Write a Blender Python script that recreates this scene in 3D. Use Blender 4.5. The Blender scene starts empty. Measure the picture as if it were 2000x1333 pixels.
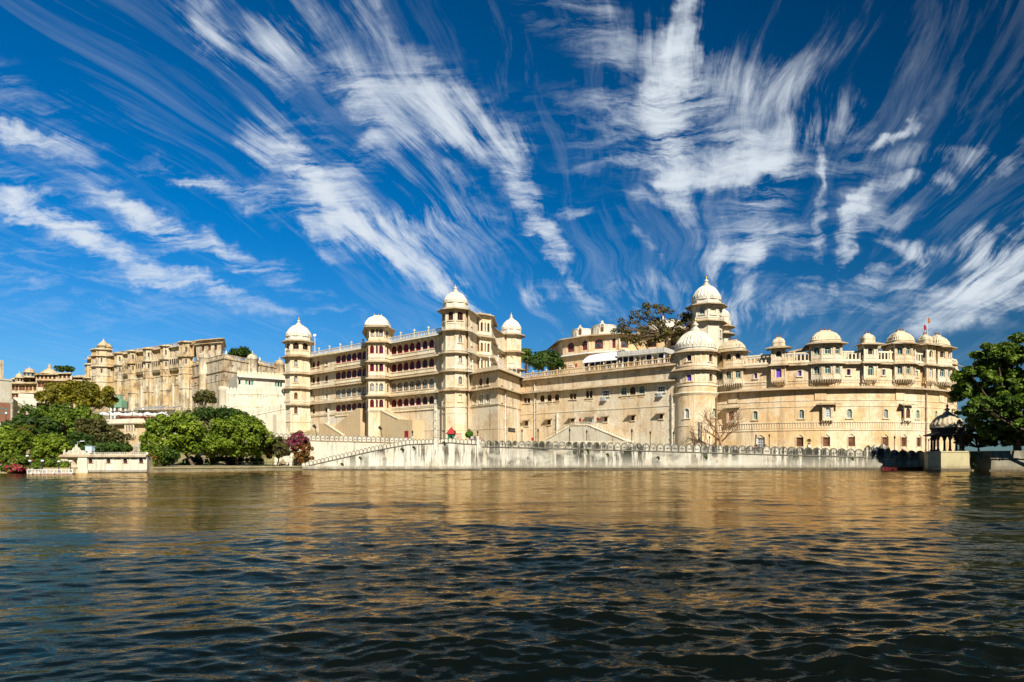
import bpy, math, random
import numpy as np
from mathutils import Vector, Matrix
from mathutils.geometry import tessellate_polygon

R = math.radians
SC = bpy.context.scene
COL = SC.collection

# ------------------------------------------------------------------ camera
CAM_H, FPX, HOR = 1.8, 1333.0, 901.0        # eye height (m), focal length and horizon row in photo pixels
cd = bpy.data.cameras.new('camera'); cam = bpy.data.objects.new('camera', cd); COL.objects.link(cam)
cam.location = (0, 0, CAM_H); cam.rotation_euler = (R(90), 0, 0)
cd.sensor_width = 36; cd.lens = 36 * FPX / 2000; cd.shift_y = (HOR - 666.5) / 2000
cd.clip_start = 0.1; cd.clip_end = 8000
SC.camera = cam

# ------------------------------------------------------------------ sun, exposure
SUN_AZ, SUN_EL = 18.0, 37.0                 # sun to the right behind the viewer
sd = Vector((math.sin(R(SUN_AZ)) * math.cos(R(SUN_EL)), -math.cos(R(SUN_AZ)) * math.cos(R(SUN_EL)), math.sin(R(SUN_EL))))
sl = bpy.data.lights.new('sun', 'SUN'); so = bpy.data.objects.new('sun', sl); COL.objects.link(so)
sl.energy = 4.5; sl.angle = R(0.53); sl.color = (1.0, 0.93, 0.81)
so.rotation_euler = sd.to_track_quat('Z', 'Y').to_euler()
SC.view_settings.view_transform = 'Standard'; SC.view_settings.look = 'None'
SC.view_settings.exposure = 0.58; SC.view_settings.gamma = 1.0
SC.cycles.max_bounces = 6; SC.cycles.diffuse_bounces = 2; SC.cycles.glossy_bounces = 3
SC.cycles.transparent_max_bounces = 4; SC.cycles.caustics_reflective = False

# ------------------------------------------------------------------ world: Nishita sky with wind-combed cirrus
class NT:
    def __init__(s, tree): s.t = tree; s.n = tree.nodes; s.l = tree.links
    def node(s, typ, **kw):
        n = s.n.new(typ)
        for k, v in kw.items(): setattr(n, k, v)
        return n
    def put(s, sock, v):
        if hasattr(v, 'is_output') : s.l.new(v, sock)
        else: sock.default_value = v
    def math(s, op, a, b=None, c=None, clamp=False):
        n = s.node('ShaderNodeMath', operation=op, use_clamp=clamp); s.put(n.inputs[0], a)
        if b is not None: s.put(n.inputs[1], b)
        if c is not None: s.put(n.inputs[2], c)
        return n.outputs[0]
    def vmath(s, op, a, b=None):
        n = s.node('ShaderNodeVectorMath', operation=op); s.put(n.inputs[0], a)
        if b is not None: s.put(n.inputs[1], b)
        return n.outputs[1] if op in ('LENGTH', 'DOT_PRODUCT') else n.outputs[0]
    def xyz(s, x, y, z):
        n = s.node('ShaderNodeCombineXYZ')
        for i, v in enumerate((x, y, z)): s.put(n.inputs[i], v)
        return n.outputs[0]
    def mapping(s, v, loc=(0, 0, 0), rot=(0, 0, 0), scale=(1, 1, 1), typ='POINT'):
        n = s.node('ShaderNodeMapping', vector_type=typ); s.l.new(v, n.inputs[0])
        n.inputs[1].default_value = loc; n.inputs[2].default_value = rot; n.inputs[3].default_value = scale
        return n.outputs[0]
    def noise(s, v, scale, detail=4, rough=0.55, dist=0.0):
        n = s.node('ShaderNodeTexNoise'); s.l.new(v, n.inputs['Vector'])
        n.inputs['Scale'].default_value = scale; n.inputs['Detail'].default_value = detail
        n.inputs['Roughness'].default_value = rough; n.inputs['Distortion'].default_value = dist
        return n
    def rng(s, v, a, b, c=0.0, d=1.0, smooth=False):
        n = s.node('ShaderNodeMapRange', interpolation_type='SMOOTHSTEP' if smooth else 'LINEAR')
        s.put(n.inputs[0], v)
        for i, q in enumerate((a, b, c, d)): s.put(n.inputs[i + 1], q)
        return n.outputs[0]
    def mix(s, f, a, b, mode='MIX'):
        n = s.node('ShaderNodeMix', data_type='RGBA', blend_type=mode); s.put(n.inputs[0], f)
        s.put(n.inputs[6], a if hasattr(a, 'is_output') else (*a, 1)[:4]); s.put(n.inputs[7], b if hasattr(b, 'is_output') else (*b, 1)[:4])
        return n.outputs[2]

# feathers of cirrus: photo column, row, half length, half width, tilt in degrees (positive runs down to the right), weight
CIRRUS = [
 (385,45,75,36,62,.85),(430,85,60,25,25,.5),(535,85,60,45,50,.65),(585,90,60,30,60,.5),
 (60,255,120,22,22,.95),(30,240,70,16,12,.6),(40,150,220,40,32,.5),(160,330,180,30,30,.45),
 (25,385,70,20,16,.9),(110,430,110,26,34,.8),(260,500,230,20,26,.75),(420,570,170,12,20,.5),(60,520,260,50,14,.4),(30,330,110,30,25,.45),
 (265,410,110,26,22,.9),(350,450,120,36,25,.85),(430,485,110,28,22,.95),(570,560,150,22,32,.55),
 (520,255,60,50,40,.75),(560,310,110,38,45,.95),(610,360,80,22,52,.95),(660,330,90,28,-8,.8),(350,330,90,10,10,.5),(430,350,110,18,18,.55),
 (560,400,130,28,30,.6),(700,420,110,45,35,.8),(790,440,140,50,10,.8),(760,500,150,40,35,.85),(840,550,110,22,38,.8),(620,470,70,14,40,.6),
 (640,100,260,32,56,.5),(720,150,280,30,56,.55),(560,150,220,30,50,.4),(720,30,160,26,60,.55),(850,180,190,26,58,.55),
 (800,190,120,40,20,.6),(900,200,110,55,30,.75),(970,270,110,32,55,.95),(1000,260,60,40,-20,.6),(930,300,170,20,55,.6),
 (760,270,50,26,-28,.85),(880,330,260,22,55,.4),(1010,360,120,26,66,.7),(1050,430,170,20,58,.65),(1090,510,120,16,56,.5),
 (1110,400,36,14,-6,.95),
 (1345,45,110,30,95,1.5),(1300,205,50,34,80,1.6),(1320,120,100,40,80,.9),(1190,60,140,50,10,.55),(1250,130,150,50,20,.38),(1220,220,110,50,8,.6),
 (1420,150,120,60,-20,.42),(1530,110,170,40,-22,.36),(1480,200,130,40,-15,.55),
 (1320,290,90,24,80,.75),(1240,300,110,20,-8,.6),(1480,290,140,40,-12,.85),(1470,335,180,20,4,.8),(1600,240,110,40,-32,.7),(1480,350,70,50,85,.7),
 (1345,390,70,20,70,.6),(1300,375,60,14,6,.6),(1440,430,80,50,10,.6),(1470,480,110,32,-6,.85),(1475,530,70,24,92,.8),(1420,530,80,14,84,.5),
 (1606,350,50,9,84,.85),(1590,450,110,11,101,.6),(1735,262,70,14,-27,.9),
 (1660,450,70,16,-58,.95),(1700,420,70,40,-30,.55),(1640,510,60,10,-55,.6),(1720,460,90,18,-22,.5),
 (1775,498,62,20,-4,.95),(1780,535,45,18,105,.5),(1700,542,50,14,0,.65),
 (1910,475,50,38,-50,.8),(1930,540,160,34,-46,.7),(1980,480,90,50,-50,.65),(1880,600,200,36,-30,.5),(1980,570,90,50,-45,.5),
 (1840,310,170,26,-8,.5),(1950,300,90,24,0,.6),(1800,365,70,14,-8,.75),(1980,405,40,10,-8,.5),
 (1062,560,24,22,60,.7),(1240,555,110,24,-4,.5),(1260,470,60,12,62,.45),
 (1740,600,220,24,-4,.35),
 (620,280,420,36,46,.18),(1450,250,360,150,-10,.18),(200,480,360,60,22,.3),(1700,590,420,46,-6,.34),(1350,590,300,34,-3,.3),(60,600,260,60,16,.25)]

w = bpy.data.worlds.new('World'); SC.world = w; w.use_nodes = True
T_ = NT(w.node_tree); T_.n.clear()
tc = T_.node('ShaderNodeTexCoord').outputs['Generated']
sky = T_.node('ShaderNodeTexSky', sky_type='NISHITA', sun_disc=False, sun_elevation=R(SUN_EL), sun_rotation=math.pi - R(SUN_AZ), air_density=1.0, dust_density=0.3, ozone_density=3.0)
sx = T_.node('ShaderNodeSeparateXYZ'); T_.l.new(tc, sx.inputs[0]); dx, dy, dz = sx.outputs
yy = T_.math('MAXIMUM', dy, 0.05)
gx = T_.math('DIVIDE', dx, yy); gz = T_.math('DIVIDE', dz, yy)
G = T_.xyz(gx, gz, 0.0)                                   # direction on the plane one unit ahead (gnomonic)
zz = T_.math('ADD', T_.math('MAXIMUM', dz, 0.0), 0.06)
P = T_.xyz(T_.math('DIVIDE', dx, zz), T_.math('DIVIDE', dy, zz), 0.0)      # on the cloud sheet overhead
az = math.atan2(0.25, 1.0)
PR = T_.mapping(P, rot=(0, 0, az))                         # second axis now runs along the wind
warp = T_.noise(PR, 0.8, 2, 0.5); wv = T_.vmath('SCALE', T_.vmath('SUBTRACT', warp.outputs['Color'], (0.5, 0.5, 0.5))); wv.node.inputs['Scale'].default_value = 0.40
PW = T_.vmath('ADD', PR, wv)
fib = T_.noise(T_.mapping(PW, scale=(12.0, 1.2, 1)), 1.0, 7, 0.68, 0.4).outputs[0]            # long threads along the wind
big = T_.noise(T_.mapping(PR, loc=(7, 1, 0), scale=(1.6, 0.5, 1)), 1.0, 3, 0.5).outputs[0]
gw = T_.noise(G, 6.0, 5, 0.64); gv = T_.vmath('SCALE', T_.vmath('SUBTRACT', gw.outputs['Color'], (0.5, 0.5, 0.5))); gv.node.inputs['Scale'].default_value = 0.16
GW = T_.vmath('ADD', G, gv)
gs_ = T_.vmath('SCALE', gv); gs_.node.inputs['Scale'].default_value = 0.32
fib2 = T_.noise(T_.mapping(T_.vmath('ADD', G, gs_), loc=(3, 9, 2), rot=(0, 0, -0.16), scale=(6.0, 28.0, 1)), 1.0, 7, 0.70, 0.5).outputs[0]     # finer hairs combed across
acc = None; sg = T_.node('ShaderNodeSeparateXYZ'); T_.l.new(GW, sg.inputs[0]); GV = T_.xyz(sg.outputs[0], sg.outputs[1], 1.0)
for ci_, (px, py, a, b, ang, amp) in enumerate(CIRRUS):
    if ci_ and ci_ % 20 == 0: GV = T_.xyz(sg.outputs[0], sg.outputs[1], T_.math('MULTIPLY_ADD', acc, 1e-5, 1.0))    # keeps the node chain sequential
    cx_, cy_, ca, sa = (px - 1000) / FPX, (HOR - py) / FPX, math.cos(-R(ang)), math.sin(-R(ang)); ka, kb = FPX / a / 1.8, FPX / b / 1.75
    u_ = T_.vmath('DOT_PRODUCT', GV, (ca * ka, sa * ka, -(cx_ * ca + cy_ * sa) * ka)); v_ = T_.vmath('DOT_PRODUCT', GV, (-sa * kb, ca * kb, -(-cx_ * sa + cy_ * ca) * kb))
    r2 = T_.math('MULTIPLY_ADD', u_, u_, T_.math('MULTIPLY', v_, v_))
    f_ = T_.math('SUBTRACT', 1.0, r2, clamp=True); f2 = T_.math('MULTIPLY', f_, f_)
    acc = T_.math('MULTIPLY', f2, amp) if acc is None else T_.math('MULTIPLY_ADD', f2, amp, acc)
A_ = T_.math('SUBTRACT', 1.0, T_.math('POWER', 2.718, T_.math('MULTIPLY', acc, -0.95)))      # soft sum of the feathers, 0..1
sel = T_.rng(T_.noise(G, 2.3, 2, 0.5).outputs[0], 0.42, 0.56, 0.0, 1.0, True)      # which way the threads run, patch by patch
nmix = T_.node('ShaderNodeMix', data_type='FLOAT'); T_.put(nmix.inputs[0], sel); T_.put(nmix.inputs[2], fib); T_.put(nmix.inputs[3], fib2)
tex = T_.math('MULTIPLY_ADD', nmix.outputs[0], 0.98, 0.09)
er = T_.rng(T_.math('MULTIPLY_ADD', A_, 0.19, tex), 0.59, 0.83, 0.0, 1.0)
dens = T_.math('MULTIPLY', T_.math('MULTIPLY', er, T_.math('MULTIPLY_ADD', er, 0.7, 0.5)), T_.math('MULTIPLY', A_, T_.math('MULTIPLY_ADD', A_, 2.4, 0.55)))
veil = T_.math('MULTIPLY', T_.rng(T_.math('ADD', T_.math('MULTIPLY', fib, .7), T_.math('MULTIPLY', big, .5)), 0.60, 0.9, 0.0, 0.20), T_.rng(dz, 0.02, 0.25, 0.4, 1.0))
dens = T_.math('ADD', dens, veil)
alpha = T_.math('SUBTRACT', 1.0, T_.math('POWER', 2.718, T_.math('MULTIPLY', dens, -1.05)))
# deeper towards the upper right, paler towards the lower left, as through a polarising filter
side = T_.rng(T_.vmath('DOT_PRODUCT', tc, (-0.66, 0.50, -0.56)), -0.42, 1.0, 0.20, 1.5)
tint = T_.mix(T_.rng(dz, 0.0, 0.34, 0, 1, True), (0.36, 0.60, 0.80), (0.0, 0.60, 1.05))
SKY_STR = 0.066
skyc = T_.mix(1.0, T_.mix(1.0, sky.outputs[0], tint, 'MULTIPLY'), T_.xyz(side, side, side), 'MULTIPLY')
col = T_.mix(alpha, skyc, (7.6, 8.3, 9.0))
bg = T_.node('ShaderNodeBackground'); T_.l.new(col, bg.inputs[0]); bg.inputs[1].default_value = SKY_STR
ow = T_.node('ShaderNodeOutputWorld'); T_.l.new(bg.outputs[0], ow.inputs[0])
w.cycles.sampling_method = 'MANUAL'; w.cycles.sample_map_resolution = 512

# ------------------------------------------------------------------ materials
MATS = {}
def base(name):
    m = bpy.data.materials.new(name); m.use_nodes = True; t = NT(m.node_tree)
    b = m.node_tree.nodes['Principled BSDF']; MATS[name] = m
    return m, t, b
def simple(name, col, rough=0.6, metal=0.0, var=0.12, scale=2.0, spec=0.3):
    m, t, b = base(name)
    pos = t.node('ShaderNodeNewGeometry').outputs['Position']
    n = t.noise(pos, scale, 4, 0.6).outputs[0]
    k = t.rng(n, 0.3, 0.7, 1 - var, 1 + var)
    t.l.new(t.mix(1.0, col, t.xyz(k, k, k), 'MULTIPLY'), b.inputs['Base Color'])
    b.inputs['Roughness'].default_value = rough; b.inputs['Metallic'].default_value = metal; b.inputs['Specular IOR Level'].default_value = spec
    return m
def plaster(name, col, warm, grime, a_warm=0.5, a_grime=0.5, streak=0.4, speck=0.3, lo=0.50, hi=0.68):
    """lime plaster: warm patches, run-off streaks and grey weathering"""
    m, t, b = base(name)
    pos = t.node('ShaderNodeNewGeometry').outputs['Position']
    p1 = t.rng(t.noise(pos, 0.16, 6, 0.66).outputs[0], 0.43, 0.60, 0, a_warm, True)
    p2 = t.rng(t.noise(t.mapping(pos, loc=(31, 7, 3), scale=(1, 1, 0.6)), 0.42, 7, 0.7).outputs[0], lo, hi, 0, a_grime, True)
    p3 = t.rng(t.noise(t.mapping(pos, loc=(5, 17, 0), scale=(1.1, 1.1, 0.07)), 1.0, 6, 0.70).outputs[0], 0.51, 0.65, 0, streak, True)
    p4 = t.rng(t.noise(pos, 3.2, 5, 0.7).outputs[0], 0.35, 0.7, 1 - speck * .5, 1 + speck * .35)
    c = t.mix(p1, col, warm); c = t.mix(p2, c, grime); c = t.mix(p3, c, tuple(g * .85 for g in grime))
    c = t.mix(1.0, c, t.xyz(p4, p4, p4), 'MULTIPLY')
    t.l.new(c, b.inputs['Base Color']); b.inputs['Roughness'].default_value = 0.85; b.inputs['Specular IOR Level'].default_value = 0.2
    bp = t.node('ShaderNodeBump'); bp.inputs['Strength'].default_value = 0.25; bp.inputs['Distance'].default_value = 0.08
    t.l.new(t.noise(pos, 1.8, 6, 0.65).outputs[0], bp.inputs['Height']); t.l.new(bp.outputs[0], b.inputs['Normal'])
    return m
CREAM = plaster('cream_plaster', (.81, .71, .54), (.74, .54, .31), (.40, .28, .16), .72, .55, .55, .45)
IVORY = plaster('ivory_plaster', (.80, .72, .55), (.72, .56, .33), (.44, .33, .20), .5, .4, .42)
WHITE = plaster('white_limewash', (.70, .67, .57), (.66, .57, .40), (.34, .30, .22), .55, .5, .5)
OCHRE = plaster('ochre_plaster', (.80, .66, .46), (.70, .46, .21), (.42, .26, .12), .75, .5, .5, .4)
RAW = plaster('buff_render', (.62, .48, .30), (.58, .42, .22), (.42, .33, .22), .5, .4, .3)
OLD = plaster('weathered_plaster', (.68, .58, .41), (.62, .42, .18), (.15, .11, .08), .8, .8, .7, .6, .48, .66)
OLDW = plaster('weathered_whitewash', (.68, .60, .45), (.60, .42, .22), (.20, .14, .10), .65, .85, .75, .5, .47, .66)
EAVE = plaster('eave_stone', (.50, .41, .28), (.42, .28, .14), (.18, .13, .09), .7, .7, .4)
GREYEAVE = plaster('grey_eave_stone', (.60, .60, .56), (.55, .50, .42), (.30, .28, .25), .4, .5, .3)
DOMEW = plaster('dome_plaster', (.78, .74, .63), (.70, .62, .46), (.34, .28, .20), .4, .5, .5)
ROOFC = plaster('pavilion_roof_plaster', (.70, .62, .45), (.60, .47, .28), (.32, .24, .15), .5, .55, .5)
DOMEO = plaster('old_dome_stone', (.60, .50, .34), (.52, .38, .20), (.20, .16, .11), .6, .7, .5)
def streaky(name, col, dark, amt, sc, rust):
    """lakeside limewash with black mildew running down below the coping"""
    m, t, b = base(name)
    pos = t.node('ShaderNodeNewGeometry').outputs['Position']
    s1 = t.noise(t.mapping(pos, scale=(1.15, 0.4, 0.10)), 1.0, 6, 0.74).outputs[0]
    s2 = t.noise(t.mapping(pos, loc=(9, 3, 4), scale=(.13, .13, .22)), 1.0, 4, 0.6).outputs[0]
    s3 = t.noise(t.mapping(pos, loc=(2, 8, 1), scale=(1, 1, .8)), 1.1, 8, 0.75).outputs[0]
    sp = t.node('ShaderNodeSeparateXYZ'); t.l.new(pos, sp.inputs[0])
    m1 = t.math('MULTIPLY', t.rng(s1, sc, sc + .10, 0, 1, True), t.rng(s2, .36, .54, .22, 1, True))
    m1 = t.math('MULTIPLY', m1, t.rng(sp.outputs[2], .6, 3.4, .45, 1.0))
    m2 = t.rng(s3, .56, .70, 0, .75, True)
    base_dirt = t.math('MULTIPLY', t.rng(sp.outputs[2], 0.3, 1.3, 1.0, 0.0, True), t.rng(s3, .3, .6, .35, .9))
    f = t.math('MINIMUM', t.math('ADD', t.math('MULTIPLY', m1, amt), t.math('MULTIPLY', m2, .6)), 1.0)
    c = t.mix(t.rng(t.noise(pos, .35, 5, .6).outputs[0], .45, .65, 0, .5), col, rust)
    c = t.mix(f, c, dark); c = t.mix(base_dirt, c, (.16, .13, .08))
    t.l.new(c, b.inputs['Base Color']); b.inputs['Roughness'].default_value = 0.9; b.inputs['Specular IOR Level'].default_value = 0.15
    bp = t.node('ShaderNodeBump'); bp.inputs['Strength'].default_value = 0.4; bp.inputs['Distance'].default_value = 0.1
    t.l.new(s3, bp.inputs['Height']); t.l.new(bp.outputs[0], b.inputs['Normal'])
    return m
LAKEWALL = streaky('mildewed_limewash', (.66, .62, .51), (.05, .052, .038), 1.0, .405, (.52, .43, .28))
STAIRWALL = streaky('streaked_limewash', (.70, .67, .57), (.10, .085, .06), .95, .465, (.60, .52, .36))
PALEWALL = streaky('pale_limewash', (.70, .65, .53), (.18, .15, .11), .6, .54, (.60, .50, .34))
RIM = simple('mildewed_coping', (.20, .18, .14), .9, 0, .5, 1.5)
WETSTONE = simple('wet_footing_stone', (.10, .08, .05), .7, 0, .4, 1.5)
YELLOWSTONE = streaky('yellow_stained_plinth', (.52, .46, .27), (.18, .15, .09), .5, .56, (.36, .28, .14))
GREYSTONE = streaky('grey_stained_embankment', (.30, .28, .21), (.09, .085, .06), .8, .46, (.34, .28, .18))
DARKIN = simple('painted_interior_shade', (.05, .04, .035), .9)  # near-black colour puts the shade of openings and interiors into the surface
MAROON = simple('maroon_painted_timber', (.30, .020, .024), .5)
BROWN = simple('brown_timber', (.17, .075, .035), .6)
WHITEP = simple('white_painted_timber', (.74, .74, .72), .5)
GREENP = simple('pale_green_shutter', (.42, .52, .42), .5)
TEAL = simple('teal_painted_timber', (.05, .30, .26), .5)
PURPLE = simple('violet_curtain', (.16, .07, .55), .6)
IRON = simple('dark_iron', (.03, .03, .03), .5, .3)
BLACKST = simple('black_stone', (.035, .032, .03), .8, 0, .4, 1.0)  # near-black base colour of the kiosk's columns, arches and eave
GOLD = simple('gilded_finial', (.65, .40, .08), .3, .8)
RED = simple('red_paint', (.36, .025, .025), .6)
GREENK = simple('green_painted_panel', (.02, .16, .07), .5)
GREENROOF = simple('green_corrugated_roof', (.16, .30, .19), .5)
CANVAS = simple('white_canvas', (.85, .85, .85), .7, 0, .05)
GREYROOF = simple('grey_tin_roof', (.34, .32, .29), .6, 0, .3, 1.0)
STEEL = simple('painted_steel', (.50, .55, .58), .4, .2)
PALEBLUE = simple('pale_blue_paint', (.50, .62, .72), .5)
LAMPGLOBE = simple('milk_glass_globe', (.85, .85, .82), .2, 0, .03)
TERRACOTTA = simple('terracotta', (.40, .15, .07), .8)
BRICK = None
BARK = simple('bark', (.13, .09, .06), .9, 0, .4, 3)
PALEBARK = simple('pale_bark', (.32, .20, .11), .9, 0, .3, 3)
TABLE = simple('brown_chair_timber', (.22, .07, .04), .6)
PIPE = simple('drainpipe_paint', (.42, .33, .22), .6, 0, .3, 1.0)
WPIPE = simple('white_pipe_paint', (.70, .66, .56), .6, 0, .3, 1.0)
def brick():
    m, t, b = base('red_brick')
    tcx = t.node('ShaderNodeNewGeometry').outputs['Position']
    n = t.node('ShaderNodeTexBrick'); t.l.new(t.mapping(tcx, rot=(R(90), 0, 0)), n.inputs[0]); n.inputs['Scale'].default_value = 2.2
    n.inputs['Color1'].default_value = (.34, .12, .06, 1); n.inputs['Color2'].default_value = (.26, .09, .05, 1); n.inputs['Mortar'].default_value = (.35, .28, .22, 1)
    t.l.new(n.outputs[0], b.inputs['Base Color']); b.inputs['Roughness'].default_value = .9
    return m
BRICK = brick()
def glass(name, col, rough=.06):
    m, t, b = base(name)
    pos = t.node('ShaderNodeNewGeometry').outputs['Position']
    k = t.rng(t.noise(pos, .9, 2, .5).outputs[0], .35, .65, .5, 1.6)
    t.l.new(t.mix(1.0, col, t.xyz(k, k, k), 'MULTIPLY'), b.inputs['Base Color'])
    b.inputs['Roughness'].default_value = rough; b.inputs['Specular IOR Level'].default_value = .25
    return m
GDARK = glass('dark_window_glass', (.014, .012, .016), .12)
GPURP = glass('violet_tinted_glass', (.028, .008, .030), .15)
GPALE = glass('curtained_window_glass', (.30, .34, .33), .25)
GBLUE = glass('blue_window_glass', (.055, .085, .10))
GBROWN = glass('brown_shuttered_panel', (.12, .05, .025), .5)
GGREEN = glass('green_window_glass', (.03, .22, .15))

def leafmat(name, dark, light, trans=0.25):
    m, t, b = base(name)
    a = t.node('ShaderNodeAttribute'); a.attribute_name = 'tone'
    c = t.mix(a.outputs['Fac'], dark, light)
    t.l.new(c, b.inputs['Base Color']); b.inputs['Roughness'].default_value = .55; b.inputs['Specular IOR Level'].default_value = .25
    tr = t.node('ShaderNodeBsdfTranslucent'); t.l.new(t.mix(1.0, c, (1.1, 1.25, .5), 'MULTIPLY'), tr.inputs[0])
    mx = t.node('ShaderNodeMixShader'); mx.inputs[0].default_value = trans
    t.l.new(b.outputs[0], mx.inputs[1]); t.l.new(tr.outputs[0], mx.inputs[2])
    t.l.new(mx.outputs[0], t.n['Material Output'].inputs[0])
    return m
LEAF = {
 'bright': leafmat('fresh_green_leaves', (.07, .125, .008), (.27, .35, .03)),
 'mid': leafmat('mid_green_leaves', (.045, .09, .008), (.21, .29, .026)),
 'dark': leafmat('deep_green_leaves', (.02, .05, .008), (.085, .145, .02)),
 'yellow': leafmat('yellow_green_leaves', (.10, .095, .008), (.27, .24, .02)),
 'olive': leafmat('olive_leaves', (.055, .060, .015), (.15, .14, .04)),
 'dry': leafmat('dry_olive_leaves', (.05, .045, .012), (.15, .125, .03)),
 'lime': leafmat('sunlit_lime_leaves', (.05, .10, .01), (.17, .27, .03)),
 'pink': leafmat('magenta_bracts', (.22, .015, .07), (.54, .05, .20)),
 'orange': leafmat('orange_bracts', (.22, .06, .012), (.42, .16, .035)),
 'red': leafmat('pink_red_flowers', (.40, .02, .06), (.60, .06, .14)),
 'topiary': leafmat('clipped_leaves', (.06, .14, .01), (.14, .28, .02)),
}

# ------------------------------------------------------------------ geometry helpers
def PX(px, py, Y):
    """point at depth Y seen at photo pixel px, py"""
    return Vector(((px - 1000) / FPX * Y, Y, CAM_H + (HOR - py) / FPX * Y))
def GX(px, Y): return ((px - 1000) / FPX * Y, Y)
def ZY(py, Y): return CAM_H + (HOR - py) / FPX * Y

class MB:
    """collects faces for ONE mesh"""
    def __init__(s): s.v = []; s.f = []; s.m = []; s.s = []
    def add(s, vs, fs, mat=0, smooth=False):
        o = len(s.v); s.v.extend([tuple(q) for q in vs])
        for f in fs: s.f.append(tuple(o + i for i in f)); s.m.append(mat); s.s.append(smooth)
    def quad(s, a, b, c, d, mat=0): s.add((a, b, c, d), ((0, 1, 2, 3),), mat)
    def hexa(s, p, mat=0):      # 4 bottom points ccw, 4 top points
        s.add(p, ((3, 2, 1, 0), (4, 5, 6, 7), (0, 1, 5, 4), (1, 2, 6, 5), (2, 3, 7, 6), (3, 0, 4, 7)), mat)
    def box(s, x0, x1, y0, y1, z0, z1, mat=0):
        s.hexa([(x0, y0, z0), (x1, y0, z0), (x1, y1, z0), (x0, y1, z0), (x0, y0, z1), (x1, y0, z1), (x1, y1, z1), (x0, y1, z1)], mat)
    def sbox(s, sf, u0, u1, z0, z1, d0, d1, mat=0):
        P = sf.P; s.hexa([P(u0, z0, d1), P(u1, z0, d1), P(u1, z0, d0), P(u0, z0, d0), P(u0, z1, d1), P(u1, z1, d1), P(u1, z1, d0), P(u0, z1, d0)], mat)
    def prism(s, pts, z0, z1, mat=0, smooth=False):
        n = len(pts); zt = z1 if hasattr(z1, '__len__') else [z1] * n
        vs = [(x, y, z0) for x, y in pts] + [(p[0], p[1], zt[i]) for i, p in enumerate(pts)]
        s.add(vs, [(i, (i + 1) % n, n + (i + 1) % n, n + i) for i in range(n)] , mat, smooth)
        s.add(vs, [tuple(range(n, 2 * n)), tuple(range(n - 1, -1, -1))], mat)
    def tube(s, pts, rad, n=6, mat=0, smooth=True, cap=True):
        pts = [Vector(p) for p in pts]; rings = []
        for i, p in enumerate(pts):
            t = (pts[min(i + 1, len(pts) - 1)] - pts[max(i - 1, 0)])
            t = t.normalized() if t.length > 1e-6 else Vector((0, 0, 1))
            a = t.cross(Vector((1, 0, 0)) if abs(t.x) < .8 else Vector((0, 1, 0))).normalized(); b = t.cross(a)
            r = rad[i] if hasattr(rad, '__len__') else rad
            rings.append([p + a * (r * math.cos(k * 2 * math.pi / n)) + b * (r * math.sin(k * 2 * math.pi / n)) for k in range(n)])
        vs = [q for r_ in rings for q in r_]; fs = []
        for i in range(len(pts) - 1):
            for k in range(n):
                fs.append((i * n + k, i * n + (k + 1) % n, (i + 1) * n + (k + 1) % n, (i + 1) * n + k))
        s.add(vs, fs, mat, smooth)
        if cap: s.add(vs, [tuple(range(n - 1, -1, -1)), tuple(range((len(pts) - 1) * n, len(pts) * n))], mat)
    def lathe(s, c, prof, n=16, mat=0, flute=None, rot=0.0, smooth=True, sx=1, sy=1):
        vs = []; fs = []
        for (r, z) in prof:
            for k in range(n):
                a = rot + 2 * math.pi * k / n
                q = r * (flute(a, z) if flute else 1)
                vs.append((c[0] + q * math.sin(a) * sx, c[1] - q * math.cos(a) * sy, c[2] + z))
        for i in range(len(prof) - 1):
            for k in range(n): fs.append((i * n + k, i * n + (k + 1) % n, (i + 1) * n + (k + 1) % n, (i + 1) * n + k))
        s.add(vs, fs, mat, smooth); m = len(prof)
        s.add([vs[k] for k in range(n)] + [vs[(m - 1) * n + k] for k in range(n)], [tuple(range(n - 1, -1, -1)), tuple(range(n, 2 * n))], mat)
    def sweep(s, pts, z, prof, closed=False, mat=0):
        """closed profile (d outward, dz) run along a plan path that has its outside on the right hand"""
        n = len(pts); P = [Vector((p[0], p[1])) for p in pts]; off = []
        for i in range(n):
            a = P[i] - P[i - 1] if (i > 0 or closed) else P[1] - P[0]
            b = P[(i + 1) % n] - P[i] if (i < n - 1 or closed) else a
            na = Vector((a.y, -a.x)).normalized(); nb = Vector((b.y, -b.x)).normalized()
            k = max(1 + na.dot(nb), 0.25); off.append((na + nb) / k)
        m = len(prof); vs = []; zz = z if hasattr(z, '__len__') else [z] * n
        for i in range(n):
            for d, dzv in prof: vs.append((P[i].x + off[i].x * d, P[i].y + off[i].y * d, zz[i] + dzv))
        fs = []
        for i in range(n if closed else n - 1):
            j = (i + 1) % n
            for k in range(m): fs.append((i * m + k, j * m + k, j * m + (k + 1) % m, i * m + (k + 1) % m))
        if not closed: fs += [tuple(range(m)), tuple(range(n * m - 1, (n - 1) * m - 1, -1))]
        s.add(vs, fs, mat)
    def mesh(s, name, mats):
        me = bpy.data.meshes.new(name); me.from_pydata(s.v, [], s.f)
        for m in (mats if isinstance(mats, (list, tuple)) else [mats]): me.materials.append(m)
        me.polygons.foreach_set('material_index', s.m); me.polygons.foreach_set('use_smooth', s.s); me.update()
        return me

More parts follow.
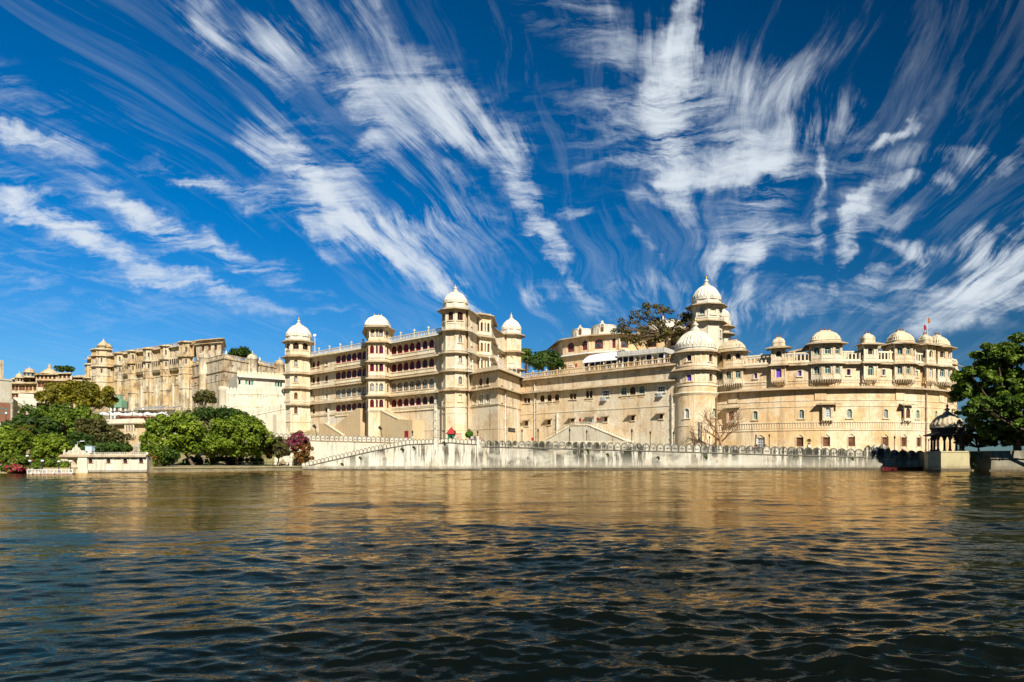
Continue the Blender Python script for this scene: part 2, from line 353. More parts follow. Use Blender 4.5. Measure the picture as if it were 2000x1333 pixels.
def props(o, label=None, cat=None, group=None, kind=None):
    for k, v in (('label', label), ('category', cat), ('group', group), ('kind', kind)):
        if v: o[k] = v
class Thing:
    """an Empty at the base of a thing; parts are its children"""
    def __init__(s, name, label, cat, loc, group=None):
        s.o = bpy.data.objects.new(name, None); COL.objects.link(s.o); s.L = Vector(loc); s.o.location = s.L
        s.o.empty_display_size = 0.5; props(s.o, label, cat, group)
    def part(s, name, mb, mats, parent=None, label=None):
        me = mb.mesh(name, mats); me.transform(Matrix.Translation(-s.L))
        o = bpy.data.objects.new(name, me); COL.objects.link(o); o.parent = parent or s.o
        if label: o['label'] = label
        return o
    def inst(s, name, me, M, parent=None):
        o = bpy.data.objects.new(name, me); COL.objects.link(o); o.parent = parent or s.o
        o.matrix_local = Matrix.Translation(-s.L) @ M
        return o
def solo(name, mb, mats, label=None, cat=None, group=None, kind=None, loc=None):
    L = Vector(loc) if loc is not None else Vector((0, 0, 0))
    me = mb.mesh(name, mats); me.transform(Matrix.Translation(-L))
    o = bpy.data.objects.new(name, me); COL.objects.link(o); o.location = L; props(o, label, cat, group, kind)
    return o

class Flat:
    def __init__(s, A, B):
        s.A = Vector((A[0], A[1])); d = Vector((B[0], B[1])) - s.A; s.L = d.length; s.t = d / s.L; s.n = Vector((s.t.y, -s.t.x)); s.step = 1e9
    def P(s, u, z, d=0.0): q = s.A + s.t * u + s.n * d; return Vector((q.x, q.y, z))
    def u(s, px):
        k = (px - 1000) / FPX; return (k * s.A.y - s.A.x) / (s.t.x - k * s.t.y)
    def tn(s, u): return s.t, s.n
    def path(s, u0, u1): return [tuple(s.P(u0, 0)[:2]), tuple(s.P(u1, 0)[:2])]
class Cyl:
    def __init__(s, c, r, step=1.2): s.c = Vector((c[0], c[1])); s.r = r; s.step = step
    def P(s, u, z, d=0.0):
        f = u / s.r; r = s.r + d; return Vector((s.c.x + r * math.sin(f), s.c.y - r * math.cos(f), z))
    def u(s, px):
        k = (px - 1000) / FPX; a = 1 + k * k; b = -2 * (k * s.c.x + s.c.y); c = s.c.dot(s.c) - s.r ** 2
        D = b * b - 4 * a * c; Y = (-b - math.sqrt(max(D, 0))) / (2 * a)
        return s.r * math.atan2(k * Y - s.c.x, s.c.y - Y)
    def tn(s, u): f = u / s.r; return Vector((math.cos(f), math.sin(f))), Vector((math.sin(f), -math.cos(f)))
    def path(s, u0, u1):
        n = max(1, int(math.ceil((u1 - u0) / s.step))); return [tuple(s.P(u0 + (u1 - u0) * i / n, 0)[:2]) for i in range(n + 1)]
def depth(sf, px): return sf.P(sf.u(px), 0).y
def Zs(sf, px, py): return ZY(py, depth(sf, px))
def frame_at(sf, u, z, d=0.0):
    t, n = sf.tn(u); p = sf.P(u, z, d)
    return Matrix(((t.x, -n.x, 0, p.x), (t.y, -n.y, 0, p.y), (0, 0, 1, p.z), (0, 0, 0, 1)))

def opening(w, h, arch, n=6, u=0.0, z=0.0):
    """outline of an opening, anticlockwise seen from outside; arch: 0 flat, 1 round, 2 pointed cusp"""
    a = w / 2
    if not arch: return [(u - a, z), (u + a, z), (u + a, z + h), (u - a, z + h)]
    rise = min(a * (1.15 if arch == 2 else 0.95), h * .5); sp = h - rise; pts = [(u - a, z), (u + a, z)]
    for i in range(2 * n + 1):
        th = math.pi * i / (2 * n); c, s_ = math.cos(th), math.sin(th)
        if arch == 2: s_ = s_ ** .85 * (.86 + .14 * (1 - abs(c)) ** .6)
        pts.append((u + a * c, z + sp + rise * s_))
    return pts
def wall(mb, sf, u0, u1, z0, z1, holes=(), d=0.0, rev=0.35, mat=0, rmat=0, back=None, backmat=0):
    """wall sheet with real openings; holes = (u centre, z sill, w, h, arch)"""
    iv = sorted([(h[0] - h[2] / 2 - .04, h[0] + h[2] / 2 + .04, [h]) for h in holes if u0 < h[0] - h[2] / 2 - .03 and h[0] + h[2] / 2 + .03 < u1 and z0 < h[1] and h[1] + h[3] < z1], key=lambda q: q[0])
    mg = []
    for a, b, hs in iv:
        if mg and a < mg[-1][1]: mg[-1] = (mg[-1][0], max(b, mg[-1][1]), mg[-1][2] + hs)
        else: mg.append((a, b, hs))
    def plain(a, b):
        n = max(1, int(math.ceil((b - a) / sf.step)))
        for i in range(n):
            p, q = a + (b - a) * i / n, a + (b - a) * (i + 1) / n
            mb.quad(sf.P(p, z0, d), sf.P(q, z0, d), sf.P(q, z1, d), sf.P(p, z1, d), mat)
    cur = u0
    for a, b, hs in mg:
        if a > cur: plain(cur, a)
        loops = [[(a, z0), (b, z0), (b, z1), (a, z1)]] + [opening(h[2], h[3], h[4], 6, h[0], h[1]) for h in hs]
        flat = [p for l in loops for p in l]
        tris = tessellate_polygon([[Vector((p[0], p[1], 0)) for p in l] for l in loops])
        out = []
        for t in tris:
            A, B, C = (flat[i] for i in t)
            cr = (B[0] - A[0]) * (C[1] - A[1]) - (B[1] - A[1]) * (C[0] - A[0])
            if abs(cr) > 1e-9: out.append(t if cr > 0 else t[::-1])
        mb.add([sf.P(p[0], p[1], d) for p in flat], out, mat)
        for l in loops[1:]:
            m = len(l)
            mb.add([sf.P(p[0], p[1], d) for p in l] + [sf.P(p[0], p[1], d - rev) for p in l], [(i, m + i, m + (i + 1) % m, (i + 1) % m) for i in range(m)], rmat)
            if back: mb.add([sf.P(p[0], p[1], d - rev) for p in l], [tuple(range(m))], backmat)
        cur = b
    if cur < u1: plain(cur, u1)

# window styles: frame material, pane material, arch, transoms, mullions
STY = {
 'maroon': (MAROON, GPURP, 2, 1, 1), 'brownpale': (BROWN, GPALE, 2, 1, 1), 'browndark': (MAROON, GDARK, 2, 1, 1), 'brown': (BROWN, GBROWN, 2, 1, 1),
 'shut': (MAROON, GBROWN, 2, 0, 1), 'whitearch': (WHITEP, GPALE, 1, 2, 1), 'whitepale': (IVORY, GPALE, 2, 1, 0), 'browndk': (BROWN, GDARK, 1, 1, 1), 'rectw': (WHITEP, GDARK, 0, 1, 2),
 'rectb': (BROWN, GDARK, 0, 0, 1), 'rectbr': (BROWN, GBROWN, 0, 0, 0), 'violet': (IVORY, PURPLE, 1, 0, 0), 'violetr': (IVORY, PURPLE, 0, 0, 0), 'bluer': (WHITEP, GPURP, 0, 0, 0),
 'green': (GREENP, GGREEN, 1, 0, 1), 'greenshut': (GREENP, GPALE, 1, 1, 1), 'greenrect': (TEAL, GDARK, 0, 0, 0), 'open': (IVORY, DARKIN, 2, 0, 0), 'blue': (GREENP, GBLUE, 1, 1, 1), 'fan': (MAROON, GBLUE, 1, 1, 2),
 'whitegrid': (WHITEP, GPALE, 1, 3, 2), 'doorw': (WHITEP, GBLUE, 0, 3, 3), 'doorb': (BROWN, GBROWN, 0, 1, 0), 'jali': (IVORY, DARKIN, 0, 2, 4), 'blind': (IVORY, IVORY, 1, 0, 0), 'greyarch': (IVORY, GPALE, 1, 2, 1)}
WCACHE = {}
def winmesh(w, h, sty):
    key = (round(w, 2), round(h, 2), sty)
    if key in WCACHE: return WCACHE[key]
    w, h = key[:2]; fm, pm, arch, ntr, nmu = STY[sty]
    f = min(.22, w * .13); a = opening(w + .04, h + .02, arch); b = opening(w - 2 * f, h - 2 * f, arch, z=f)
    m = MB(); n = len(a)
    V = [(x, 0.0, z) for x, z in a] + [(x, 0.0, z) for x, z in b] + [(x, .12, z) for x, z in b]
    m.add(V, [(i, (i + 1) % n, n + (i + 1) % n, n + i) for i in range(n)] + [(n + i, n + (i + 1) % n, 2 * n + (i + 1) % n, 2 * n + i) for i in range(n)])
    bw = min(.045, w * .04)
    top = h - f if not arch else h - min((w / 2) * 1.0, h * .5)
    for i in range(nmu):
        x = -w / 2 + w * (i + 1) / (nmu + 1); hh = h - f * 1.5 if (not arch or nmu == 1) else top
        m.box(x - bw, x + bw, .02, .1, f, hh)
    for i in range(ntr):
        z = f + (top - f) * (i + 1) / (ntr + (0 if arch else 1)); m.box(-w / 2 + f, w / 2 - f, .022, .098, z - bw, z + bw)
    p = MB(); p.add([(x, .11, z) for x, z in b], [tuple(range(n))])
    WCACHE[key] = (m.mesh('window', fm), p.mesh('pane', pm)); return WCACHE[key]
def window(T, sf, u, z, w, h, sty, parent=None, d=0.0, inset=.22, name='window'):
    a, b = winmesh(w, h, sty)
    o = T.inst(name, a, frame_at(sf, u, z, d - inset), parent)
    if parent is None or parent is T.o:
        q = bpy.data.objects.new('pane', b); COL.objects.link(q); q.parent = o
    else:      # a window that is itself a sub-part carries its pane in one mesh
        key = ('j',) + (round(w, 2), round(h, 2), sty)
        if key not in WCACHE:
            j = MB(); nv = len(a.vertices)
            j.add([v.co for v in a.vertices], [tuple(pl.vertices) for pl in a.polygons], 0); j.add([v.co for v in b.vertices], [tuple(pl.vertices) for pl in b.polygons], 1)
            WCACHE[key] = j.mesh('window', [a.materials[0], b.materials[0]])
        o.data = WCACHE[key]
    return o
def surrounds(mb, sf, hs, mat=0, d=0.0, sill=True, hood=True):
    """raised architraves and sills round openings"""
    for (u, z, w_, h, arch) in hs:
        a = opening(w_ + .34, h + .26, arch, z=z - .02, u=u); b = opening(w_, h, arch, z=z, u=u); n = len(a); D = d + .07
        V = [sf.P(x, q, D) for x, q in a] + [sf.P(x, q, D) for x, q in b] + [sf.P(x, q, d) for x, q in a]
        mb.add(V, [(i, (i + 1) % n, n + (i + 1) % n, n + i) for i in range(1, n)] + [(2 * n + i, 2 * n + (i + 1) % n, (i + 1) % n, i) for i in range(n)], mat)
        if sill: mb.sbox(sf, u - w_ / 2 - .3, u + w_ / 2 + .3, z - .2, z - .02, d - .05, d + .24, mat)

CHH = lambda w_, t=.14, drop=.4: [(-.12, .14), (.05, .14), (w_, -drop + .0), (w_, -drop - t), (.02, -.22), (-.12, -.22)]
BAND = lambda w_, h: [(-.05, 0), (w_, 0), (w_, h), (-.05, h)]
COVE = lambda w_, h: [(-.05, 0), (w_ * .45, 0), (w_, h * .6), (w_, h), (-.05, h)]
def brackets(mb, sf, u0, u1, z, sp=1.1, out=.75, h=.55, wd=.16, mat=0):
    n = max(1, int((u1 - u0) / sp))
    for i in range(n + 1):
        u = u0 + (u1 - u0) * i / n; P = sf.P
        a, b = u - wd / 2, u + wd / 2
        mb.add([P(a, z, -.02), P(b, z, -.02), P(b, z, out), P(a, z, out), P(a, z - h, -.02), P(b, z - h, -.02), P(b, z - h * .25, out), P(a, z - h * .25, out)],
               ((3, 2, 1, 0), (4, 5, 6, 7), (7, 6, 2, 3), (0, 4, 7, 3), (1, 2, 6, 5)), mat)
def balustrade(mb, sf, u0, u1, z, h, sp=.55, d=-.3, post=4.0, mat=0, urn=False, bw=.13):
    th = .12; path = [tuple(sf.P(u, 0, d)[:2]) for u in np.linspace(u0, u1, max(2, int((u1 - u0) / min(sf.step, 2.0)) + 1 if sf.step < 1e8 else 2))]
    mb.sweep(path, z, [(-th, 0), (th, 0), (th, h * .2), (-th, h * .2)], mat=mat); mb.sweep(path, z + h * .84, [(-th * 1.3, 0), (th * 1.3, 0), (th * 1.3, h * .16), (-th * 1.3, h * .16)], mat=mat)
    n = max(1, int((u1 - u0) / sp))
    for i in range(n):
        u = u0 + (u1 - u0) * (i + .5) / n
        mb.sbox(sf, u - bw / 2, u + bw / 2, z + h * .18, z + h * .86, d - .07, d + .07, mat)
    k = max(1, int(round((u1 - u0) / post)))
    for i in range(k + 1):
        u = u0 + (u1 - u0) * i / k; mb.sbox(sf, u - .17, u + .17, z, z + h * 1.12, d - .17, d + .17, mat)
        if urn:
            p = sf.P(u, z + h * 1.12, d); mb.lathe(p, [(.10, 0), (.10, .15), (.30, .38), (.36, .62), (.25, .75), (.34, .8), (.05, .86)], 8, mat)
def finial(mb, c, s, mat=0, gold=1):
    mb.lathe(c, [(.55 * s, 0), (.60 * s, .10 * s), (.34 * s, .22 * s), (.24 * s, .40 * s), (.30 * s, .46 * s), (.46 * s, .62 * s), (.44 * s, .78 * s), (.20 * s, .92 * s), (.13 * s, 1.15 * s)], 12, mat)
    mb.lathe((c[0], c[1], c[2] + 1.12 * s), [(.12 * s, 0), (.26 * s, .10 * s), (.28 * s, .26 * s), (.12 * s, .42 * s), (.10 * s, .55 * s), (.02 * s, .72 * s)], 10, gold)
def dome(mb, c, r, h, ribs=24, mat=0, seg=4, petals=True, sx=1, sy=1):
    """fluted onion-shouldered dome on lotus petals; c is the springing centre"""
    prof = []
    for i in range(15):
        t = i / 14.0; q = (1 - t ** 2.15) ** .56 * (1 + .05 * math.sin(math.pi * min(t * 2.2, 1)))
        prof.append((max(r * q, r * .10), h * t))
    fl = lambda a, z: 1 - (.11 * (1 - abs(math.sin(a * ribs / 2)) ** .8) * min(1, (1 - z / h) * 2.5))
    mb.lathe(c, prof, ribs * seg, mat, fl, sx=sx, sy=sy)
    if petals:
        for k in range(ribs):
            a = 2 * math.pi * (k + .5) / ribs; w_ = math.pi / ribs * .9; pts = []
            for da, z in ((-w_, 0.0), (w_, 0.0), (w_, .16 * h), (0, .30 * h), (-w_, .16 * h)):
                q = r * 1.035 * (1 + .03 * math.sin(z / h * 5)); pts.append((c[0] + q * math.sin(a + da) * sx, c[1] - q * math.cos(a + da) * sy, c[2] + z))
            mb.add(pts, ((0, 1, 2, 3, 4),), mat)
        mb.lathe((c[0], c[1], c[2] - .02), [(r * 1.02, 0), (r * 1.07, .05), (r * 1.07, .16), (r * .98, .2)], ribs * 2, mat, sx=sx, sy=sy)
        mb.lathe((c[0], c[1], c[2] + h * .94), [(r * .20, 0), (r * .30, .05 * h), (r * .22, .10 * h), (r * .12, .14 * h)], 16, mat)
def bangla(mb, sf, u, z, lx, ly, h, d=0.0, mat=0, fmat=1, nfin=3, drum=.5):
    """ribbed curved roof on a rectangular plan; half sizes lx along the wall, ly across it"""
    def ring(a, b, zz, n=10, scal=0.0):
        pts = []
        for k in range(4 * n):
            th = 2 * math.pi * (k + .5) / (4 * n); c, s_ = math.cos(th), math.sin(th)
            x = math.copysign(abs(c) ** .42, c) * a; y = math.copysign(abs(s_) ** .42, s_) * b
            g = 1 - scal * (k % 2); pts.append(sf.P(u + x * g, zz, d - y * g))
        return pts
    rings = [ring(lx * 1.05, ly * 1.05, z), ring(lx * 1.05, ly * 1.05, z + drum * .4), ring(lx, ly, z + drum * .4 + .02), ring(lx, ly, z + drum * .8), ring(lx * 1.05, ly * 1.05, z + drum * .82), ring(lx * 1.05, ly * 1.05, z + drum)]
    for i in range(1, 13):
        t = i / 12.0; g = (1 - t ** 1.75) ** .68; a = lx * (.36 + .64 * g); b = ly * (.10 + .90 * g); k = 1.035 if i in (4, 8) else 1.0
        rings.append(ring(a * k, b * k, z + drum + h * t, 10, .06 * (1 - t * .5)))
    n = len(rings[0]); vs = [p for r_ in rings for p in r_]
    mb.add(vs, [(i * n + k, i * n + (k + 1) % n, (i + 1) * n + (k + 1) % n, (i + 1) * n + k) for i in range(len(rings) - 1) for k in range(n)], mat)
    mb.add(rings[-1], [tuple(range(n))], mat)
    zt = z + drum + h
    mb.sbox(sf, u - lx * .38, u + lx * .38, zt - .06, zt + .2, d - ly * .16, d + ly * .16, mat)
    for i in range(nfin):
        x = 0 if nfin == 1 else (-.30 + .60 * i / (nfin - 1)) * lx
        p = sf.P(u + x, zt + .1, d); mb.lathe(p, [(.16, 0), (.08, .12), (.19, .28), (.17, .40), (.05, .5), (.05, .62), (.01, .8)], 8, fmat)

def facets(pts): return [Flat(pts[i], pts[i + 1]) for i in range(len(pts) - 1)]
def bay(T, name, pts, z0, z1, wins, eaves=(), mats=None, parent=None, soffit=True, ew=.8, bands=(), brk=0, rev=.3, roofz=None):
    """projecting bay on a plan polyline; wins = per facet list of (frac, zsill, w, h, style)"""
    mats = mats or [CREAM, IVORY, EAVE]
    mb = MB(); fs = facets(pts); tr = MB(); jobs = []
    for sf, ws in zip(fs, wins):
        hs = [(sf.L * f, z, w_, h, STY[st][2]) for f, z, w_, h, st in ws]
        wall(mb, sf, 0, sf.L, z0, z1, hs, rev=rev, rmat=1)
        jobs += [(sf, sf.L * f, z, w_, h, st) for f, z, w_, h, st in ws if st]
        surrounds(mb, sf, hs, 1, sill=False)
        for e in (0.02, sf.L - .02): mb.sbox(sf, e - .13, e + .13, z0, z1, -.06, .10, 1)
    back = [pts[0]] + list(pts[1:-1]) + [pts[-1]]
    for zc in ([z0] if soffit else []) + [z1 if roofz is None else roofz]: mb.add([(p[0], p[1], zc) for p in back], [tuple(range(len(back)))], 0)
    for zb, hh, dd in bands: mb.sweep(pts, zb, BAND(dd, hh), mat=1)
    o = T.part(name, mb, mats[:2], parent)
    p_ = o if (parent is None) else parent
    for z in eaves: em = MB(); em.sweep(pts, z, CHH(ew)); T.part('eave', em, mats[2], o if parent is None else parent)
    if brk:
        bm = MB()
        for sf in fs: brackets(bm, sf, .2, sf.L - .2, z0 + .02, .45, -.0 + .3, brk, .14)
        T.part('bracket_row', bm, mats[1], o if parent is None else parent)
    for sf, u, z, w_, h, st in jobs: window(T, sf, u, z, w_, h, st, o if parent is None else parent, inset=.16)
    return o
def ngon(cx, cy, r, rot, n=8): return [(cx + r * math.sin(rot + 2 * math.pi * k / n), cy - r * math.cos(rot + 2 * math.pi * k / n)) for k in range(n)]
def round_tower_parts(T, cx, cy, r, rot, z0, ztop, eaves, wins, domeh, domer=None, n=8, mats=None, ew=.9, drum=.9, fin=1.0, panels=(), gold=True, name='tower', bands=(), ribs=24, vis=None):
    """octagonal tower: wall > eaves, dome, windows.  wins = list of (facet, z, w, h, style)"""
    mats = mats or [CREAM, IVORY, EAVE, DOMEW]
    pts = ngon(cx, cy, r, rot, n); mb = MB(); jobs = []
    for k in range(n):
        sf = Flat(pts[k], pts[(k + 1) % n]); hs = []
        for (fk, z, w_, h, st) in wins:
            if fk == k: hs.append((sf.L / 2, z, w_, h, STY[st][2])); jobs.append((sf, sf.L / 2, z, w_, h, st))
        wall(mb, sf, 0, sf.L, z0, ztop, hs, rev=.3, rmat=1); surrounds(mb, sf, hs, 1)
        mb.sbox(sf, -.1, .14, z0, ztop - .1, -.05, .07, 1); mb.sbox(sf, sf.L - .14, sf.L + .1, z0, ztop - .1, -.05, .068, 1)
        for (za, zb) in panels:
            if not any(h[1] < zb and h[1] + h[3] > za for h in hs):
                for (a, b, c, d_) in ((.4, sf.L - .4, za, za + .12), (.4, sf.L - .4, zb - .12, zb), (.4, .52, za, zb), (sf.L - .52, sf.L - .4, za, zb)): mb.sbox(sf, a, b, c, d_, -.02, .05, 1)
    for zb, hh, dd in bands: mb.sweep(pts, zb, BAND(dd, hh), closed=True, mat=1)
    mb.add([(x, y, ztop) for x, y in pts], [tuple(range(n))], 1)
    o = T.part(name, mb, mats[:2])
    for e in eaves: em = MB(); em.sweep(pts, e if not isinstance(e, tuple) else e[0], CHH(ew if not isinstance(e, tuple) else e[1]), closed=True); T.part('eave', em, mats[2], o)
    if domeh:
        dm = MB(); q = ngon(cx, cy, (domer or r) * 1.06, rot, n); dm.prism(q, ztop + .02, ztop + drum)
        dome(dm, (cx, cy, ztop + drum), domer or r, domeh, ribs); T.part('dome', dm, mats[3], o)
        fm = MB(); finial(fm, (cx, cy, ztop + drum + domeh * 1.06), fin); T.part('finial', fm, [mats[3], GOLD if gold else mats[3]], o)
    for sf, u, z, w_, h, st in jobs: window(T, sf, u, z, w_, h, st, o, inset=.18)
    return o

# ------------------------------------------------------------------ foliage
def crown_mesh(name, clumps, per, leaf, mat, seed, up=.25, extra=None):
    rng = np.random.default_rng(seed); V = []; tone = []; mid = []
    for ci, c in enumerate(clumps):
        cx, cy, cz, rx, ry, rz = c[:6]; n = max(8, int(per * (c[6] if len(c) > 6 else 1)))
        d = rng.normal(size=(n, 3)); d[:, 2] += up; d /= np.linalg.norm(d, axis=1)[:, None]
        rad = rng.uniform(.30, 1.08, (n, 1)) ** .55
        p = d * rad * np.array([rx, ry, rz]) + np.array([cx, cy, cz])
        nn = d + rng.normal(size=(n, 3)) * .55 + np.array([0, 0, .35]); nn /= np.linalg.norm(nn, axis=1)[:, None]
        a = np.cross(nn, rng.normal(size=(n, 3))); a /= np.linalg.norm(a, axis=1)[:, None]; b = np.cross(nn, a)
        s = leaf * rng.uniform(.6, 1.35, (n, 1)); k = rng.uniform(.45, .8, (n, 1))
        q = np.stack([p - a * s, p - b * s * k + nn * s * .12, p + a * s, p + b * s * k + nn * s * .12], 1); V.append(q.reshape(-1, 3))
        tone.append(np.clip(rng.normal(.45, .2, n) + rng.normal(0, .16), 0, 1))
        mid.append((rng.random(n) < extra[1]).astype(np.int32) if extra else np.zeros(n, np.int32))
    V = np.concatenate(V); tone = np.concatenate(tone).astype(np.float32); mid = np.concatenate(mid); nf = len(tone)
    me = bpy.data.meshes.new(name); me.vertices.add(len(V)); me.loops.add(len(V)); me.polygons.add(nf)
    me.vertices.foreach_set('co', V.astype(np.float32).ravel()); me.loops.foreach_set('vertex_index', np.arange(len(V), dtype=np.int32))
    me.polygons.foreach_set('loop_start', np.arange(0, len(V), 4, dtype=np.int32)); me.polygons.foreach_set('loop_total', np.full(nf, 4, np.int32))
    me.materials.append(mat)
    if extra: me.materials.append(extra[0])
    me.polygons.foreach_set('material_index', mid)
    at = me.attributes.new('tone', 'FLOAT', 'FACE'); at.data.foreach_set('value', tone); me.update(); me.validate()
    return me
def shell(c, rx, ry, rz, n, cr, seed, low=-.35, flat=1.0):
    """clump centres spread over an ellipsoid"""
    rg = random.Random(seed); out = []
    for i in range(n):
        z = 1 - (1 - low) * (i + .5) / n; a = i * 2.39996 + rg.uniform(-.4, .4); q = math.sqrt(max(0, 1 - z * z)); k = rg.uniform(.60, 1.10)
        s = cr * rg.uniform(.5, 1.3)
        out.append((c[0] + rx * q * math.cos(a) * k, c[1] + ry * q * math.sin(a) * k, c[2] + rz * z * k, s, s, s * .8 * flat))
    return out
def tree(name, label, clumps, base_pt, per, leaf, mat, seed, trunk_r=.3, bark=BARK, cat='tree', group=None, limbs=6, extra=None, fork=.45, up=.25, trunkpts=None, crown='crown'):
    T = Thing(name, label, cat, base_pt, group); rg = random.Random(seed)
    me = crown_mesh(crown, clumps, per, leaf, mat, seed, up, extra); me.transform(Matrix.Translation(-T.L))
    o = bpy.data.objects.new(crown, me); COL.objects.link(o); o.parent = T.o
    cc = Vector([sum(c[i] for c in clumps) / len(clumps) for i in range(3)]); b = Vector(base_pt); mb = MB()
    f = b.lerp(cc, fork); f += Vector((rg.uniform(-.3, .3), rg.uniform(-.3, .3), 0)); mid = b.lerp(f, .5) + Vector((rg.uniform(-.2, .2), 0, 0))
    pts = trunkpts or [b - Vector((0, 0, .3)), b + Vector((0, 0, .1)), mid, f]
    mb.tube(pts, [trunk_r * 1.5, trunk_r * 1.1] + [trunk_r * (.9 - .25 * i / max(1, len(pts) - 3)) for i in range(len(pts) - 2)], 8)
    f = Vector(pts[-1])
    for c in rg.sample(clumps, min(limbs, len(clumps))):
        e = Vector(c[:3]); m = f.lerp(e, .5) + Vector((rg.uniform(-.4, .4), rg.uniform(-.4, .4), rg.uniform(-.2, .5)))
        mb.tube([f, m, e], [trunk_r * .55, trunk_r * .36, trunk_r * .12], 5)
        for _ in range(2):
            e2 = e + Vector((rg.uniform(-1, 1), rg.uniform(-1, 1), rg.uniform(0, 1))) * max(c[3], .5); mb.tube([m, m.lerp(e2, .5), e2], [trunk_r * .25, trunk_r * .16, trunk_r * .05], 4)
    T.part('trunk', mb, bark)
    return T

# ------------------------------------------------------------------ lake
def make_water():
    rg = np.random.default_rng(11)
    NR, NA = 860, 1080
    r = 1.6 * (330 / 1.6) ** (np.arange(NR) / (NR - 1)); a = np.linspace(R(-78), R(78), NA)
    rr, aa = np.meshgrid(r, a, indexing='ij'); rr = rr.astype(np.float32); aa = aa.astype(np.float32); X = rr * np.sin(aa); Y = rr * np.cos(aa); Z = np.zeros_like(X)
    env = .62 + .5 * np.sin(X * .043 + 1.1 * np.sin(Y * .031) + .5) * np.sin(Y * .057 - X * .021 + 2.0) + .35 * np.sin(X * .23 - Y * .17 + 1) * np.sin(Y * .31 + X * .11)
    env = np.clip(env, .3, 1.5); DX = np.zeros_like(X); DY = np.zeros_like(X)
    f32 = lambda q_: q_.astype(np.float32); far = f32(np.interp(rr, [2, 9, 22, 50, 140], [1.4, .85, .60, .70, 1.0])); small = f32(np.interp(rr, [2, 9, 22, 50], [3.0, 2.3, 1.4, 1.1]))
    n = 150; lam = np.exp(rg.uniform(math.log(.13), math.log(2.6), n)); th = rg.normal(.03, .55, n) + math.pi / 2
    lam[:7] = rg.uniform(3.5, 8.5, 7); th[:7] = rg.normal(.1, .45, 7) + math.pi / 2
    for i in range(n):
        k = 2 * math.pi / lam[i]; A = float((.00255 if i >= 7 else .0034) * lam[i]); lam_ = float(lam[i])
        fade = np.clip(lam[i] / (rr * .0125 + .02) - .55, 0, 1)
        ph = float(k * math.cos(th[i])) * X + float(k * math.sin(th[i])) * Y + float(rg.uniform(0, 6.28)) + .7 * np.sin(.11 * X + .07 * Y * (i % 5) + i)
        a_ = A * fade * env * ((far if lam[i] > .7 else small) if i >= 7 else 1.0)
        Z += a_ * np.sin(ph); q_ = 1.1 * a_ * np.cos(ph); DX += q_ * math.cos(th[i]); DY += q_ * math.sin(th[i])
    X = X + DX; Y = Y + DY
    vs = np.stack([X, Y, Z], -1).reshape(-1, 3).astype(np.float32)
    i = np.arange(NR - 1)[:, None] * NA + np.arange(NA - 1)[None, :]
    f = np.stack([i, i + 1, i + NA + 1, i + NA], -1).reshape(-1, 4).astype(np.int32)
    me = bpy.data.meshes.new('water'); me.vertices.add(len(vs)); me.loops.add(f.size); me.polygons.add(len(f))
    me.vertices.foreach_set('co', vs.ravel()); me.loops.foreach_set('vertex_index', f.ravel())
    me.polygons.foreach_set('loop_start', np.arange(0, f.size, 4, dtype=np.int32)); me.polygons.foreach_set('loop_total', np.full(len(f), 4, np.int32))
    me.polygons.foreach_set('use_smooth', np.ones(len(f), bool)); me.update()
    m, t, b = base('lake_water'); me.materials.append(m)
    pos = t.node('ShaderNodeNewGeometry').outputs['Position']
    h1 = t.noise(t.mapping(pos, rot=(0, 0, .25), scale=(1.2, 2.6, 1)), 1.0, 4, .6, .4).outputs[0]
    h2 = t.noise(t.mapping(pos, rot=(0, 0, -.2), scale=(4, 8, 1)), 1.0, 3, .55, .3).outputs[0]
    b1 = t.node('ShaderNodeBump'); b1.inputs['Strength'].default_value = 1.0; b1.inputs['Distance'].default_value = .018; t.l.new(h1, b1.inputs['Height'])
    b2 = t.node('ShaderNodeBump'); b2.inputs['Strength'].default_value = 1.0; b2.inputs['Distance'].default_value = .006; t.l.new(h2, b2.inputs['Height']); t.l.new(b1.outputs[0], b2.inputs['Normal'])
    sy = t.node('ShaderNodeSeparateXYZ'); t.l.new(pos, sy.inputs[0])
    h3 = t.math('MULTIPLY', t.noise(t.mapping(pos, rot=(0, 0, .1), scale=(.75, .42, 1)), 1.0, 5, .62, .3).outputs[0], t.rng(sy.outputs[1], 16, 55, 0, 1, True))
    b3 = t.node('ShaderNodeBump'); b3.inputs['Strength'].default_value = 1.0; b3.inputs['Distance'].default_value = .13; t.l.new(h3, b3.inputs['Height']); t.l.new(b3.outputs[0], b1.inputs['Normal'])
    # murky lake: dark body under a warm-tinted mirror that strengthens at grazing angles
    df = t.node('ShaderNodeBsdfDiffuse'); df.inputs[0].default_value = (.003, .005, .004, 1)
    gs = t.node('ShaderNodeBsdfGlossy'); gs.inputs['Color'].default_value = (1.0, .82, .55, 1); gs.inputs['Roughness'].default_value = .03; t.l.new(b2.outputs[0], gs.inputs['Normal'])
    fr = t.node('ShaderNodeFresnel'); fr.inputs['IOR'].default_value = 1.21; t.l.new(b2.outputs[0], fr.inputs['Normal'])
    mx = t.node('ShaderNodeMixShader'); t.l.new(fr.outputs[0], mx.inputs[0]); t.l.new(df.outputs[0], mx.inputs[1]); t.l.new(gs.outputs[0], mx.inputs[2])
    t.l.new(mx.outputs[0], t.n['Material Output'].inputs[0]); t.n.remove(b)
    o = bpy.data.objects.new('water', me); COL.objects.link(o); o['kind'] = 'structure'
    q = MB(); q.quad((-3000, -1500, -.32), (3000, -1500, -.32), (3000, 3000, -.32), (-3000, 3000, -.32)); solo('lake_water', q, m, kind='structure')
make_water()

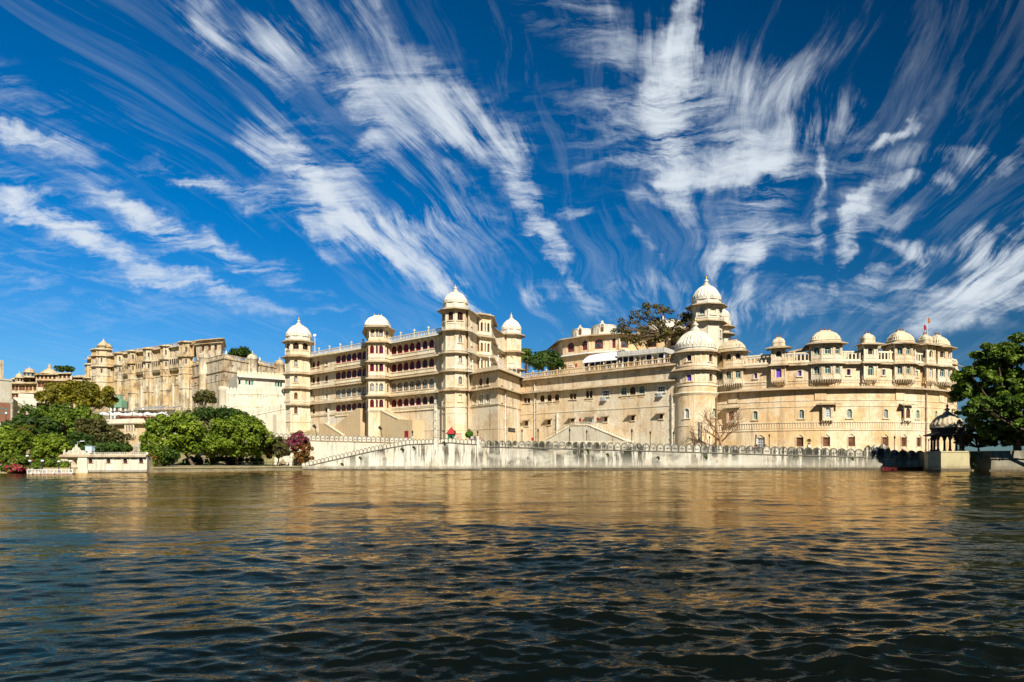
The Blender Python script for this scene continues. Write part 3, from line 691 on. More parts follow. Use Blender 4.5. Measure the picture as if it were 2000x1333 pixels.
# ------------------------------------------------------------------ land
FRONT = [(-600, 101), (-66.2, 101), (-66, 106), (-55.6, 106.8), (-55.4, 107), (-40.4, 131.6), (-6, 133), (69, 135.3), (80.6, 135.6), (81, 122), (100, 118), (140, 112), (700, 90)]
FXS, FYS = [p[0] for p in FRONT], [p[1] for p in FRONT]
def ground_z(x, y):
    p = x / max(y, 1)
    left = np.interp(y, [100, 110, 135, 152, 175, 200, 225, 245, 300, 700], [.8, .85, 1.0, 2.4, 6.5, 11, 16, 20, 23, 26])
    mid = np.interp(x, [-42, -30, -8, 40, 110], [4.8, 5.2, 4.6, 3.7, 3.1]) + (np.interp(y, [200, 215, 260, 700], [0, 10, 18, 20]) if 0 < x < 48 else 0) + (np.interp(y, [175, 205, 235, 300], [1.0, 4, 12, 18]) if x <= 0 else 0)
    yF = float(np.interp(x, [-50, -20], [142.9, 141.0]))
    if x < -20.6 and y < yF: mid = float(np.interp(x, [-40.4, -20.8], [-.3, 3.4])) if x > -40.4 else .8
    k = np.interp(p, [-.375, -.335], [0, 1]); return float(left * (1 - k) + mid * k)
def make_ground():
    xs = sorted(set(list(np.linspace(-600, -120, 12)) + list(np.linspace(-120, 120, 121)) + list(np.linspace(120, 700, 12)) + [-66.2, -66, -40.4, 80.6, 81]))
    ts = [0, 0] + [((i + .02) / 130) ** 1.9 for i in range(131)]
    V = []; n = len(ts)
    for x in xs:
        y0 = float(np.interp(x, FXS, FYS)) + .5
        for j, t in enumerate(ts):
            y = y0 + (900 - y0) * t
            if j > 1: y += .2
            V.append((x, y, -2.5 if j == 0 else ground_z(x, y) + (.0 if j < 3 else .12 * math.sin(x * 1.7) * math.sin(y * 1.3))))
    F = [(i * n + j, (i + 1) * n + j, (i + 1) * n + j + 1, i * n + j + 1) for i in range(len(xs) - 1) for j in range(n - 1)]
    mb = MB(); mb.add(V, F, 0, True)
    m = plaster('dry_earth', (.36, .29, .17), (.16, .17, .05), (.22, .18, .11), .9, .5, .2)
    solo('ground', mb, m, kind='structure')
make_ground()

# ------------------------------------------------------------------ shared building details
def extr(mb, sf, poly, d0, d1, mat=0):
    n = len(poly); vs = [sf.P(u, z, d1) for u, z in poly] + [sf.P(u, z, d0) for u, z in poly]
    mb.add(vs, [tuple(range(n)), tuple(range(2 * n - 1, n - 1, -1))] + [(i, n + i, n + (i + 1) % n, (i + 1) % n) for i in range(n)], mat)
def awning(mb, sf, u, z, w_, out, drop, mat=0, bmat=0):
    P = sf.P; a = w_ * .36; b = w_ / 2; t = .1
    mb.hexa([P(u - b, z - drop - t, out), P(u + b, z - drop - t, out), P(u + a, z - t, -.02), P(u - a, z - t, -.02), P(u - b, z - drop, out), P(u + b, z - drop, out), P(u + a, z, -.02), P(u - a, z, -.02)], mat)
    brackets(mb, sf, u - a * .8, u + a * .8, z - t - .02, w_ * .5, out * .7, .35, .12, bmat)
def gable(mb, sf, u, z, w_, h, d=.14, mat=0):
    b = w_ / 2
    extr(mb, sf, [(u - b - .14, z), (u - b, z), (u, z + h - .2), (u + b, z), (u + b + .14, z), (u + b + .14, z + .12), (u, z + h), (u - b - .14, z + .12)], -.02, d, mat)
    mb.sbox(sf, u - b - .14, u - b, z - 2.3, z, -.02, d - .02, mat); mb.sbox(sf, u + b, u + b + .14, z - 2.3, z, -.02, d - .02, mat)
def pipe(T, sf, u, z0, z1, r=.12, d=.18, mat=None, name='drainpipe'):
    mb = MB(); mb.tube([sf.P(u, z0, d), sf.P(u, z1, d)], r, 6)
    for z in np.arange(z0 + .8, z1 - .3, 2.2): mb.sbox(sf, u - r - .05, u + r + .05, z, z + .16, -.02, d + r + .03)
    T.part(name, mb, mat or PIPE)
def run(mb, sf, u0, u1, z, prof, mat=0): mb.sweep(sf.path(u0, u1), z, prof, mat=mat)
def pilasters(mb, sf, us, z0, z1, w_=.3, d=.14, mat=0):
    for u in us:
        mb.sbox(sf, u - w_ / 2, u + w_ / 2, z0, z1, -.02, d, mat); mb.sbox(sf, u - w_ * .8, u + w_ * .8, z1 - .28, z1 - .1, -.021, d + .08, mat); mb.sbox(sf, u - w_ * .75, u + w_ * .75, z0, z0 + .22, -.021, d + .06, mat)

# ================================================================== the five-storey palace with three domed octagon towers
FPB = GX(760, 195)
FP = Thing('lakeside_palace', 'five-storey cream palace with rows of maroon arched windows and white domed octagonal corner towers', 'palace', (FPB[0], FPB[1], 6))
LF = Flat(GX(604, 216.5), GX(866, 175.6))
E1, E2, E3, E4, E5 = 34.7, 29.4, 24.8, 20.0, 16.0
rows = [(31.3, 2.2), (26.4, 2.15), (21.0, 2.15), (16.55, 2.15)]
cols_r = [769.4, 781.1, 793.1, 804.8, 817.1, 830.1, 842.8]; cols_l = [661, 671.4, 681.6, 692, 702.5, 712.4]
styr = ['maroon', 'maroon', 'brownpale', 'browndark']
wl = []
for i, (zb, h) in enumerate(rows):
    for c in cols_r + cols_l: wl.append((LF.u(c), zb, LF.u(c + 4.8) - LF.u(c - 4.8), h + .2, 2, styr[i]))
    for c in ([613, 621.9, 638] if i < 2 else [613, 638]): wl.append((LF.u(c), zb - .1, LF.u(c + 2.6) - LF.u(c - 2.6), 1.95, 2, ['browndark', 'brown', 'whitepale', 'brown'][i] if c != 638 or i != 0 else 'whitepale'))
mb = MB()
for i, (za, zb_) in enumerate([(E2, E1), (E3, E2), (E4, E3), (E5, E4)]):
    wall(mb, LF, 0, LF.L, za, zb_, [q[:5] for q in wl if za < q[1] < zb_], rev=.2, rmat=1)
wall(mb, LF, 0, LF.L, 3, E5, [])
for i, (zb, h) in enumerate(rows):
    e = [E2, E3, E4, E5][i]
    for cs in (cols_r, cols_l):
        us = [LF.u(c) for c in cs]; st = (us[1] - us[0])
        pu = [us[0] - st / 2] + [(us[k] + us[k + 1]) / 2 for k in range(len(us) - 1)] + [us[-1] + st / 2]
        pilasters(mb, LF, pu, zb - .15, zb + h + .55, .26, .07, 1)
        a, b = pu[0] - .2, pu[-1] + .2
        mb.sbox(LF, a, b, zb - .32, zb - .14, -.02, .30, 1); mb.sbox(LF, a, b, zb - 1.25, zb - 1.08, -.02, .27, 1); mb.sbox(LF, a, b, zb - 1.08, zb - .32, -.02, .16, 1)
        for k in np.arange(a + .1, b - .3, .62): mb.sbox(LF, k, k + .12, zb - 1.08, zb - .32, -.02, .235, 1)
        mb.sbox(LF, a, b, zb + h + .55, zb + h + .72, -.02, .22, 1)
    surrounds(mb, LF, [q[:5] for q in wl if abs(q[1] - zb) < .2 and q[3] < 2.0], 1)
    run(mb, LF, 0, LF.L, e + .22, BAND(.10, .5), 1)
    for k, c in enumerate((628, 646, 653)):      # blank recessed panels
        u = LF.u(c)
        for (p, q, r_, s_) in ((-.7, .7, 0, .1), (-.7, .7, 1.9, 2.0), (-.7, -.6, .1, 1.9), (.6, .7, .1, 1.9)): mb.sbox(LF, u + p, u + q, zb + r_, zb + s_, -.02, .05, 1)
run(mb, LF, 0, LF.L, E5 - .35, COVE(.30, .45), 1); run(mb, LF, 0, LF.L, 9.8, BAND(.07, .2), 1)
FP.part('facade', mb, [CREAM, IVORY])
for (u, z, w_, h, a, st) in wl: window(FP, LF, u, z, w_, h, st, inset=.07)
for z in (E1, E2, E3, E4):
    mb = MB(); run(mb, LF, 0, LF.L, z, CHH(1.45, .12, .5)); brackets(mb, LF, .5, LF.L - .5, z - .2, 1.3, .75, .5, .14)
    FP.part('eave', mb, GREYEAVE if z == E1 else EAVE)
mb = MB(); balustrade(mb, LF, 0, LF.L, E1 + .15, 1.3, .62, .1, 5.4, urn=True); FP.part('roof_balustrade', mb, WHITE)
# bay in the middle of the front, with its domed kiosk
bp = [GX(714, 198), GX(720.5, 187), GX(750.5, 187), GX(765, 190.3)]
bw = [[], [], []]
for i, (zb, h) in enumerate(rows):
    st = styr[i]; bw[0].append((.62, zb, .9, h, st)); bw[1] += [(.20, zb, 1.15, h, st), (.52, zb, .55, h, st), (.80, zb, 1.15, h, st)]; bw[2].append((.48, zb, 1.1, h, st))
bay(FP, 'projecting_bay', bp, 4, 35.5, bw, [E1, E2, E3, E4], [CREAM, IVORY, EAVE], ew=1.0, bands=[(zb - 1.2, .9, .2) for zb, h in rows] + [(zb + 2.5, .25, .14) for zb, h in rows] + [(E5 - .35, .45, .3)], roofz=35.4)
kp = [GX(717.5, 196), GX(722, 188), GX(749.5, 188), GX(762, 191.5)]; kp2 = kp + [GX(757, 203), GX(724, 204)]
kw = [[(.5, 36.1, 1.0, 2.1, 'brownpale')], [(.20, 36.1, 1.1, 2.1, 'brownpale'), (.52, 36.1, .5, 2.1, 'brownpale'), (.80, 36.1, 1.1, 2.1, 'brownpale')], [(.5, 36.1, 1.0, 2.1, 'brownpale')], [], [], []]
ko = bay(FP, 'roof_kiosk', kp2 + [kp2[0]], 34.9, 39.2, kw, [], ew=1.0, bands=[(35.1, .8, .16), (38.5, .25, .15)], soffit=False)
em = MB(); em.sweep(kp2, 39.1, CHH(1.5, .12, .45), closed=True); FP.part('eave', em, EAVE, ko)
kc = Vector((sum(p[0] for p in kp2) / 6, sum(p[1] for p in kp2) / 6)); KF = Flat((kc.x - 5, kc.y), (kc.x + 5, kc.y))
dm = MB(); bangla(dm, KF, 5, 39.25, 3.35, 4.4, 3.1, nfin=3, drum=.8); FP.part('dome', dm, [DOMEW, GOLD], ko)
# outside stair ramps against the front
RAMP = Flat(GX(604, 216.5), GX(866, 175.6))
mb = MB()
q = lambda px, py: (RAMP.u(px), Zs(RAMP, px, py))
extr(mb, RAMP, [(RAMP.u(748), 4), (RAMP.u(826), 4), q(826, 822), q(798, 820.5), q(752, 798), (RAMP.u(748), Zs(RAMP, 748, 798))], 0, 3.6, 0)
extr(mb, RAMP, [(RAMP.u(674), 4), (RAMP.u(722), 4), q(722, 799), q(716, 799), q(674, 832)], 0, 3.4, 0)
extr(mb, RAMP, [(RAMP.u(649), 4), (RAMP.u(694), 4), q(694, 851), q(660, 829), q(649, 829)], 0, 4.6, 0)
extr(mb, RAMP, [q(752, 798.2), q(798, 820.7), q(798, 819), q(752, 796.4)], 3.2, 3.75, 1)
extr(mb, RAMP, [q(660, 829.2), q(694, 851.2), q(694, 849), q(660, 827)], 4.2, 4.75, 1)
FP.part('stair_ramp', mb, [RAW, IVORY])
mb = MB(); sfR = RAMP; u = RAMP.u(814.5); mb.sbox(sfR, u - .75, u + .75, 4, ZY(843, 183), 3.5, 3.68); FP.part('door', mb, MAROON)
for c, t in ((607.5, E5), (642, E4 - .3), (643.8, E4 - .3), (850.5, E4 - .3), (853, E4 - .3)): pipe(FP, LF, LF.u(c), 5, t, .16, .25, WPIPE)
mb = MB()      # white patched rectangle of wall
mb.sbox(LF, LF.u(645), LF.u(673), 7, ZY(817, 208), -.02, .03); FP.part('whitewashed_panel', mb, WHITE)
# towers
cx, cy = GX(583.5, 216)
allp = [(E2 + .9, E1 - .9), (E3 + .7, E2 - .9), (E4 + .7, E3 - .9), (E5 + .6, E4 - .9)]
tw = [(0, 36.6, 1.9, 2.2, 'browndk'), (1, 36.6, 1.9, 2.2, 'browndk'), (7, 36.6, 1.3, 2.2, 'browndk')] + [(0, z + .9, 1.15, 2.1, s_) for z, s_ in ((30.4, 'brownpale'), (25.4, 'brownpale'), (20.2, 'brown'), (15.6, 'brown'))]
round_tower_parts(FP, cx, cy, 4.05, R(-18.5), 4, 39.7, [(E1, 1.3), E2, E3, E4 - .4, (39.6, 1.3)], tw, 4.2, 3.85, drum=1.1, fin=1.15, panels=allp, bands=[(z + .25, .55, .12) for z in (E1, E2, E3, E4)] + [(36.1, .2, .1), (E5 - 2, .3, .15), (11.5, .2, .1)])
cx, cy = GX(889.5, 174.5)
tw = [(0, 37.2, 1.35, 2.3, 'browndk'), (1, 37.2, 1.55, 2.3, 'browndk'), (7, 37.2, 1.2, 2.3, 'browndk')] + [(1, z, 1.05, 1.95, s_) for z, s_ in ((31.6, 'brownpale'), (26.5, 'brownpale'), (21.2, 'brownpale'))] + [(1, 16.8, 1.1, 1.8, 'blind')]
round_tower_parts(FP, cx, cy, 3.35, R(-40.2), 4, 40.6, [(E1 + .3, 1.3), E2, E3, E4, (40.4, 1.3)], tw, 3.3, 3.05, drum=1.2, fin=1.0, panels=allp + [(36.9, 39.6)], bands=[(z + .25, .55, .12) for z in (E1, E2, E3, E4)] + [(36.4, .25, .1), (E5 - .6, .5, .18), (13.9, .2, .1), (9.6, .2, .1)])
cx, cy = GX(998.5, 209)
round_tower_parts(FP, cx, cy, 3.15, R(-22), 12, 40.6, [(E1 + .4, 1.3), (E2 + .6, 1.3), (40.4, 1.3)], [(0, 31.5, 1.0, 2.0, 'blind')], 3.6, 3.0, drum=1.1, fin=1.0, panels=[(36.6, 39.4), (31.2, 33.8)], bands=[(E1 + .6, .5, .12)], name='tower')
# right-hand flank with its bay
RF = Flat(GX(914, 173), GX(981, 207))
fw = [(RF.u(921), 36.6, .75, 1.7, 2, 'brown'), (RF.u(921), 31.6, .8, 1.9, 2, 'whitepale'), (RF.u(921), 26.6, .8, 1.9, 2, 'brown'), (RF.u(971), 36.2, 1.0, 1.9, 2, 'whitepale'), (RF.u(972), 31.4, 1.0, 1.9, 2, 'whitepale')]
mb = MB(); wall(mb, RF, 0, RF.L, 10, 40.3, [q_[:5] for q_ in fw], rmat=1); surrounds(mb, RF, [q_[:5] for q_ in fw], 1)
for e in (E1 + .5, E2 + .5, E3 + .5): run(mb, RF, 0, RF.L, e, BAND(.12, .6), 1)
FP.part('flank_wall', mb, [CREAM, IVORY])
for (u, z, w_, h, a, st) in fw: window(FP, RF, u, z, w_, h, st)
for e in (40.2, E1 + .3, E2 + .3, E3):
    mb = MB(); run(mb, RF, 0, RF.L, e, CHH(1.2, .12, .42)); FP.part('eave', mb, GREYEAVE if e < 40 else EAVE)
rb = [GX(930.5, 181.5), GX(937, 181), GX(958, 183), GX(965.5, 198)]
rw = [[], [], []]
for zb, st in ((36.4, 'browndk'), (31.0, 'brown'), (26.4, 'brown')):
    rw[0].append((.5, zb, .62, 2.3, st)); rw[1] += [(.18, zb, .75, 2.3, st), (.5, zb, .42, 2.3, st), (.8, zb, .75, 2.3, st)]; rw[2] += [(.3, zb, 1.4, 2.3, st)]
bay(FP, 'projecting_bay', rb, 20, 41.2, rw, [41.0, E1 + .5, E2 + .5], ew=1.1, bands=[(E1 + .7, .6, .2), (E2 + .7, .6, .2), (35.7, .25, .15), (40.2, .3, .18)], roofz=41.1)
# flat roofs, back walls
lt, ct, bt = Vector(GX(583.5, 216)), Vector(GX(889.5, 174.5)), Vector(GX(998.5, 209)); bk = lt + (bt - ct)
mb = MB(); mb.prism([(lt.x, lt.y), (ct.x, ct.y + .6), (bt.x - .6, bt.y), (bk.x, bk.y)], E1 - .5, E1 + .05)
cm = (ct + lt * .28) / 1.28
mb.prism([(ct.x - 4, ct.y + 6.5), (ct.x + .3, ct.y + 3), (bt.x - .8, bt.y), (bt.x - 16, bt.y + 11)], E1, 40.35)
for a, b in ((bt, bk), (bk, lt)): mb.quad((a.x, a.y, 8), (b.x, b.y, 8), (b.x, b.y, E1), (a.x, a.y, E1))
FP.part('roof', mb, IVORY)
# two-storey lower block at the foot of the corner tower
lw = [GX(913, 176), GX(972.5, 166), GX(1016.5, 183)]
L1, L2 = Flat(lw[0], lw[1]), Flat(lw[1], lw[2])
wq = lambda c, k: L1.u(c + k) - L1.u(c - k)
h1 = [(L1.u(c), 20.75, wq(c, 3), 1.9, 2, s_) for c, s_ in ((926.6, 'whitepale'), (939.4, 'brown'), (952.4, 'brown'))] + [(L1.u(c), 16.2, wq(c, 4), 2.5, 1, 'greyarch') for c in (926.9, 939.7, 953)]
h2 = [(L2.u(979.7), 20.7, .6, 1.8, 0, 'rectbr'), (L2.u(1000), 20.7, .8, 1.8, 0, 'rectbr'), (L2.u(980), 16.4, .7, 2.0, 1, 'whitearch'), (L2.u(1000.5), 16.2, .9, 1.9, 0, 'rectbr')]
mb = MB()
for sf, hs in ((L1, h1), (L2, h2)):
    wall(mb, sf, 0, sf.L, E4, 24.2, [h for h in [k[:5] for k in hs] if h[1] > E4], rmat=1); wall(mb, sf, 0, sf.L, 3, E4, [h for h in [k[:5] for k in hs] if h[1] < E4], rmat=1)
    surrounds(mb, sf, [k[:5] for k in hs], 1)
mb.sweep(lw, E5 - .55, COVE(.25, .4), mat=1); mb.sweep(lw, 9.7, BAND(.06, .15), mat=1); mb.sweep(lw, 24.2, BAND(.1, .9), mat=1)
mb.add([(*lw[0], 24.3), (*lw[1], 24.3), (*lw[2], 24.3), (*GX(1005, 206), 24.3), (*GX(925, 185), 24.3)], [(0, 1, 2, 3, 4)], 1)
lo = FP.part('lower_block', mb, [CREAM, IVORY])
for sf, hs in ((L1, h1), (L2, h2)):
    for (u, z, w_, h, a, st) in hs: window(FP, sf, u, z, w_, h, st, inset=.1)
for e, w_ in ((24.3, 1.3), (E4, 1.1)):
    mb = MB(); mb.sweep(lw, e, CHH(w_, .12, .42)); brackets(mb, L1, .5, L1.L - .4, e - .2, 1.2, .7, .5); brackets(mb, L2, .5, L2.L - .4, e - .2, 1.2, .7, .5); FP.part('eave', mb, EAVE)
mb = MB()
for sf in (L1, L2):
    for u in np.arange(1.5, sf.L, 3.6): p = sf.P(u, 24.9, -.5); mb.tube([p, p + Vector((0, 0, 2.4))], .09, 6); mb.lathe(p + Vector((0, 0, 2.4)), [(.1, 0), (.2, .1), (.2, .3), (.02, .45)], 6)
    mb.tube([sf.P(1.5, 26.1, -.5), sf.P(sf.L - 1, 26.1, -.5)], .04, 4)
FP.part('terrace_railing', mb, WHITEP)
pipe(FP, L2, L2.u(985.5), 5, E4 - .4, .16, .22, WPIPE); pipe(FP, L2, L2.u(1008.5), 6, E5 - .4, .14, .2, WPIPE); pipe(FP, L2, L2.u(987), 8, E4 - .4, .08, .2, BROWN)
mb = MB(); mb.sbox(L1, L1.u(875.5 + 40), L1.u(917.5), 4, 4.1, .0, .03); mb.sbox(L2, L2.u(992), L2.u(1006), ZY(843, 172), ZY(835, 172), -.02, .06, 0); FP.part('vent', mb, DARKIN)

# ================================================================== long plain wing
MWL = GX(1016.3, 183.2)
MW = Flat(MWL, GX(1322, 152.6)); b0 = MW.P(MW.L / 2, 4)
MP = Thing('palace_wing', 'long plain cream wing with terrace balustrade, pierced vents and small hooded windows', 'palace wing', b0)
zz = lambda px, py: Zs(MW, px, py)
MR = 23.7; M2 = 20.2
def mwh(px, py, wpx, hpx, st): y = depth(MW, px); return (MW.u(px), ZY(py, y), (MW.u(px + wpx / 2) - MW.u(px - wpx / 2)) * .96, hpx * y / FPX, STY[st][2], st)
ws = [mwh(1026.5, 787.5, 6, 10, 'rectbr'), mwh(1033, 787.5, 6, 10, 'rectbr')]
ws += [mwh(c, 785.5 - (c - 1059) * .075, 9, 13.5, 'browndk') for c in (1059.5, 1073.5, 1088)]
ws += [mwh(1116, 780, 6, 11, 'rectbr'), mwh(1123, 780, 6, 11, 'rectbr'), mwh(1147.5, 778, 6, 15, 'browndk'), mwh(1154.5, 778, 6, 15, 'browndk'), mwh(1183.3, 775, 14, 13, 'rectw')]
ws += [mwh(1218.5, 773, 12, 17, 'blue'), mwh(1236, 771.5, 12, 16, 'browndk'), mwh(1253.8, 770, 12, 17, 'blue'), mwh(1291.5, 767, 16, 13, 'rectw')]
sm = [mwh(c, y, 6.5, 9.5, 'rectbr') for c, y in ((1029, 832), (1073, 830), (1119, 827.5), (1183.5, 824), (1236.5, 821.5), (1292, 818.5))]
dr = [mwh(1153.5, 829.5, 13, 13.5, 'doorw')]
jl = [mwh(c, y + 3.5, 11.5, 6.5, 'jali') for c, y in ((1029.5, 752), (1073, 748), (1119.3, 743), (1150, 740), (1182.5, 736.5), (1235.7, 731.5), (1290, 726.5), (1305, 722))]
jl += [mwh(1018.6, 757, 4, 6, 'rectb'), mwh(1085, 802.5, 4, 4, 'rectb')]
mb = MB()
tall = lambda h: h[:5]
wall(mb, MW, 0, MW.L, M2, MR, [tall(h) for h in jl if h[1] > M2], rmat=1, rev=.3); wall(mb, MW, 0, MW.L, 14.4, M2, [tall(h) for h in ws if h[1] > 14.4], rmat=1, rev=.3)
wall(mb, MW, 0, MW.L, 2, 14.4, [tall(h) for h in sm + dr + jl if h[1] < 14.4], rmat=1, rev=.3)
surrounds(mb, MW, [tall(h) for h in ws], 1); surrounds(mb, MW, [tall(h) for h in sm], 1)
run(mb, MW, 0, MW.L, 14.2, BAND(.10, .3), 1); run(mb, MW, 0, MW.L, 7.6, BAND(.05, .12), 1)
for h in ws[2:5] + ws[10:13] + ws[7:9]: mb.sbox(MW, h[0] - h[2] / 2, h[0] + h[2] / 2, h[1] - .75, h[1] - .22, -.02, .08, 2)
mb.add([(*MW.P(0, 0)[:2], MR), (*MW.P(MW.L, 0)[:2], MR), (*GX(1330, 185), MR), (*GX(1010, 207), MR)], [(0, 1, 2, 3)], 1)
MP.part('wall', mb, [CREAM, IVORY, OCHRE])
for h in ws + sm + dr: window(MP, MW, h[0], h[1], h[2], h[3], h[5], inset=.1)
for h in jl: window(MP, MW, h[0], h[1], h[2], h[3], h[5], name='pierced_vent', inset=.05)
for e, w_ in ((MR, 1.1), (M2, 1.25)):
    mb = MB(); run(mb, MW, -.3, MW.L, e, CHH(w_, .12, .45)); brackets(mb, MW, .5, MW.L - .4, e - .2, 1.5, .7, .5); MP.part('eave', mb, EAVE)
mb = MB(); balustrade(mb, MW, 0, MW.L, MR + .15, 1.25, .5, .15, 4.4, mat=0)
for u in np.arange(.1, MW.L, 4.45): p = MW.P(u, MR + 1.5, .15); mb.lathe(p, [(.14, 0), (.22, .12), (.2, .3), (.06, .4), (.1, .5), (.02, .6)], 8)
MP.part('terrace_balustrade', mb, OCHRE)
for h in sm:
    mb = MB(); awning(mb, MW, h[0], h[1] + h[3] + .45, MW.u(1200) - MW.u(1180.5), .95, .35); MP.part('awning', mb, EAVE)
mb = MB(); awning(mb, MW, dr[0][0], dr[0][1] + dr[0][3] + .5, 3.3, 1.0, .35); MP.part('awning', mb, EAVE)
# double stair
mb = MB(); q = lambda px, py: (MW.u(px), zz(px, py)); D0 = 3.2
pl = [(MW.u(1078), 3), (MW.u(1240), 3), q(1240, 864), q(1164, 832.5), q(1133, 832.5), q(1083, 860), (MW.u(1078), zz(1078, 862))]
pl = [(u, z) for u, z in pl]; SW = Flat(tuple(MW.P(0, 0, D0)[:2]), tuple(MW.P(MW.L, 0, D0)[:2]))
ar = [(MW.u(1148), 3.6, 1.25, 2.4, 1), (MW.u(1181), 3.6, .8, 2.1, 1), (MW.u(1116), 3.6, .7, 1.5, 1)]
loops = [pl] + [opening(h[2], h[3], 1, 6, h[0], h[1]) for h in ar]; fl = [p for l in loops for p in l]
tr = tessellate_polygon([[Vector((p[0], p[1], 0)) for p in l] for l in loops]); mb.add([SW.P(p[0], p[1]) for p in fl], [t[::-1] for t in tr], 0)
for l in loops[1:]:
    m = len(l); mb.add([SW.P(*p) for p in l] + [SW.P(p[0], p[1], -.6) for p in l], [(i, m + i, m + (i + 1) % m, (i + 1) % m) for i in range(m)] , 1)
    mb.add([SW.P(p[0], p[1], -.6) for p in l], [tuple(range(m))], 2)
n = len(pl); mb.add([SW.P(*p) for p in pl] + [MW.P(p[0], p[1], .02) for p in pl], [(i, n + i, n + (i + 1) % n, (i + 1) % n) for i in range(2, n)], 0)
for a, b in ((pl[2], pl[3]), (pl[3], pl[4]), (pl[4], pl[5])):
    for dz, t in ((.75, .14), (.0, .12)): extr(mb, SW, [(a[0], a[1] + dz), (b[0], b[1] + dz), (b[0], b[1] + dz + t), (a[0], a[1] + dz + t)][::1], -.12, .14, 1)
    for k in range(int(abs(b[0] - a[0]) / .45)):
        t = (k + .5) / int(abs(b[0] - a[0]) / .45); u = a[0] + (b[0] - a[0]) * t; z = a[1] + (b[1] - a[1]) * t; mb.sbox(SW, u - .06, u + .06, z, z + .8, -.05, .06, 1)
MP.part('double_stair', mb, [PALEWALL, IVORY, OCHRE])
mb = MB(); mb.sbox(MW, MW.u(1007), MW.u(1310), 2, 7.6, -.01, .03); MP.part('whitewashed_dado', mb, IVORY)
for c, z0, z1, m_, r_ in ((1045, 3, MR - .6, WPIPE, .13), (1047.5, 3, M2, PIPE, .12), (1312, 4, 17, PIPE, .15), (1314.2, 4, 16, WPIPE, .12), (1089, 7.6, 14, WPIPE, .25)): pipe(MP, MW, MW.u(c), z0, z1, r_, .2, m_)
for c, y in ((1181, 779.5), (1290.5, 771.5)):
    mb = MB(); u = MW.u(c); z = zz(c, y + 3); mb.sbox(MW, u - .55, u + .45, z, z + .7, .15, .6); mb.sbox(MW, u - .75, u + .65, z - .12, z - .02, -.02, .7)
    p = MW.P(u - .05, z + .35, .6); t_, n_ = MW.tn(0)
    ring = [p + Vector((t_.x * .27 * math.cos(a), t_.y * .27 * math.cos(a), .27 * math.sin(a))) + Vector((n_.x, n_.y, 0)) * .02 for a in np.linspace(0, 6.28, 14)]; mb.tube(ring, .03, 4)
    MP.part('air_conditioner', mb, STEEL)

# ================================================================== round tower with the big fluted dome
cx, cy = GX(1358, 153.5); RT = Thing('round_tower', 'stout round cream tower under the broadest fluted white dome', 'tower', (cx, cy, 4))
rs = Cyl((cx, cy), 4.5, .45); rl = 4.5 * math.pi
Z1, Z2, Z3 = 26.2, 22.2, 18.3
rh = [(rs.u(1345.5), 23.7, 1.1, 1.5, 0, 'bluer'), (rs.u(1388), 23.6, 1.1, 1.6, 0, 'rectbr'), (rs.u(1345.5), 19.3, 1.1, 1.6, 0, 'violetr'), (rs.u(1388.5), 19.3, 1.1, 1.6, 0, 'rectbr'), (rs.u(1342), 11.2, 1.0, 2.1, 1, 'whitearch'), (rs.u(1392.7), 11.4, 1.2, 2.0, 1, 'greenshut')]
mb = MB()
wall(mb, rs, -rl, rl, Z2, Z1, [h[:5] for h in rh if h[1] > Z2], rmat=1, rev=.3); wall(mb, rs, -rl, rl, Z3, Z2, [h[:5] for h in rh if Z3 < h[1] < Z2], rmat=1, rev=.3); wall(mb, rs, -rl, rl, 2, Z3, [h[:5] for h in rh if h[1] < Z3], rmat=1, rev=.3, d=.22)
surrounds(mb, rs, [h[:5] for h in rh if h[1] > Z3], 1); surrounds(mb, rs, [h[:5] for h in rh if h[1] < Z3], 1, d=.22)
for z, h_, d_ in ((Z3, .35, .38), (Z3 - 1.4, .2, .34), (Z3 + .7, .15, .1), (9.5, .15, .3), (Z2 + .5, .3, .12), (Z1 - .8, .25, .12), (Z2 - .9, .2, .1)): run(mb, rs, -rl, rl, z, BAND(d_, h_), 1)
run(mb, rs, -rl, rl, Z3 - 2.1, [(.2, 0), (.24, 0), (.55, .55), (.2, .8)], 1)
for f in [q_ for q_ in np.arange(-2.6, 2.6, .26) if all(abs(q_ * 4.5 - h[0]) > 1.0 for h in rh if h[1] > Z3)]: mb.sbox(rs, f * 4.5 - .16, f * 4.5 + .16, Z2 + .8, Z1 - .8, -.03, .1, 1); mb.sbox(rs, f * 4.5 - .16, f * 4.5 + .16, Z3 + .85, Z2 - .9, -.03, .09, 1)
RT.part('wall', mb, [OCHRE, IVORY])
for (u, z, w_, h, a, st) in rh: window(RT, rs, u, z, w_, h, st, d=.22 if z < Z3 else 0)
for z, w_ in ((Z1, .75), (Z2, .9)):
    mb = MB(); run(mb, rs, -rl, rl, z, CHH(w_ + .2, .12, .4)); RT.part('eave', mb, EAVE)
mb = MB(); mb.lathe((cx, cy, Z1), [(4.5, 0), (4.55, .1), (4.45, .5), (4.3, .6)], 72); dome(mb, (cx, cy, Z1 + .55), 4.35, 4.5, 32); do_ = RT.part('dome', mb, DOMEW)
mb = MB(); finial(mb, (cx, cy, Z1 + .5 + 4.75), 1.5); RT.part('finial', mb, [DOMEW, GOLD], do_)
for k, c in enumerate((1364.5, 1366.8, 1369)): pipe(RT, rs, rs.u(c), 3.5, 10.3, .07, .34, IRON if k != 1 else WPIPE)
pipe(RT, rs, rs.u(1395.2), 3.5, Z3 - 2.3, .12, .42, BROWN)

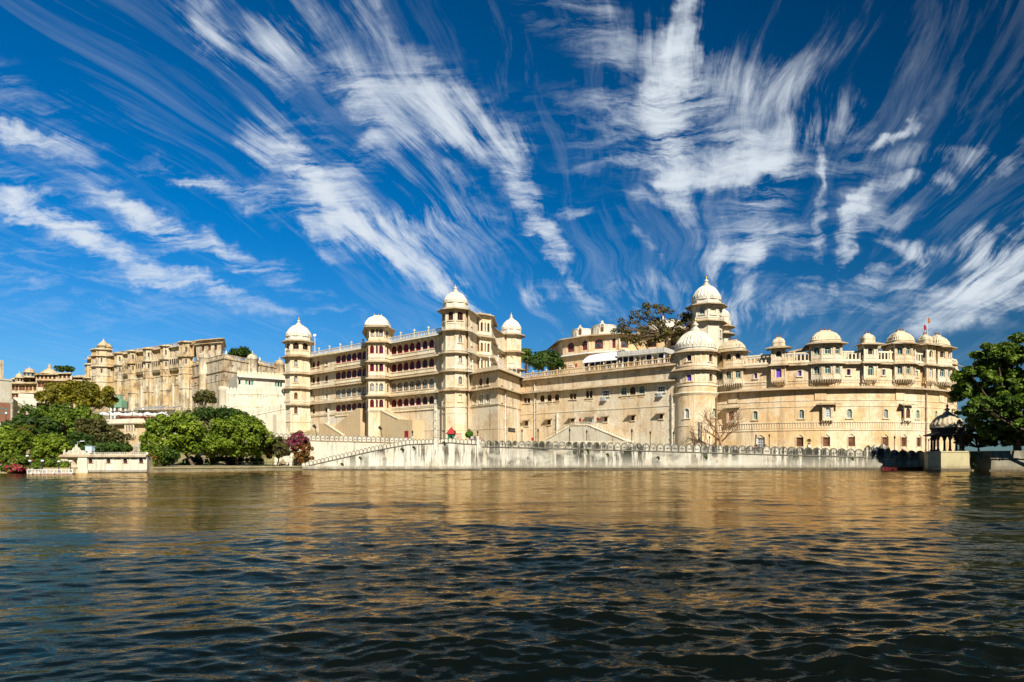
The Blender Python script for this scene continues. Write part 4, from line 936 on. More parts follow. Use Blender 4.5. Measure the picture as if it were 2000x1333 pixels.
# ================================================================== tall tower behind it
cx, cy = GX(1379.5, 178); TT = Thing('tall_tower', 'tallest pale octagonal tower with green shutters and white dome rising behind the round tower', 'tower', (cx, cy, 14))
round_tower_parts(TT, cx, cy, 3.9, R(-10), 14, 42.4, [(42.3, 1.5), (38.0, 1.4)], [(0, 39.3, 1.5, 2.3, 'blind'), (7, 39.4, 1.4, 2.1, 'greenshut'), (1, 39.4, 1.4, 2.2, 'greenshut'), (1, 33.6, 1.3, 1.9, 'rectb')], 4.3, 3.55, drum=1.0, fin=1.2, mats=[IVORY, WHITE, EAVE, DOMEW], bands=[(38.5, .4, .12), (42.0, .25, .1)])
cx, cy = GX(1413, 186)
round_tower_parts(TT, cx, cy, 1.75, R(-10), 14, 40.2, [(38.6, 1.4), (36.6, 1.5)], [(0, 33.5, .5, .5, 'rectb')], 2.3, 1.7, drum=.6, fin=.5, mats=[IVORY, WHITE, EAVE, DOMEW], name='rear_turret', ribs=16)

# ================================================================== crescent palace
CC = (73.2, 181.3); CR = 37.7
CS = Cyl(CC, CR, 1.2); cb = CS.P(0, 4)
CP = Thing('crescent_palace', 'curved cream palace with rooftop pavilions, bracketed bays and a plain bowed lower wall', 'palace', cb)
ua, ub = CS.u(1392), CR * R(80)
EA, EB = 17.5, 22.6
def ch(px, z, w_, h, st): return (CS.u(px), z, w_, h, STY[st][2], st)
dk = [ch(1485.6, 4.3, 1.7, 2.6, 'doorw')] + [ch(c, 4.9, 1.35, 1.95, 'doorb') for c in (1562, 1614, 1663, 1728.5, 1765, 1794.5, 1826)]
aw = [ch(c, 10.85, 1.0, 1.9, 'greenshut') for c in (1475, 1565.4, 1659, 1730, 1792, 1828)]
up = [ch(1475.7, 19.85, .72, 1.25, 'violetr'), ch(1562, 19.9, .72, 1.25, 'violetr'), ch(1657.5, 19.85, .72, 1.3, 'bluer'), ch(1726, 19.85, .72, 1.3, 'bluer'), ch(1790, 19.85, .7, 1.3, 'rectw'), ch(1826, 19.85, .7, 1.3, 'rectw')]
mb = MB()
wall(mb, CS, ua, ub, 2, 8.4, [h[:5] for h in dk], rmat=1, rev=.35); wall(mb, CS, ua, ub, 8.4, EA, [h[:5] for h in aw], rmat=1, rev=.35); wall(mb, CS, ua, ub, EA, EB + .2, [h[:5] for h in up], rmat=1, rev=.3)
surrounds(mb, CS, [h[:5] for h in aw], 2); surrounds(mb, CS, [h[:5] for h in up], 2)
for h in dk: gable(mb, CS, h[0], h[1] + h[3] + .02, h[2] + .1, .85, .16, 2)
for z, h_, d_ in ((14.6, .16, .10), (13.35, .16, .10), (9.95, .22, .16), (8.32, .2, .14), (18.9, .14, .12), (18.3, .1, .08), (8.75, .08, .06)): run(mb, CS, ua, ub, z, BAND(d_, h_), 2)
for u in np.arange(ua + .3, ub - .2, .52): mb.sbox(CS, u - .09, u + .09, 8.85, 9.95, -.03, .09, 1)
for u in np.arange(ua + .2, ub - .2, .42): mb.sbox(CS, u - .07, u + .07, 18.44, 18.62, -.03, .11, 1)
for c in (1432, 1602, 1757, 1838): u = CS.u(c); mb.sbox(CS, u - 1.1, u + 1.1, 14.75, EA - .1, -.03, .22, 0)
CP.part('wall', mb, [OCHRE, IVORY, CREAM])
for h in dk + aw + up: window(CP, CS, h[0], h[1], h[2], h[3], h[5])
for z, w_ in ((EA, 1.25), (EB, 1.0)):
    mb = MB(); run(mb, CS, ua, ub, z, CHH(w_, .12, .40)); brackets(mb, CS, ua + .3, ub - .3, z - .2, 1.5, .7, .45); CP.part('eave', mb, EAVE)
mb = MB(); balustrade(mb, CS, ua + 4.5, ub, EB + .2, 2.15, .78, .05, 6.5, bw=.3); run(mb, CS, ua + 4.5, ub, EB + .1, BAND(.45, .28)); brackets(mb, CS, ua + 4.6, ub - .2, EB + .1, .9, .4, .3, .2)
CP.part('roof_balustrade', mb, IVORY)
mb = MB(); wall(mb, CS, ua, ub, EB, EB + 1.9, d=-2.2); run(mb, CS, ua, ub, EB + 1.9, [(-2.4, 0), (-2.1, 0), (-2.1, .15), (-2.4, .15)], 1); CP.part('roof_parapet', mb, [OCHRE, IVORY])
mb = MB(); arc = [tuple(CS.P(u, 0, -.05)[:2]) for u in np.linspace(ua, ub, 60)]; mb.add([(x, y, EB + .12) for x, y in arc], [tuple(range(60))])
for (c, w_, h_, dd) in ((1478, 7, 2.7, -5), (1545, 8, 2.6, -6), (1650, 8, 3.0, -6), (1700, 9, 2.8, -5.5)):
    u = CS.u(c); mb.sbox(CS, u - w_ / 2, u + w_ / 2, EB, EB + h_, dd - 4, dd)
CP.part('roof', mb, WHITE)
for c, w_ in ((1566, 7.5), (1719, 7.5)):      # sloping tin roofs beside the large pavilions
    mb = MB(); u = CS.u(c); P = CS.P; mb.hexa([P(u - w_ / 2, EB + 2.6, -1.9), P(u + w_ / 2, EB + 3.6, -1.9), P(u + w_ / 2, EB + 3.6, -5), P(u - w_ / 2, EB + 2.6, -5), P(u - w_ / 2, EB + 2.75, -1.9), P(u + w_ / 2, EB + 4.3, -1.9), P(u + w_ / 2, EB + 4.3, -5), P(u - w_ / 2, EB + 2.75, -5)]); CP.part('lean_to_roof', mb, EAVE)
def pav(px, w_, kind, lowst, upst, out=1.25, ztop=26.8, rh=2.0):
    u = CS.u(px); P = lambda a, d: tuple(CS.P(u + a, 0, d)[:2])
    if kind == 'big':
        pts = [P(-.5 * w_, -2.8), P(-.5 * w_, out * .45), P(-.19 * w_, out), P(.19 * w_, out), P(.5 * w_, out * .45), P(.5 * w_, -2.8)]
        f3 = lambda z, h, ww, st: [[(.80, z, .7, h, st)], [(.5, z, ww, h, st)], [(.5, z, ww * 1.05, h, st)], [(.5, z, ww, h, st)], [(.2, z, .7, h, st)]]
        a, b = f3(20.1, 1.75, w_ * .2, lowst), f3(24.2, 1.6, w_ * .21, upst)
    else:
        pts = [P(-.5 * w_, -1.5), P(-.5 * w_, out * .8), P(.5 * w_, out * .8), P(.5 * w_, -1.5)]
        f1 = lambda z, h, ww, st: [[(.78, z, .55, h, st)], [(.5, z, ww, h, st)], [(.22, z, .55, h, st)]]
        a, b = f1(19.6, 2.2, w_ * .45, lowst), f1(24.0, 1.6, w_ * .48, upst)
    wins = [x + y for x, y in zip(a, b)]
    o = bay(CP, 'roof_pavilion', pts, 18.9 if kind == 'big' else 18.8, ztop, wins, [EB + .1], [OCHRE, CREAM, EAVE], ew=.75, bands=[(19.0, .75, .10), (22.75, .45, .14), (23.3, .65, .09), (26.2, .2, .08)], brk=.7, rev=.25)
    em = MB(); em.sweep(pts, ztop, CHH(1.15, .1, .35)); CP.part('eave', em, EAVE, o)
    dm = MB(); cpt = CS.P(u, 0, -.75)
    if kind == 'big': bangla(dm, CS, u, ztop + .05, w_ * .50, 1.9, rh, d=-.75, nfin=3, drum=.5)
    else: bangla(dm, CS, u, ztop + .05, w_ * .47, 1.15, rh, d=-.25, nfin=2, drum=1.0)
    CP.part('dome', dm, [ROOFC, BROWN], o)
    if kind != 'big':
        c = MB(); pts2 = [P(-.42 * w_, out * .1), P(-.3 * w_, out * .72), P(.3 * w_, out * .72), P(.42 * w_, out * .1)]
        c.add([(*p, 18.8) for p in pts2] + [CS.P(u - .15, 17.7, 0), CS.P(u + .15, 17.7, 0)], [(0, 1, 4), (1, 2, 5, 4), (2, 3, 5)]); CP.part('corbel', c, OCHRE, o)
pav(1427.5, 5.6, 'big', 'blue', 'open', 1.3, 26.4, 1.8); pav(1521, 2.7, 'small', 'violet', 'open', 1.2, 26.3, 1.0); pav(1613, 5.8, 'big', 'blue', 'blue', 1.4)
pav(1695.5, 2.7, 'small', 'blue', 'open', 1.2, 26.5, 1.0); pav(1763.5, 5.0, 'big', 'blue', 'blue', 1.4, 26.8, 2.0); pav(1809, 2.7, 'small', 'whitearch', 'open', 1.3, 26.9, 1.1); pav(1838, 5.6, 'big', 'blue', 'open', 1.6, 26.8, 2.1)
def oriel(px, w_, h, z, st, aw_w):
    u = CS.u(px); P = lambda a, d: tuple(CS.P(u + a, 0, d)[:2])
    o = bay(CP, 'oriel_window', [P(-.5 * w_, -.1), P(-.5 * w_, .75), P(.5 * w_, .75), P(.5 * w_, -.1)], z, z + h, [[(.5, z + .7, .4, h - 1.1, st)], [(.5, z + .65, w_ * .62, h - .95, st)], [(.5, z + .7, .4, h - 1.1, st)]], [], [OCHRE, CREAM, EAVE], bands=[(z + .05, .5, .08)], brk=.5, rev=.15)
    mb = MB(); awning(mb, CS, u, z + h + .75, aw_w, 1.6, .45); mb.sbox(CS, u - w_ / 2 - .05, u + w_ / 2 + .05, z + h - .02, z + h + .5, -.02, .78); CP.part('awning', mb, EAVE, o)
oriel(1431, 1.9, 3.0, 10.3, 'shut', 4.7); oriel(1615, 1.9, 3.1, 10.3, 'whitegrid', 4.9); oriel(1767.5, 1.7, 3.0, 10.3, 'brown', 4.2)
ug = CS.u(1845); mb = MB()
for z, o_ in ((23.5, 2.2), (20.5, 2.3), (17.0, 2.0), (13.6, 1.9)):
    awning(mb, CS, ug + 3.2, z, 5, o_, .5)
CP.part('awning', mb, EAVE)
mb = MB(); u = CS.u(1846); mb.sbox(CS, u - .9, u + 1.5, 10.0, 13.4, -.02, 1.0); CP.part('oriel_window', mb, OCHRE)
pipe(CP, CS, CS.u(1807), 3.5, EB - .4, .14, .3, PIPE)
pipe(CP, CS, CS.u(1400), 3.5, EA - .4, .12, .3, BROWN)
for c, colm, hh in ((1808.5, MAROON, 3.0), (1813, WHITEP, 4.2), (1816.5, MATS['orange_bracts'] if False else TERRACOTTA, 4.6)):
    p = CS.P(CS.u(c), 28.6, -.6); mb = MB(); mb.tube([p, p + Vector((0, 0, hh))], .05, 5)
    T = Thing('flag', {3.0: 'small dark red flag on a short pole above the curved palace', 4.2: 'bare white flagpole between the two flags', 4.6: 'orange flag on the tallest rooftop pole'}[hh], 'flag' if hh != 4.2 else 'flagpole', p, None)
    T.part('pole', mb, WHITEP)
    if hh != 4.2:
        f = MB(); n = 6
        for s_ in range(n):
            x0, x1 = s_ * .12, (s_ + 1) * .12; w0, w1 = .08 * math.sin(s_ * 1.3), .08 * math.sin((s_ + 1) * 1.3); za, zb_ = hh - .1, hh - 1.5
            sl_ = .55 * s_ / n; sl2 = .55 * (s_ + 1) / n
            f.quad(p + Vector((x0, w0, zb_ + sl_ * .2)), p + Vector((x1, w1, zb_ + sl2 * .2)), p + Vector((x1, w1, za - sl2)), p + Vector((x0, w0, za - sl_)))
        T.part('cloth', f, colm)

# ================================================================== upper curved building on the hill
up_pts = [GX(1078, 222), GX(1099, 206), GX(1150, 199.5), GX(1212, 196), GX(1244, 197.5), GX(1352, 190)]
UB = Thing('hilltop_palace', 'curved tan palace with fan-topped arched windows and scalloped white crests above the terrace', 'palace', (*up_pts[2], 14))
fs = facets(up_pts); mb = MB(); jobs = []
spec = {0: [(1089, 4.2, 1.3)], 1: [(1114.8, 34.2, 2.4), (1142, 34.6, 1.8)], 2: [(1169.5, 34.4, 2.5), (1199, 34.4, 1.0)], 3: [(1220, 34.4, 2.3)], 4: [(1274, 34.0, 2.4), (1315, 34.0, 1.6), (1340, 34, 1.6)]}
for i, sf in enumerate(fs):
    hs = [(sf.u(c), 34.4, w_, 2.9, 1, 'fan') for c, z, w_ in spec[i]]
    wall(mb, sf, 0, sf.L, 12, 38.6 + (.8 if i == 4 else 0), [h[:5] for h in hs], rmat=1, rev=.4); jobs += [(sf, h) for h in hs]
    for h in hs:
        mb.sbox(sf, h[0] - h[2] / 2, h[0] + h[2] / 2, 32.9, 34.3, -.02, .06, 1); pilasters(mb, sf, [h[0] - h[2] / 2 - .6, h[0] + h[2] / 2 + .6], 33.2, 38.2, .3, .1, 0)
mb.add([(*p, 38.5) for p in up_pts] + [(*GX(1352, 230), 38.5), (*GX(1090, 240), 38.5)], [tuple(range(8))], 1)
UB.part('wall', mb, [OCHRE, IVORY])
for sf, h in jobs: window(UB, sf, *h[:4], h[5])
for z, w_ in ((38.6, 1.5), (33.6, 1.0)):
    mb = MB(); mb.sweep(up_pts, z, CHH(w_, .14, .4)); UB.part('eave', mb, EAVE if z > 35 else GREYEAVE)
def crest(px, Y, r, z0, h, gh):
    c = GX(px, Y); s = Cyl(c, r, .4); mb = MB(); a = r * 1.6
    wall(mb, s, -a, a, z0, z0 + h, [(s.u(px - 1), z0 + h * .35, .8, h * .68, 1)] if False else [], rmat=0)
    run(mb, s, -a, a, z0 + h, BAND(.12, .2)); run(mb, s, -a, a, z0 + .15, BAND(.1, .2))
    for u in np.arange(-a, a, .62): mb.sbox(s, u - .07, u + .07, z0 + .4, z0 + h - .1, -.02, .08)
    mb.add([s.P(u, z0 + h + .1) for u in np.linspace(-a, a, 24)], [tuple(range(24))])
    u = -r * .28; g = [(-1.05, 0), (1.05, 0), (1.05, h * .75), (.75, h * .78), (.75, h + .35), (.4, h + .4), (.3, h + gh * .7), (0, h + gh), (-.3, h + gh * .7), (-.4, h + .4), (-.75, h + .35), (-.75, h * .78), (-1.05, h * .75)]
    extr(mb, s, [(u + x, z0 + z) for x, z in g], -.3, .3)
    o = UB.part('crest', mb, DOMEW); window(UB, s, u, z0 + h * .35, .75, h * .72, 'brown', o, d=.34, inset=0)
crest(1137, 206, 3.0, 38.7, 2.4, 1.3); crest(1180, 204, 3.5, 38.9, 2.9, 1.4); crest(1298, 202, 5.0, 39.6, 2.9, 1.4)

# terrace restaurant pavilion
tp0, tp1 = GX(1141, 173.5), GX(1297, 161); TF = Flat(tp0, tp1)
TP = Thing('terrace_pavilion', 'white terrace pavilion with glass panels, scalloped canopy and flat frilled roof', 'pavilion', TF.P(TF.L / 2, MR))
us = TF.u(1208)
mb = MB()
for i in range(15): u = TF.L * i / 14; mb.sbox(TF, u - .14, u + .14, MR, 27.4, -.3, 0)
mb.sbox(TF, 0, TF.L, MR + .9, MR + 1.0, -.2, -.05); TP.part('post', mb, WHITEP)
mb = MB()
for i in range(14):
    if i in (9, 10, 12): continue
    u = TF.L * i / 14; mb = MB(); mb.sbox(TF, u + .16, u + TF.L / 14 - .16, MR + .1, 27.2, -.18, -.14); TP.part('glass_panel', mb, GDARK)
mb = MB(); mb.sbox(TF, us, TF.L + .6, 27.35, 27.6, -6, .9); mb.sbox(TF, us, TF.L + .6, 27.6, 28.5, .75, .9)
for u in np.arange(us + .3, TF.L + .4, .7): mb.sbox(TF, u - .12, u + .12, 27.75, 28.35, .88, .96)
mb.sbox(TF, TF.L + .45, TF.L + .6, 27.6, 28.5, -6, .75); TP.part('flat_roof', mb, GREYEAVE)
mb = MB()
for i in range(8):
    t0, t1 = i / 8, (i + 1) / 8; a = math.sin(math.pi * (.14 + .72 * t0)); b = math.sin(math.pi * (.14 + .72 * t1)); n = 5
    for k in range(n):
        za = 27.2 + 2.0 * (k / n) ** .6; zb_ = 27.2 + 2.0 * ((k + 1) / n) ** .6 - .1; da, db = .8 - k * .75, .8 - (k + 1) * .75
        mb.add([TF.P(us * t0, za - .3 + a * .2 * k * .6, da), TF.P(us * t1, za - .3 + b * .2 * k * .6, da), TF.P(us * t1, zb_ - .3 + b * .2 * k * .6, db), TF.P(us * t0, zb_ - .3 + a * .2 * k * .6, db), TF.P(us * t0, za - .6 + a * .2 * k * .6, da), TF.P(us * t1, za - .6 + b * .2 * k * .6, da)], [(0, 1, 2, 3), (4, 5, 1, 0)])
TP.part('canopy', mb, CANVAS)
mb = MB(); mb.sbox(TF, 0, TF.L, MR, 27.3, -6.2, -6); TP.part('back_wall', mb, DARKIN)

# ================================================================== old palace on the left hill
OF = Flat(GX(170, 306), GX(379, 266)); OP = Thing('hill_palace', 'huge weathered yellowish old palace with buttress towers and bracketed balconies', 'palace', OF.P(OF.L / 2, 22))
OT, OM = 47.6, 42.9
oh = [(OF.u(c), ZY(y, depth(OF, c)), 1.5, 2.6, 1, st) for c, y, st in ((315, 753, 'green'), (353, 747, 'green'), (254, 762, 'shut'), (345, 741, 'blind'))]
mb = MB(); wall(mb, OF, 0, OF.L, 14, 38, [h[:5] for h in oh], rmat=0); surrounds(mb, OF, [h[:5] for h in oh], 0)
up_h = []
for c in list(range(215, 376, 9)):
    u = OF.u(c); up_h += [(u, 44.3, .8, 2.0, 1, 'open'), (u, 39.6, .8, 2.0, 1, 'open')]
wall(mb, OF, 0, OF.L, 38, OM, [h[:5] for h in up_h if h[1] < OM]); wall(mb, OF, 0, OF.L, OM, OT, [h[:5] for h in up_h if h[1] > OM])
run(mb, OF, 0, OF.L, 36, BAND(.2, .4)); run(mb, OF, 0, OF.L, 32, BAND(.15, .3))
mb.add([(*OF.P(0, 0)[:2], OT), (*OF.P(OF.L, 0)[:2], OT), (*GX(390, 300), OT), (*GX(190, 335), OT)], [(0, 1, 2, 3)])
OP.part('facade', mb, [OLD])
for h in oh + up_h[::2] + up_h[1::2]: window(OP, OF, h[0], h[1], h[2], h[3], h[5])
for z, w_ in ((OT, 1.2), (OM, 1.4)):
    mb = MB(); run(mb, OF, 0, OF.L, z, CHH(w_, .2, .4)); brackets(mb, OF, 1, OF.L - 1, z - .2, 1.6, .9, .7, .25); OP.part('eave', mb, OLD)
mb = MB(); balustrade(mb, OF, 0, OF.L, OT + .2, 1.1, 1.1, -.4, 8, bw=.5); OP.part('parapet', mb, OLD)
for px, w_, out, zt in ((207, 9.0, 5.0, 50.2), (237, 4.5, 2.2, 47.9), (263, 4.2, 2.2, 48.0), (294, 4.2, 2.4, 48.1), (327, 4.2, 2.2, 48.2), (366, 5.4, 2.6, 48.5), (178, 4, 2, 45)):
    u = OF.u(px); P = lambda a, d: tuple(OF.P(u + a, 0, d)[:2])
    pts = [P(-.5 * w_, -.1), P(-.5 * w_, out * .45), P(-.22 * w_, out), P(.22 * w_, out), P(.5 * w_, out * .45), P(.5 * w_, -.1)]
    wn = [[], [(.5, OM + 1.3, .8, 2.0, 'open'), (.5, OM - 3.3, .8, 2.0, 'open')], [(.5, OM + 1.3, .9, 2.0, 'open'), (.5, OM - 3.3, .9, 2.0, 'open')], [(.5, OM + 1.3, .8, 2.0, 'open'), (.5, OM - 3.3, .8, 2.0, 'open')], []]
    o = bay(OP, 'buttress_tower', pts, 14, zt, wn if w_ > 4.1 and zt > 46 else [[]] * 5, [zt, OT - .2 if zt > 49 else OM + .3, OM] if px != 178 else [zt, 39], [OLD, OLDW, OLD], ew=.9, bands=[(OM + .6, .4, .15), (38.4, .3, .2), (35.8, .4, .3), (30, .3, .3)], soffit=False)
    if px == 207:
        dm = MB(); c = OF.P(u, zt, out * .2); dm.lathe(c, [(2.5, 0), (2.5, 1.4), (3.0, 1.5), (2.3, 2.1), (1.0, 3.4), (.3, 4.2), (.05, 5)], 12)
        for s_ in (-3.4, 3.4): c2 = OF.P(u + s_, zt, out * .1); dm.lathe(c2, [(1.2, 0), (1.2, .8), (1.5, .9), (.9, 1.6), (.1, 2.6)], 10)
        OP.part('dome', dm, DOMEO, o)
for c, w_ in ((250, 4), (279, 5.4), (311, 5.6), (346, 6.2)):
    u = OF.u(c); mb = MB(); mb.sbox(OF, u - w_ / 2, u + w_ / 2, 38.6, 38.9, -.05, 1.6)
    mb.sbox(OF, u - w_ / 2, u + w_ / 2, 38.9, 40.0, 1.42, 1.55)
    for k in np.arange(u - w_ / 2 + .2, u + w_ / 2, .5): mb.sbox(OF, k - .08, k + .08, 38.9, 40, 1.5, 1.6)
    mb.sbox(OF, u - w_ / 2, u + w_ / 2, 40.0, 40.15, 1.38, 1.62)
    for k in np.linspace(u - w_ / 2 + .2, u + w_ / 2 - .2, 5): mb.sbox(OF, k - .14, k + .14, 40.1, OM - .4, 1.38, 1.6)
    brackets(mb, OF, u - w_ / 2 + .3, u + w_ / 2 - .3, 38.6, .9, 1.4, 1.8, .35); OP.part('balcony', mb, OLD)
for c in (240.5, 277, 306, 339):
    mb = MB(); u = OF.u(c); mb.sbox(OF, u - .35, u + .35, 16, 33, -.05, .4); OP.part('white_pipe_casing', mb, WHITE)
mb = MB(); a = GX(383, 275); b = GX(432, 270); TFb = Flat(a, b); tb = [(TFb.u(c), 46.0, 1.5, 1.9, 0, 'rectbr') for c in (396, 409, 421)]
wall(mb, TFb, 0, TFb.L, 30, 50.6, [h[:5] for h in tb]); ex = Flat(b, GX(436, 290)); wall(mb, ex, 0, ex.L, 30, 50.6); lf = Flat(GX(392, 296), a); wall(mb, lf, 0, lf.L, 30, 50.6)
mb.add([(*a, 50.55), (*b, 50.55), (*GX(436, 290), 50.55), (*GX(392, 296), 50.55)], [(0, 1, 2, 3)]); o = OP.part('rear_block', mb, OLDW)
for h in tb: window(OP, TFb, h[0], h[1], h[2], h[3], h[5])
em = MB(); em.sweep([GX(392, 296), a, b, GX(436, 290)], 50.4, CHH(1.3, .15, .3)); em.sweep([GX(392, 296), a, b, GX(436, 290)], 48.9, CHH(.8, .12, .2)); OP.part('eave', em, OLD, o)

# ---- pale fort-like block to its right
wp = [GX(371, 268), GX(437, 246), GX(558, 276)]; WL, WR = Flat(wp[0], wp[1]), Flat(wp[1], wp[2]); WT = 39.0
WB = Thing('fort_block', 'pale stained fort-like palace block with low white domes and round turrets', 'palace', (*wp[1], 22))
wh = {0: [(424, 726, 1.2, 2.4, 'shut'), (383, 741, 1.1, 2.2, 'shut')], 1: [(454, 719, 1.2, 2.1, 'greyarch'), (515.5, 728, 1.1, 2.0, 'greyarch')]}
mb = MB(); jb = []
for i, sf in enumerate((WL, WR)):
    hs = [(sf.u(c), ZY(y + 6, depth(sf, c)), w_, h, STY[st][2], st) for c, y, w_, h, st in wh[i]]; jb += [(sf, h) for h in hs]
    wall(mb, sf, 0, sf.L, 34.6, WT, [h[:5] for h in hs if h[1] > 34.6]); wall(mb, sf, 0, sf.L, 14, 34.6, [h[:5] for h in hs if h[1] < 34.6]); surrounds(mb, sf, [h[:5] for h in hs])
mb.sweep(wp, 34.3, BAND(.35, .5)); mb.sweep(wp, 31, BAND(.12, .2)); mb.sweep(wp, WT - .3, BAND(.3, .5)); mb.add([(*wp[0], WT), (*wp[1], WT), (*wp[2], WT), (*GX(560, 300), WT), (*GX(390, 300), WT)], [(0, 1, 2, 3, 4)])
WB.part('wall', mb, [OLDW])
for sf, h in jb: window(WB, sf, *h[:4], h[5])
mb = MB(); balustrade(mb, WL, 0, WL.L, WT + .2, 1.3, .7, -.3, 6, bw=.3); balustrade(mb, WR, 0, WR.L, WT + .2, 1.3, .7, -.3, 6, bw=.3); WB.part('parapet', mb, OLDW)
for sf, px, r, zt in ((WL, 399.5, 1.9, 41), (WR, 493, 1.9, 40.6), (WR, 546, 1.8, 40.4)):
    c = sf.P(sf.u(px), 0); mb = MB(); mb.lathe((c.x, c.y, 26), [(r, 0), (r, 8), (r * 1.15, 8.4), (r * 1.15, 8.9), (r, 9), (r, zt - 26.4), (r * 1.2, zt - 26.2), (r * 1.1, zt - 25.9)], 20)
    dome(mb, (c.x, c.y, zt + .05), r * 1.05, 1.9, 16); mb.lathe((c.x, c.y, zt + 1.9), [(.3, 0), (.15, .4), (.25, .7), (.03, 1.2)], 8); WB.part('turret', mb, OLDW)
for px, Y, r, z0, h in ((442, 266, 3.1, 40.2, 2.9), (507.5, 282, 2.5, 40.0, 3.0), (403, 272, 2.6, 40.2, 2.6)):
    c = GX(px, Y); mb = MB(); mb.lathe((c[0], c[1], WT), [(r * 1.1, 0), (r * 1.1, z0 - WT)], 24); dome(mb, (*c, z0), r, h, 20); mb.lathe((*c, z0 + h), [(.5, 0), (.25, .5), (.4, .9), (.05, 1.8)], 10); WB.part('dome', mb, DOMEW)
def crenel(mb, sf, z, w_, h, t=.3, mat=0, gap=.12, u0=0, u1=None, d=0):
    u1 = sf.L if u1 is None else u1; n = max(1, int((u1 - u0) / w_))
    for i in range(n):
        a = u0 + (u1 - u0) * (i + gap / 2) / n; b = u0 + (u1 - u0) * (i + 1 - gap / 2) / n; m = (a + b) / 2; zz_ = z(m) if callable(z) else z
        extr(mb, sf, [(a, zz_), (b, zz_), (b, zz_ + h * .55), (b - (b - a) * .18, zz_ + h * .82), (m, zz_ + h), (a + (b - a) * .18, zz_ + h * .82), (a, zz_ + h * .55)], d - t, d, mat)
W2 = Flat(GX(463, 236), GX(562, 246)); WH = Thing('white_annex', 'low white building with green-framed windows under a crenellated parapet', 'building', W2.P(W2.L / 2, 22))
hs = [(W2.u(c), 28.4, .8, 1.7, 1, 'green') for c in (481.5, 493, 539)] + [(W2.u(c), 28.4, .7, 1.6, 0, 'greenrect') for c in (468, 487.5, 544, 549)]
mb = MB(); wall(mb, W2, 0, W2.L, 16, 31.4, [h[:5] for h in hs]); mb.add([W2.P(0, 31.3), W2.P(W2.L, 31.3), W2.P(W2.L, 31.3, -12), W2.P(0, 31.3, -12)], [(0, 1, 2, 3)]); sd_ = Flat(tuple(W2.P(0, 0, -12)[:2]), tuple(W2.P(0, 0)[:2])); wall(mb, sd_, 0, 12, 16, 31.4); WH.part('wall', mb, WHITE)
for h in hs: window(WH, W2, *h[:4], h[5])
mb = MB(); run(mb, W2, 0, W2.L, 31.2, CHH(1.2, .1, .3)); WH.part('eave', mb, GREYEAVE)
mb = MB(); run(mb, W2, 0, W2.L, 31.3, BAND(.1, .9)); crenel(mb, W2, 32.2, 1.1, 1.1); WH.part('parapet', mb, IVORY)
W3 = Flat(GX(435, 221), GX(560, 226)); mb = MB(); wall(mb, W3, 0, W3.L, 10, 24.6); run(mb, W3, 0, W3.L, 23.6, BAND(.15, .2)); crenel(mb, W3, 24.6, 1.0, 1.2); W3s = Flat(GX(437, 238), GX(435, 221)); wall(mb, W3s, 0, W3s.L, 10, 24.6); mb.add([W3.P(0, 24.5), W3.P(W3.L, 24.5), W3.P(W3.L, 24.5, -12), W3.P(0, 24.5, -12)], [(0, 1, 2, 3)])
run(mb, W3, 0, W3.L, 19.5, BAND(.12, .25)); pilasters(mb, W3, [3, 8.5, 13, 17.5], 10, 23.4, .7, .25)
mb.lathe((*GX(436, 222), 10), [(1.8, 0), (1.5, 14.6), (1.7, 14.8), (1.5, 16)], 14)
solo('curtain_wall', mb, PALEWALL, 'tall white crenellated curtain wall left of the domed palace', 'wall', loc=W3.P(W3.L / 2, 12))
W4 = Flat(GX(478, 198), GX(558, 207)); zt_ = lambda u: ZY(808 - 16 * (u / W4.L), 198 + 9 * u / W4.L) - .4
mb = MB(); mb.add([W4.P(0, 4), W4.P(W4.L, 4), W4.P(W4.L, zt_(W4.L)), W4.P(0, zt_(0)), W4.P(0, 4, -1), W4.P(W4.L, 4, -1), W4.P(W4.L, zt_(W4.L), -1), W4.P(0, zt_(0), -1)], [(0, 1, 2, 3), (3, 2, 6, 7), (4, 0, 3, 7), (1, 5, 6, 2)]); crenel(mb, W4, lambda u: zt_(u) - .05, 1.25, 1.35)
extr(mb, W4, [(0, zt_(0) - .7), (W4.L, zt_(W4.L) - .7), (W4.L, zt_(W4.L) - .5), (0, zt_(0) - .5)], -.02, .14)
solo('ramp_wall', mb, PALEWALL, 'sloping white wall with rounded battlements climbing to the left domed tower', 'wall', loc=W4.P(W4.L / 2, 6))
# small stair flight at the foot of the left tower
mb = MB(); SF4 = Flat(GX(540, 196), GX(572, 200)); extr(mb, SF4, [(0, 4), (SF4.L, 4), (SF4.L, 8), (SF4.L * .8, 9), (SF4.L * .1, 15.2), (0, 15.2)], -2, 0); extr(mb, SF4, [(SF4.L * .1, 15.2), (SF4.L * .8, 9), (SF4.L * .8, 9.9), (SF4.L * .1, 16.1)], -.3, .1)
solo('stair_flight', mb, PALEWALL, 'stair flight with solid railing at the foot of the left tower', 'stairs', loc=SF4.P(1, 6))

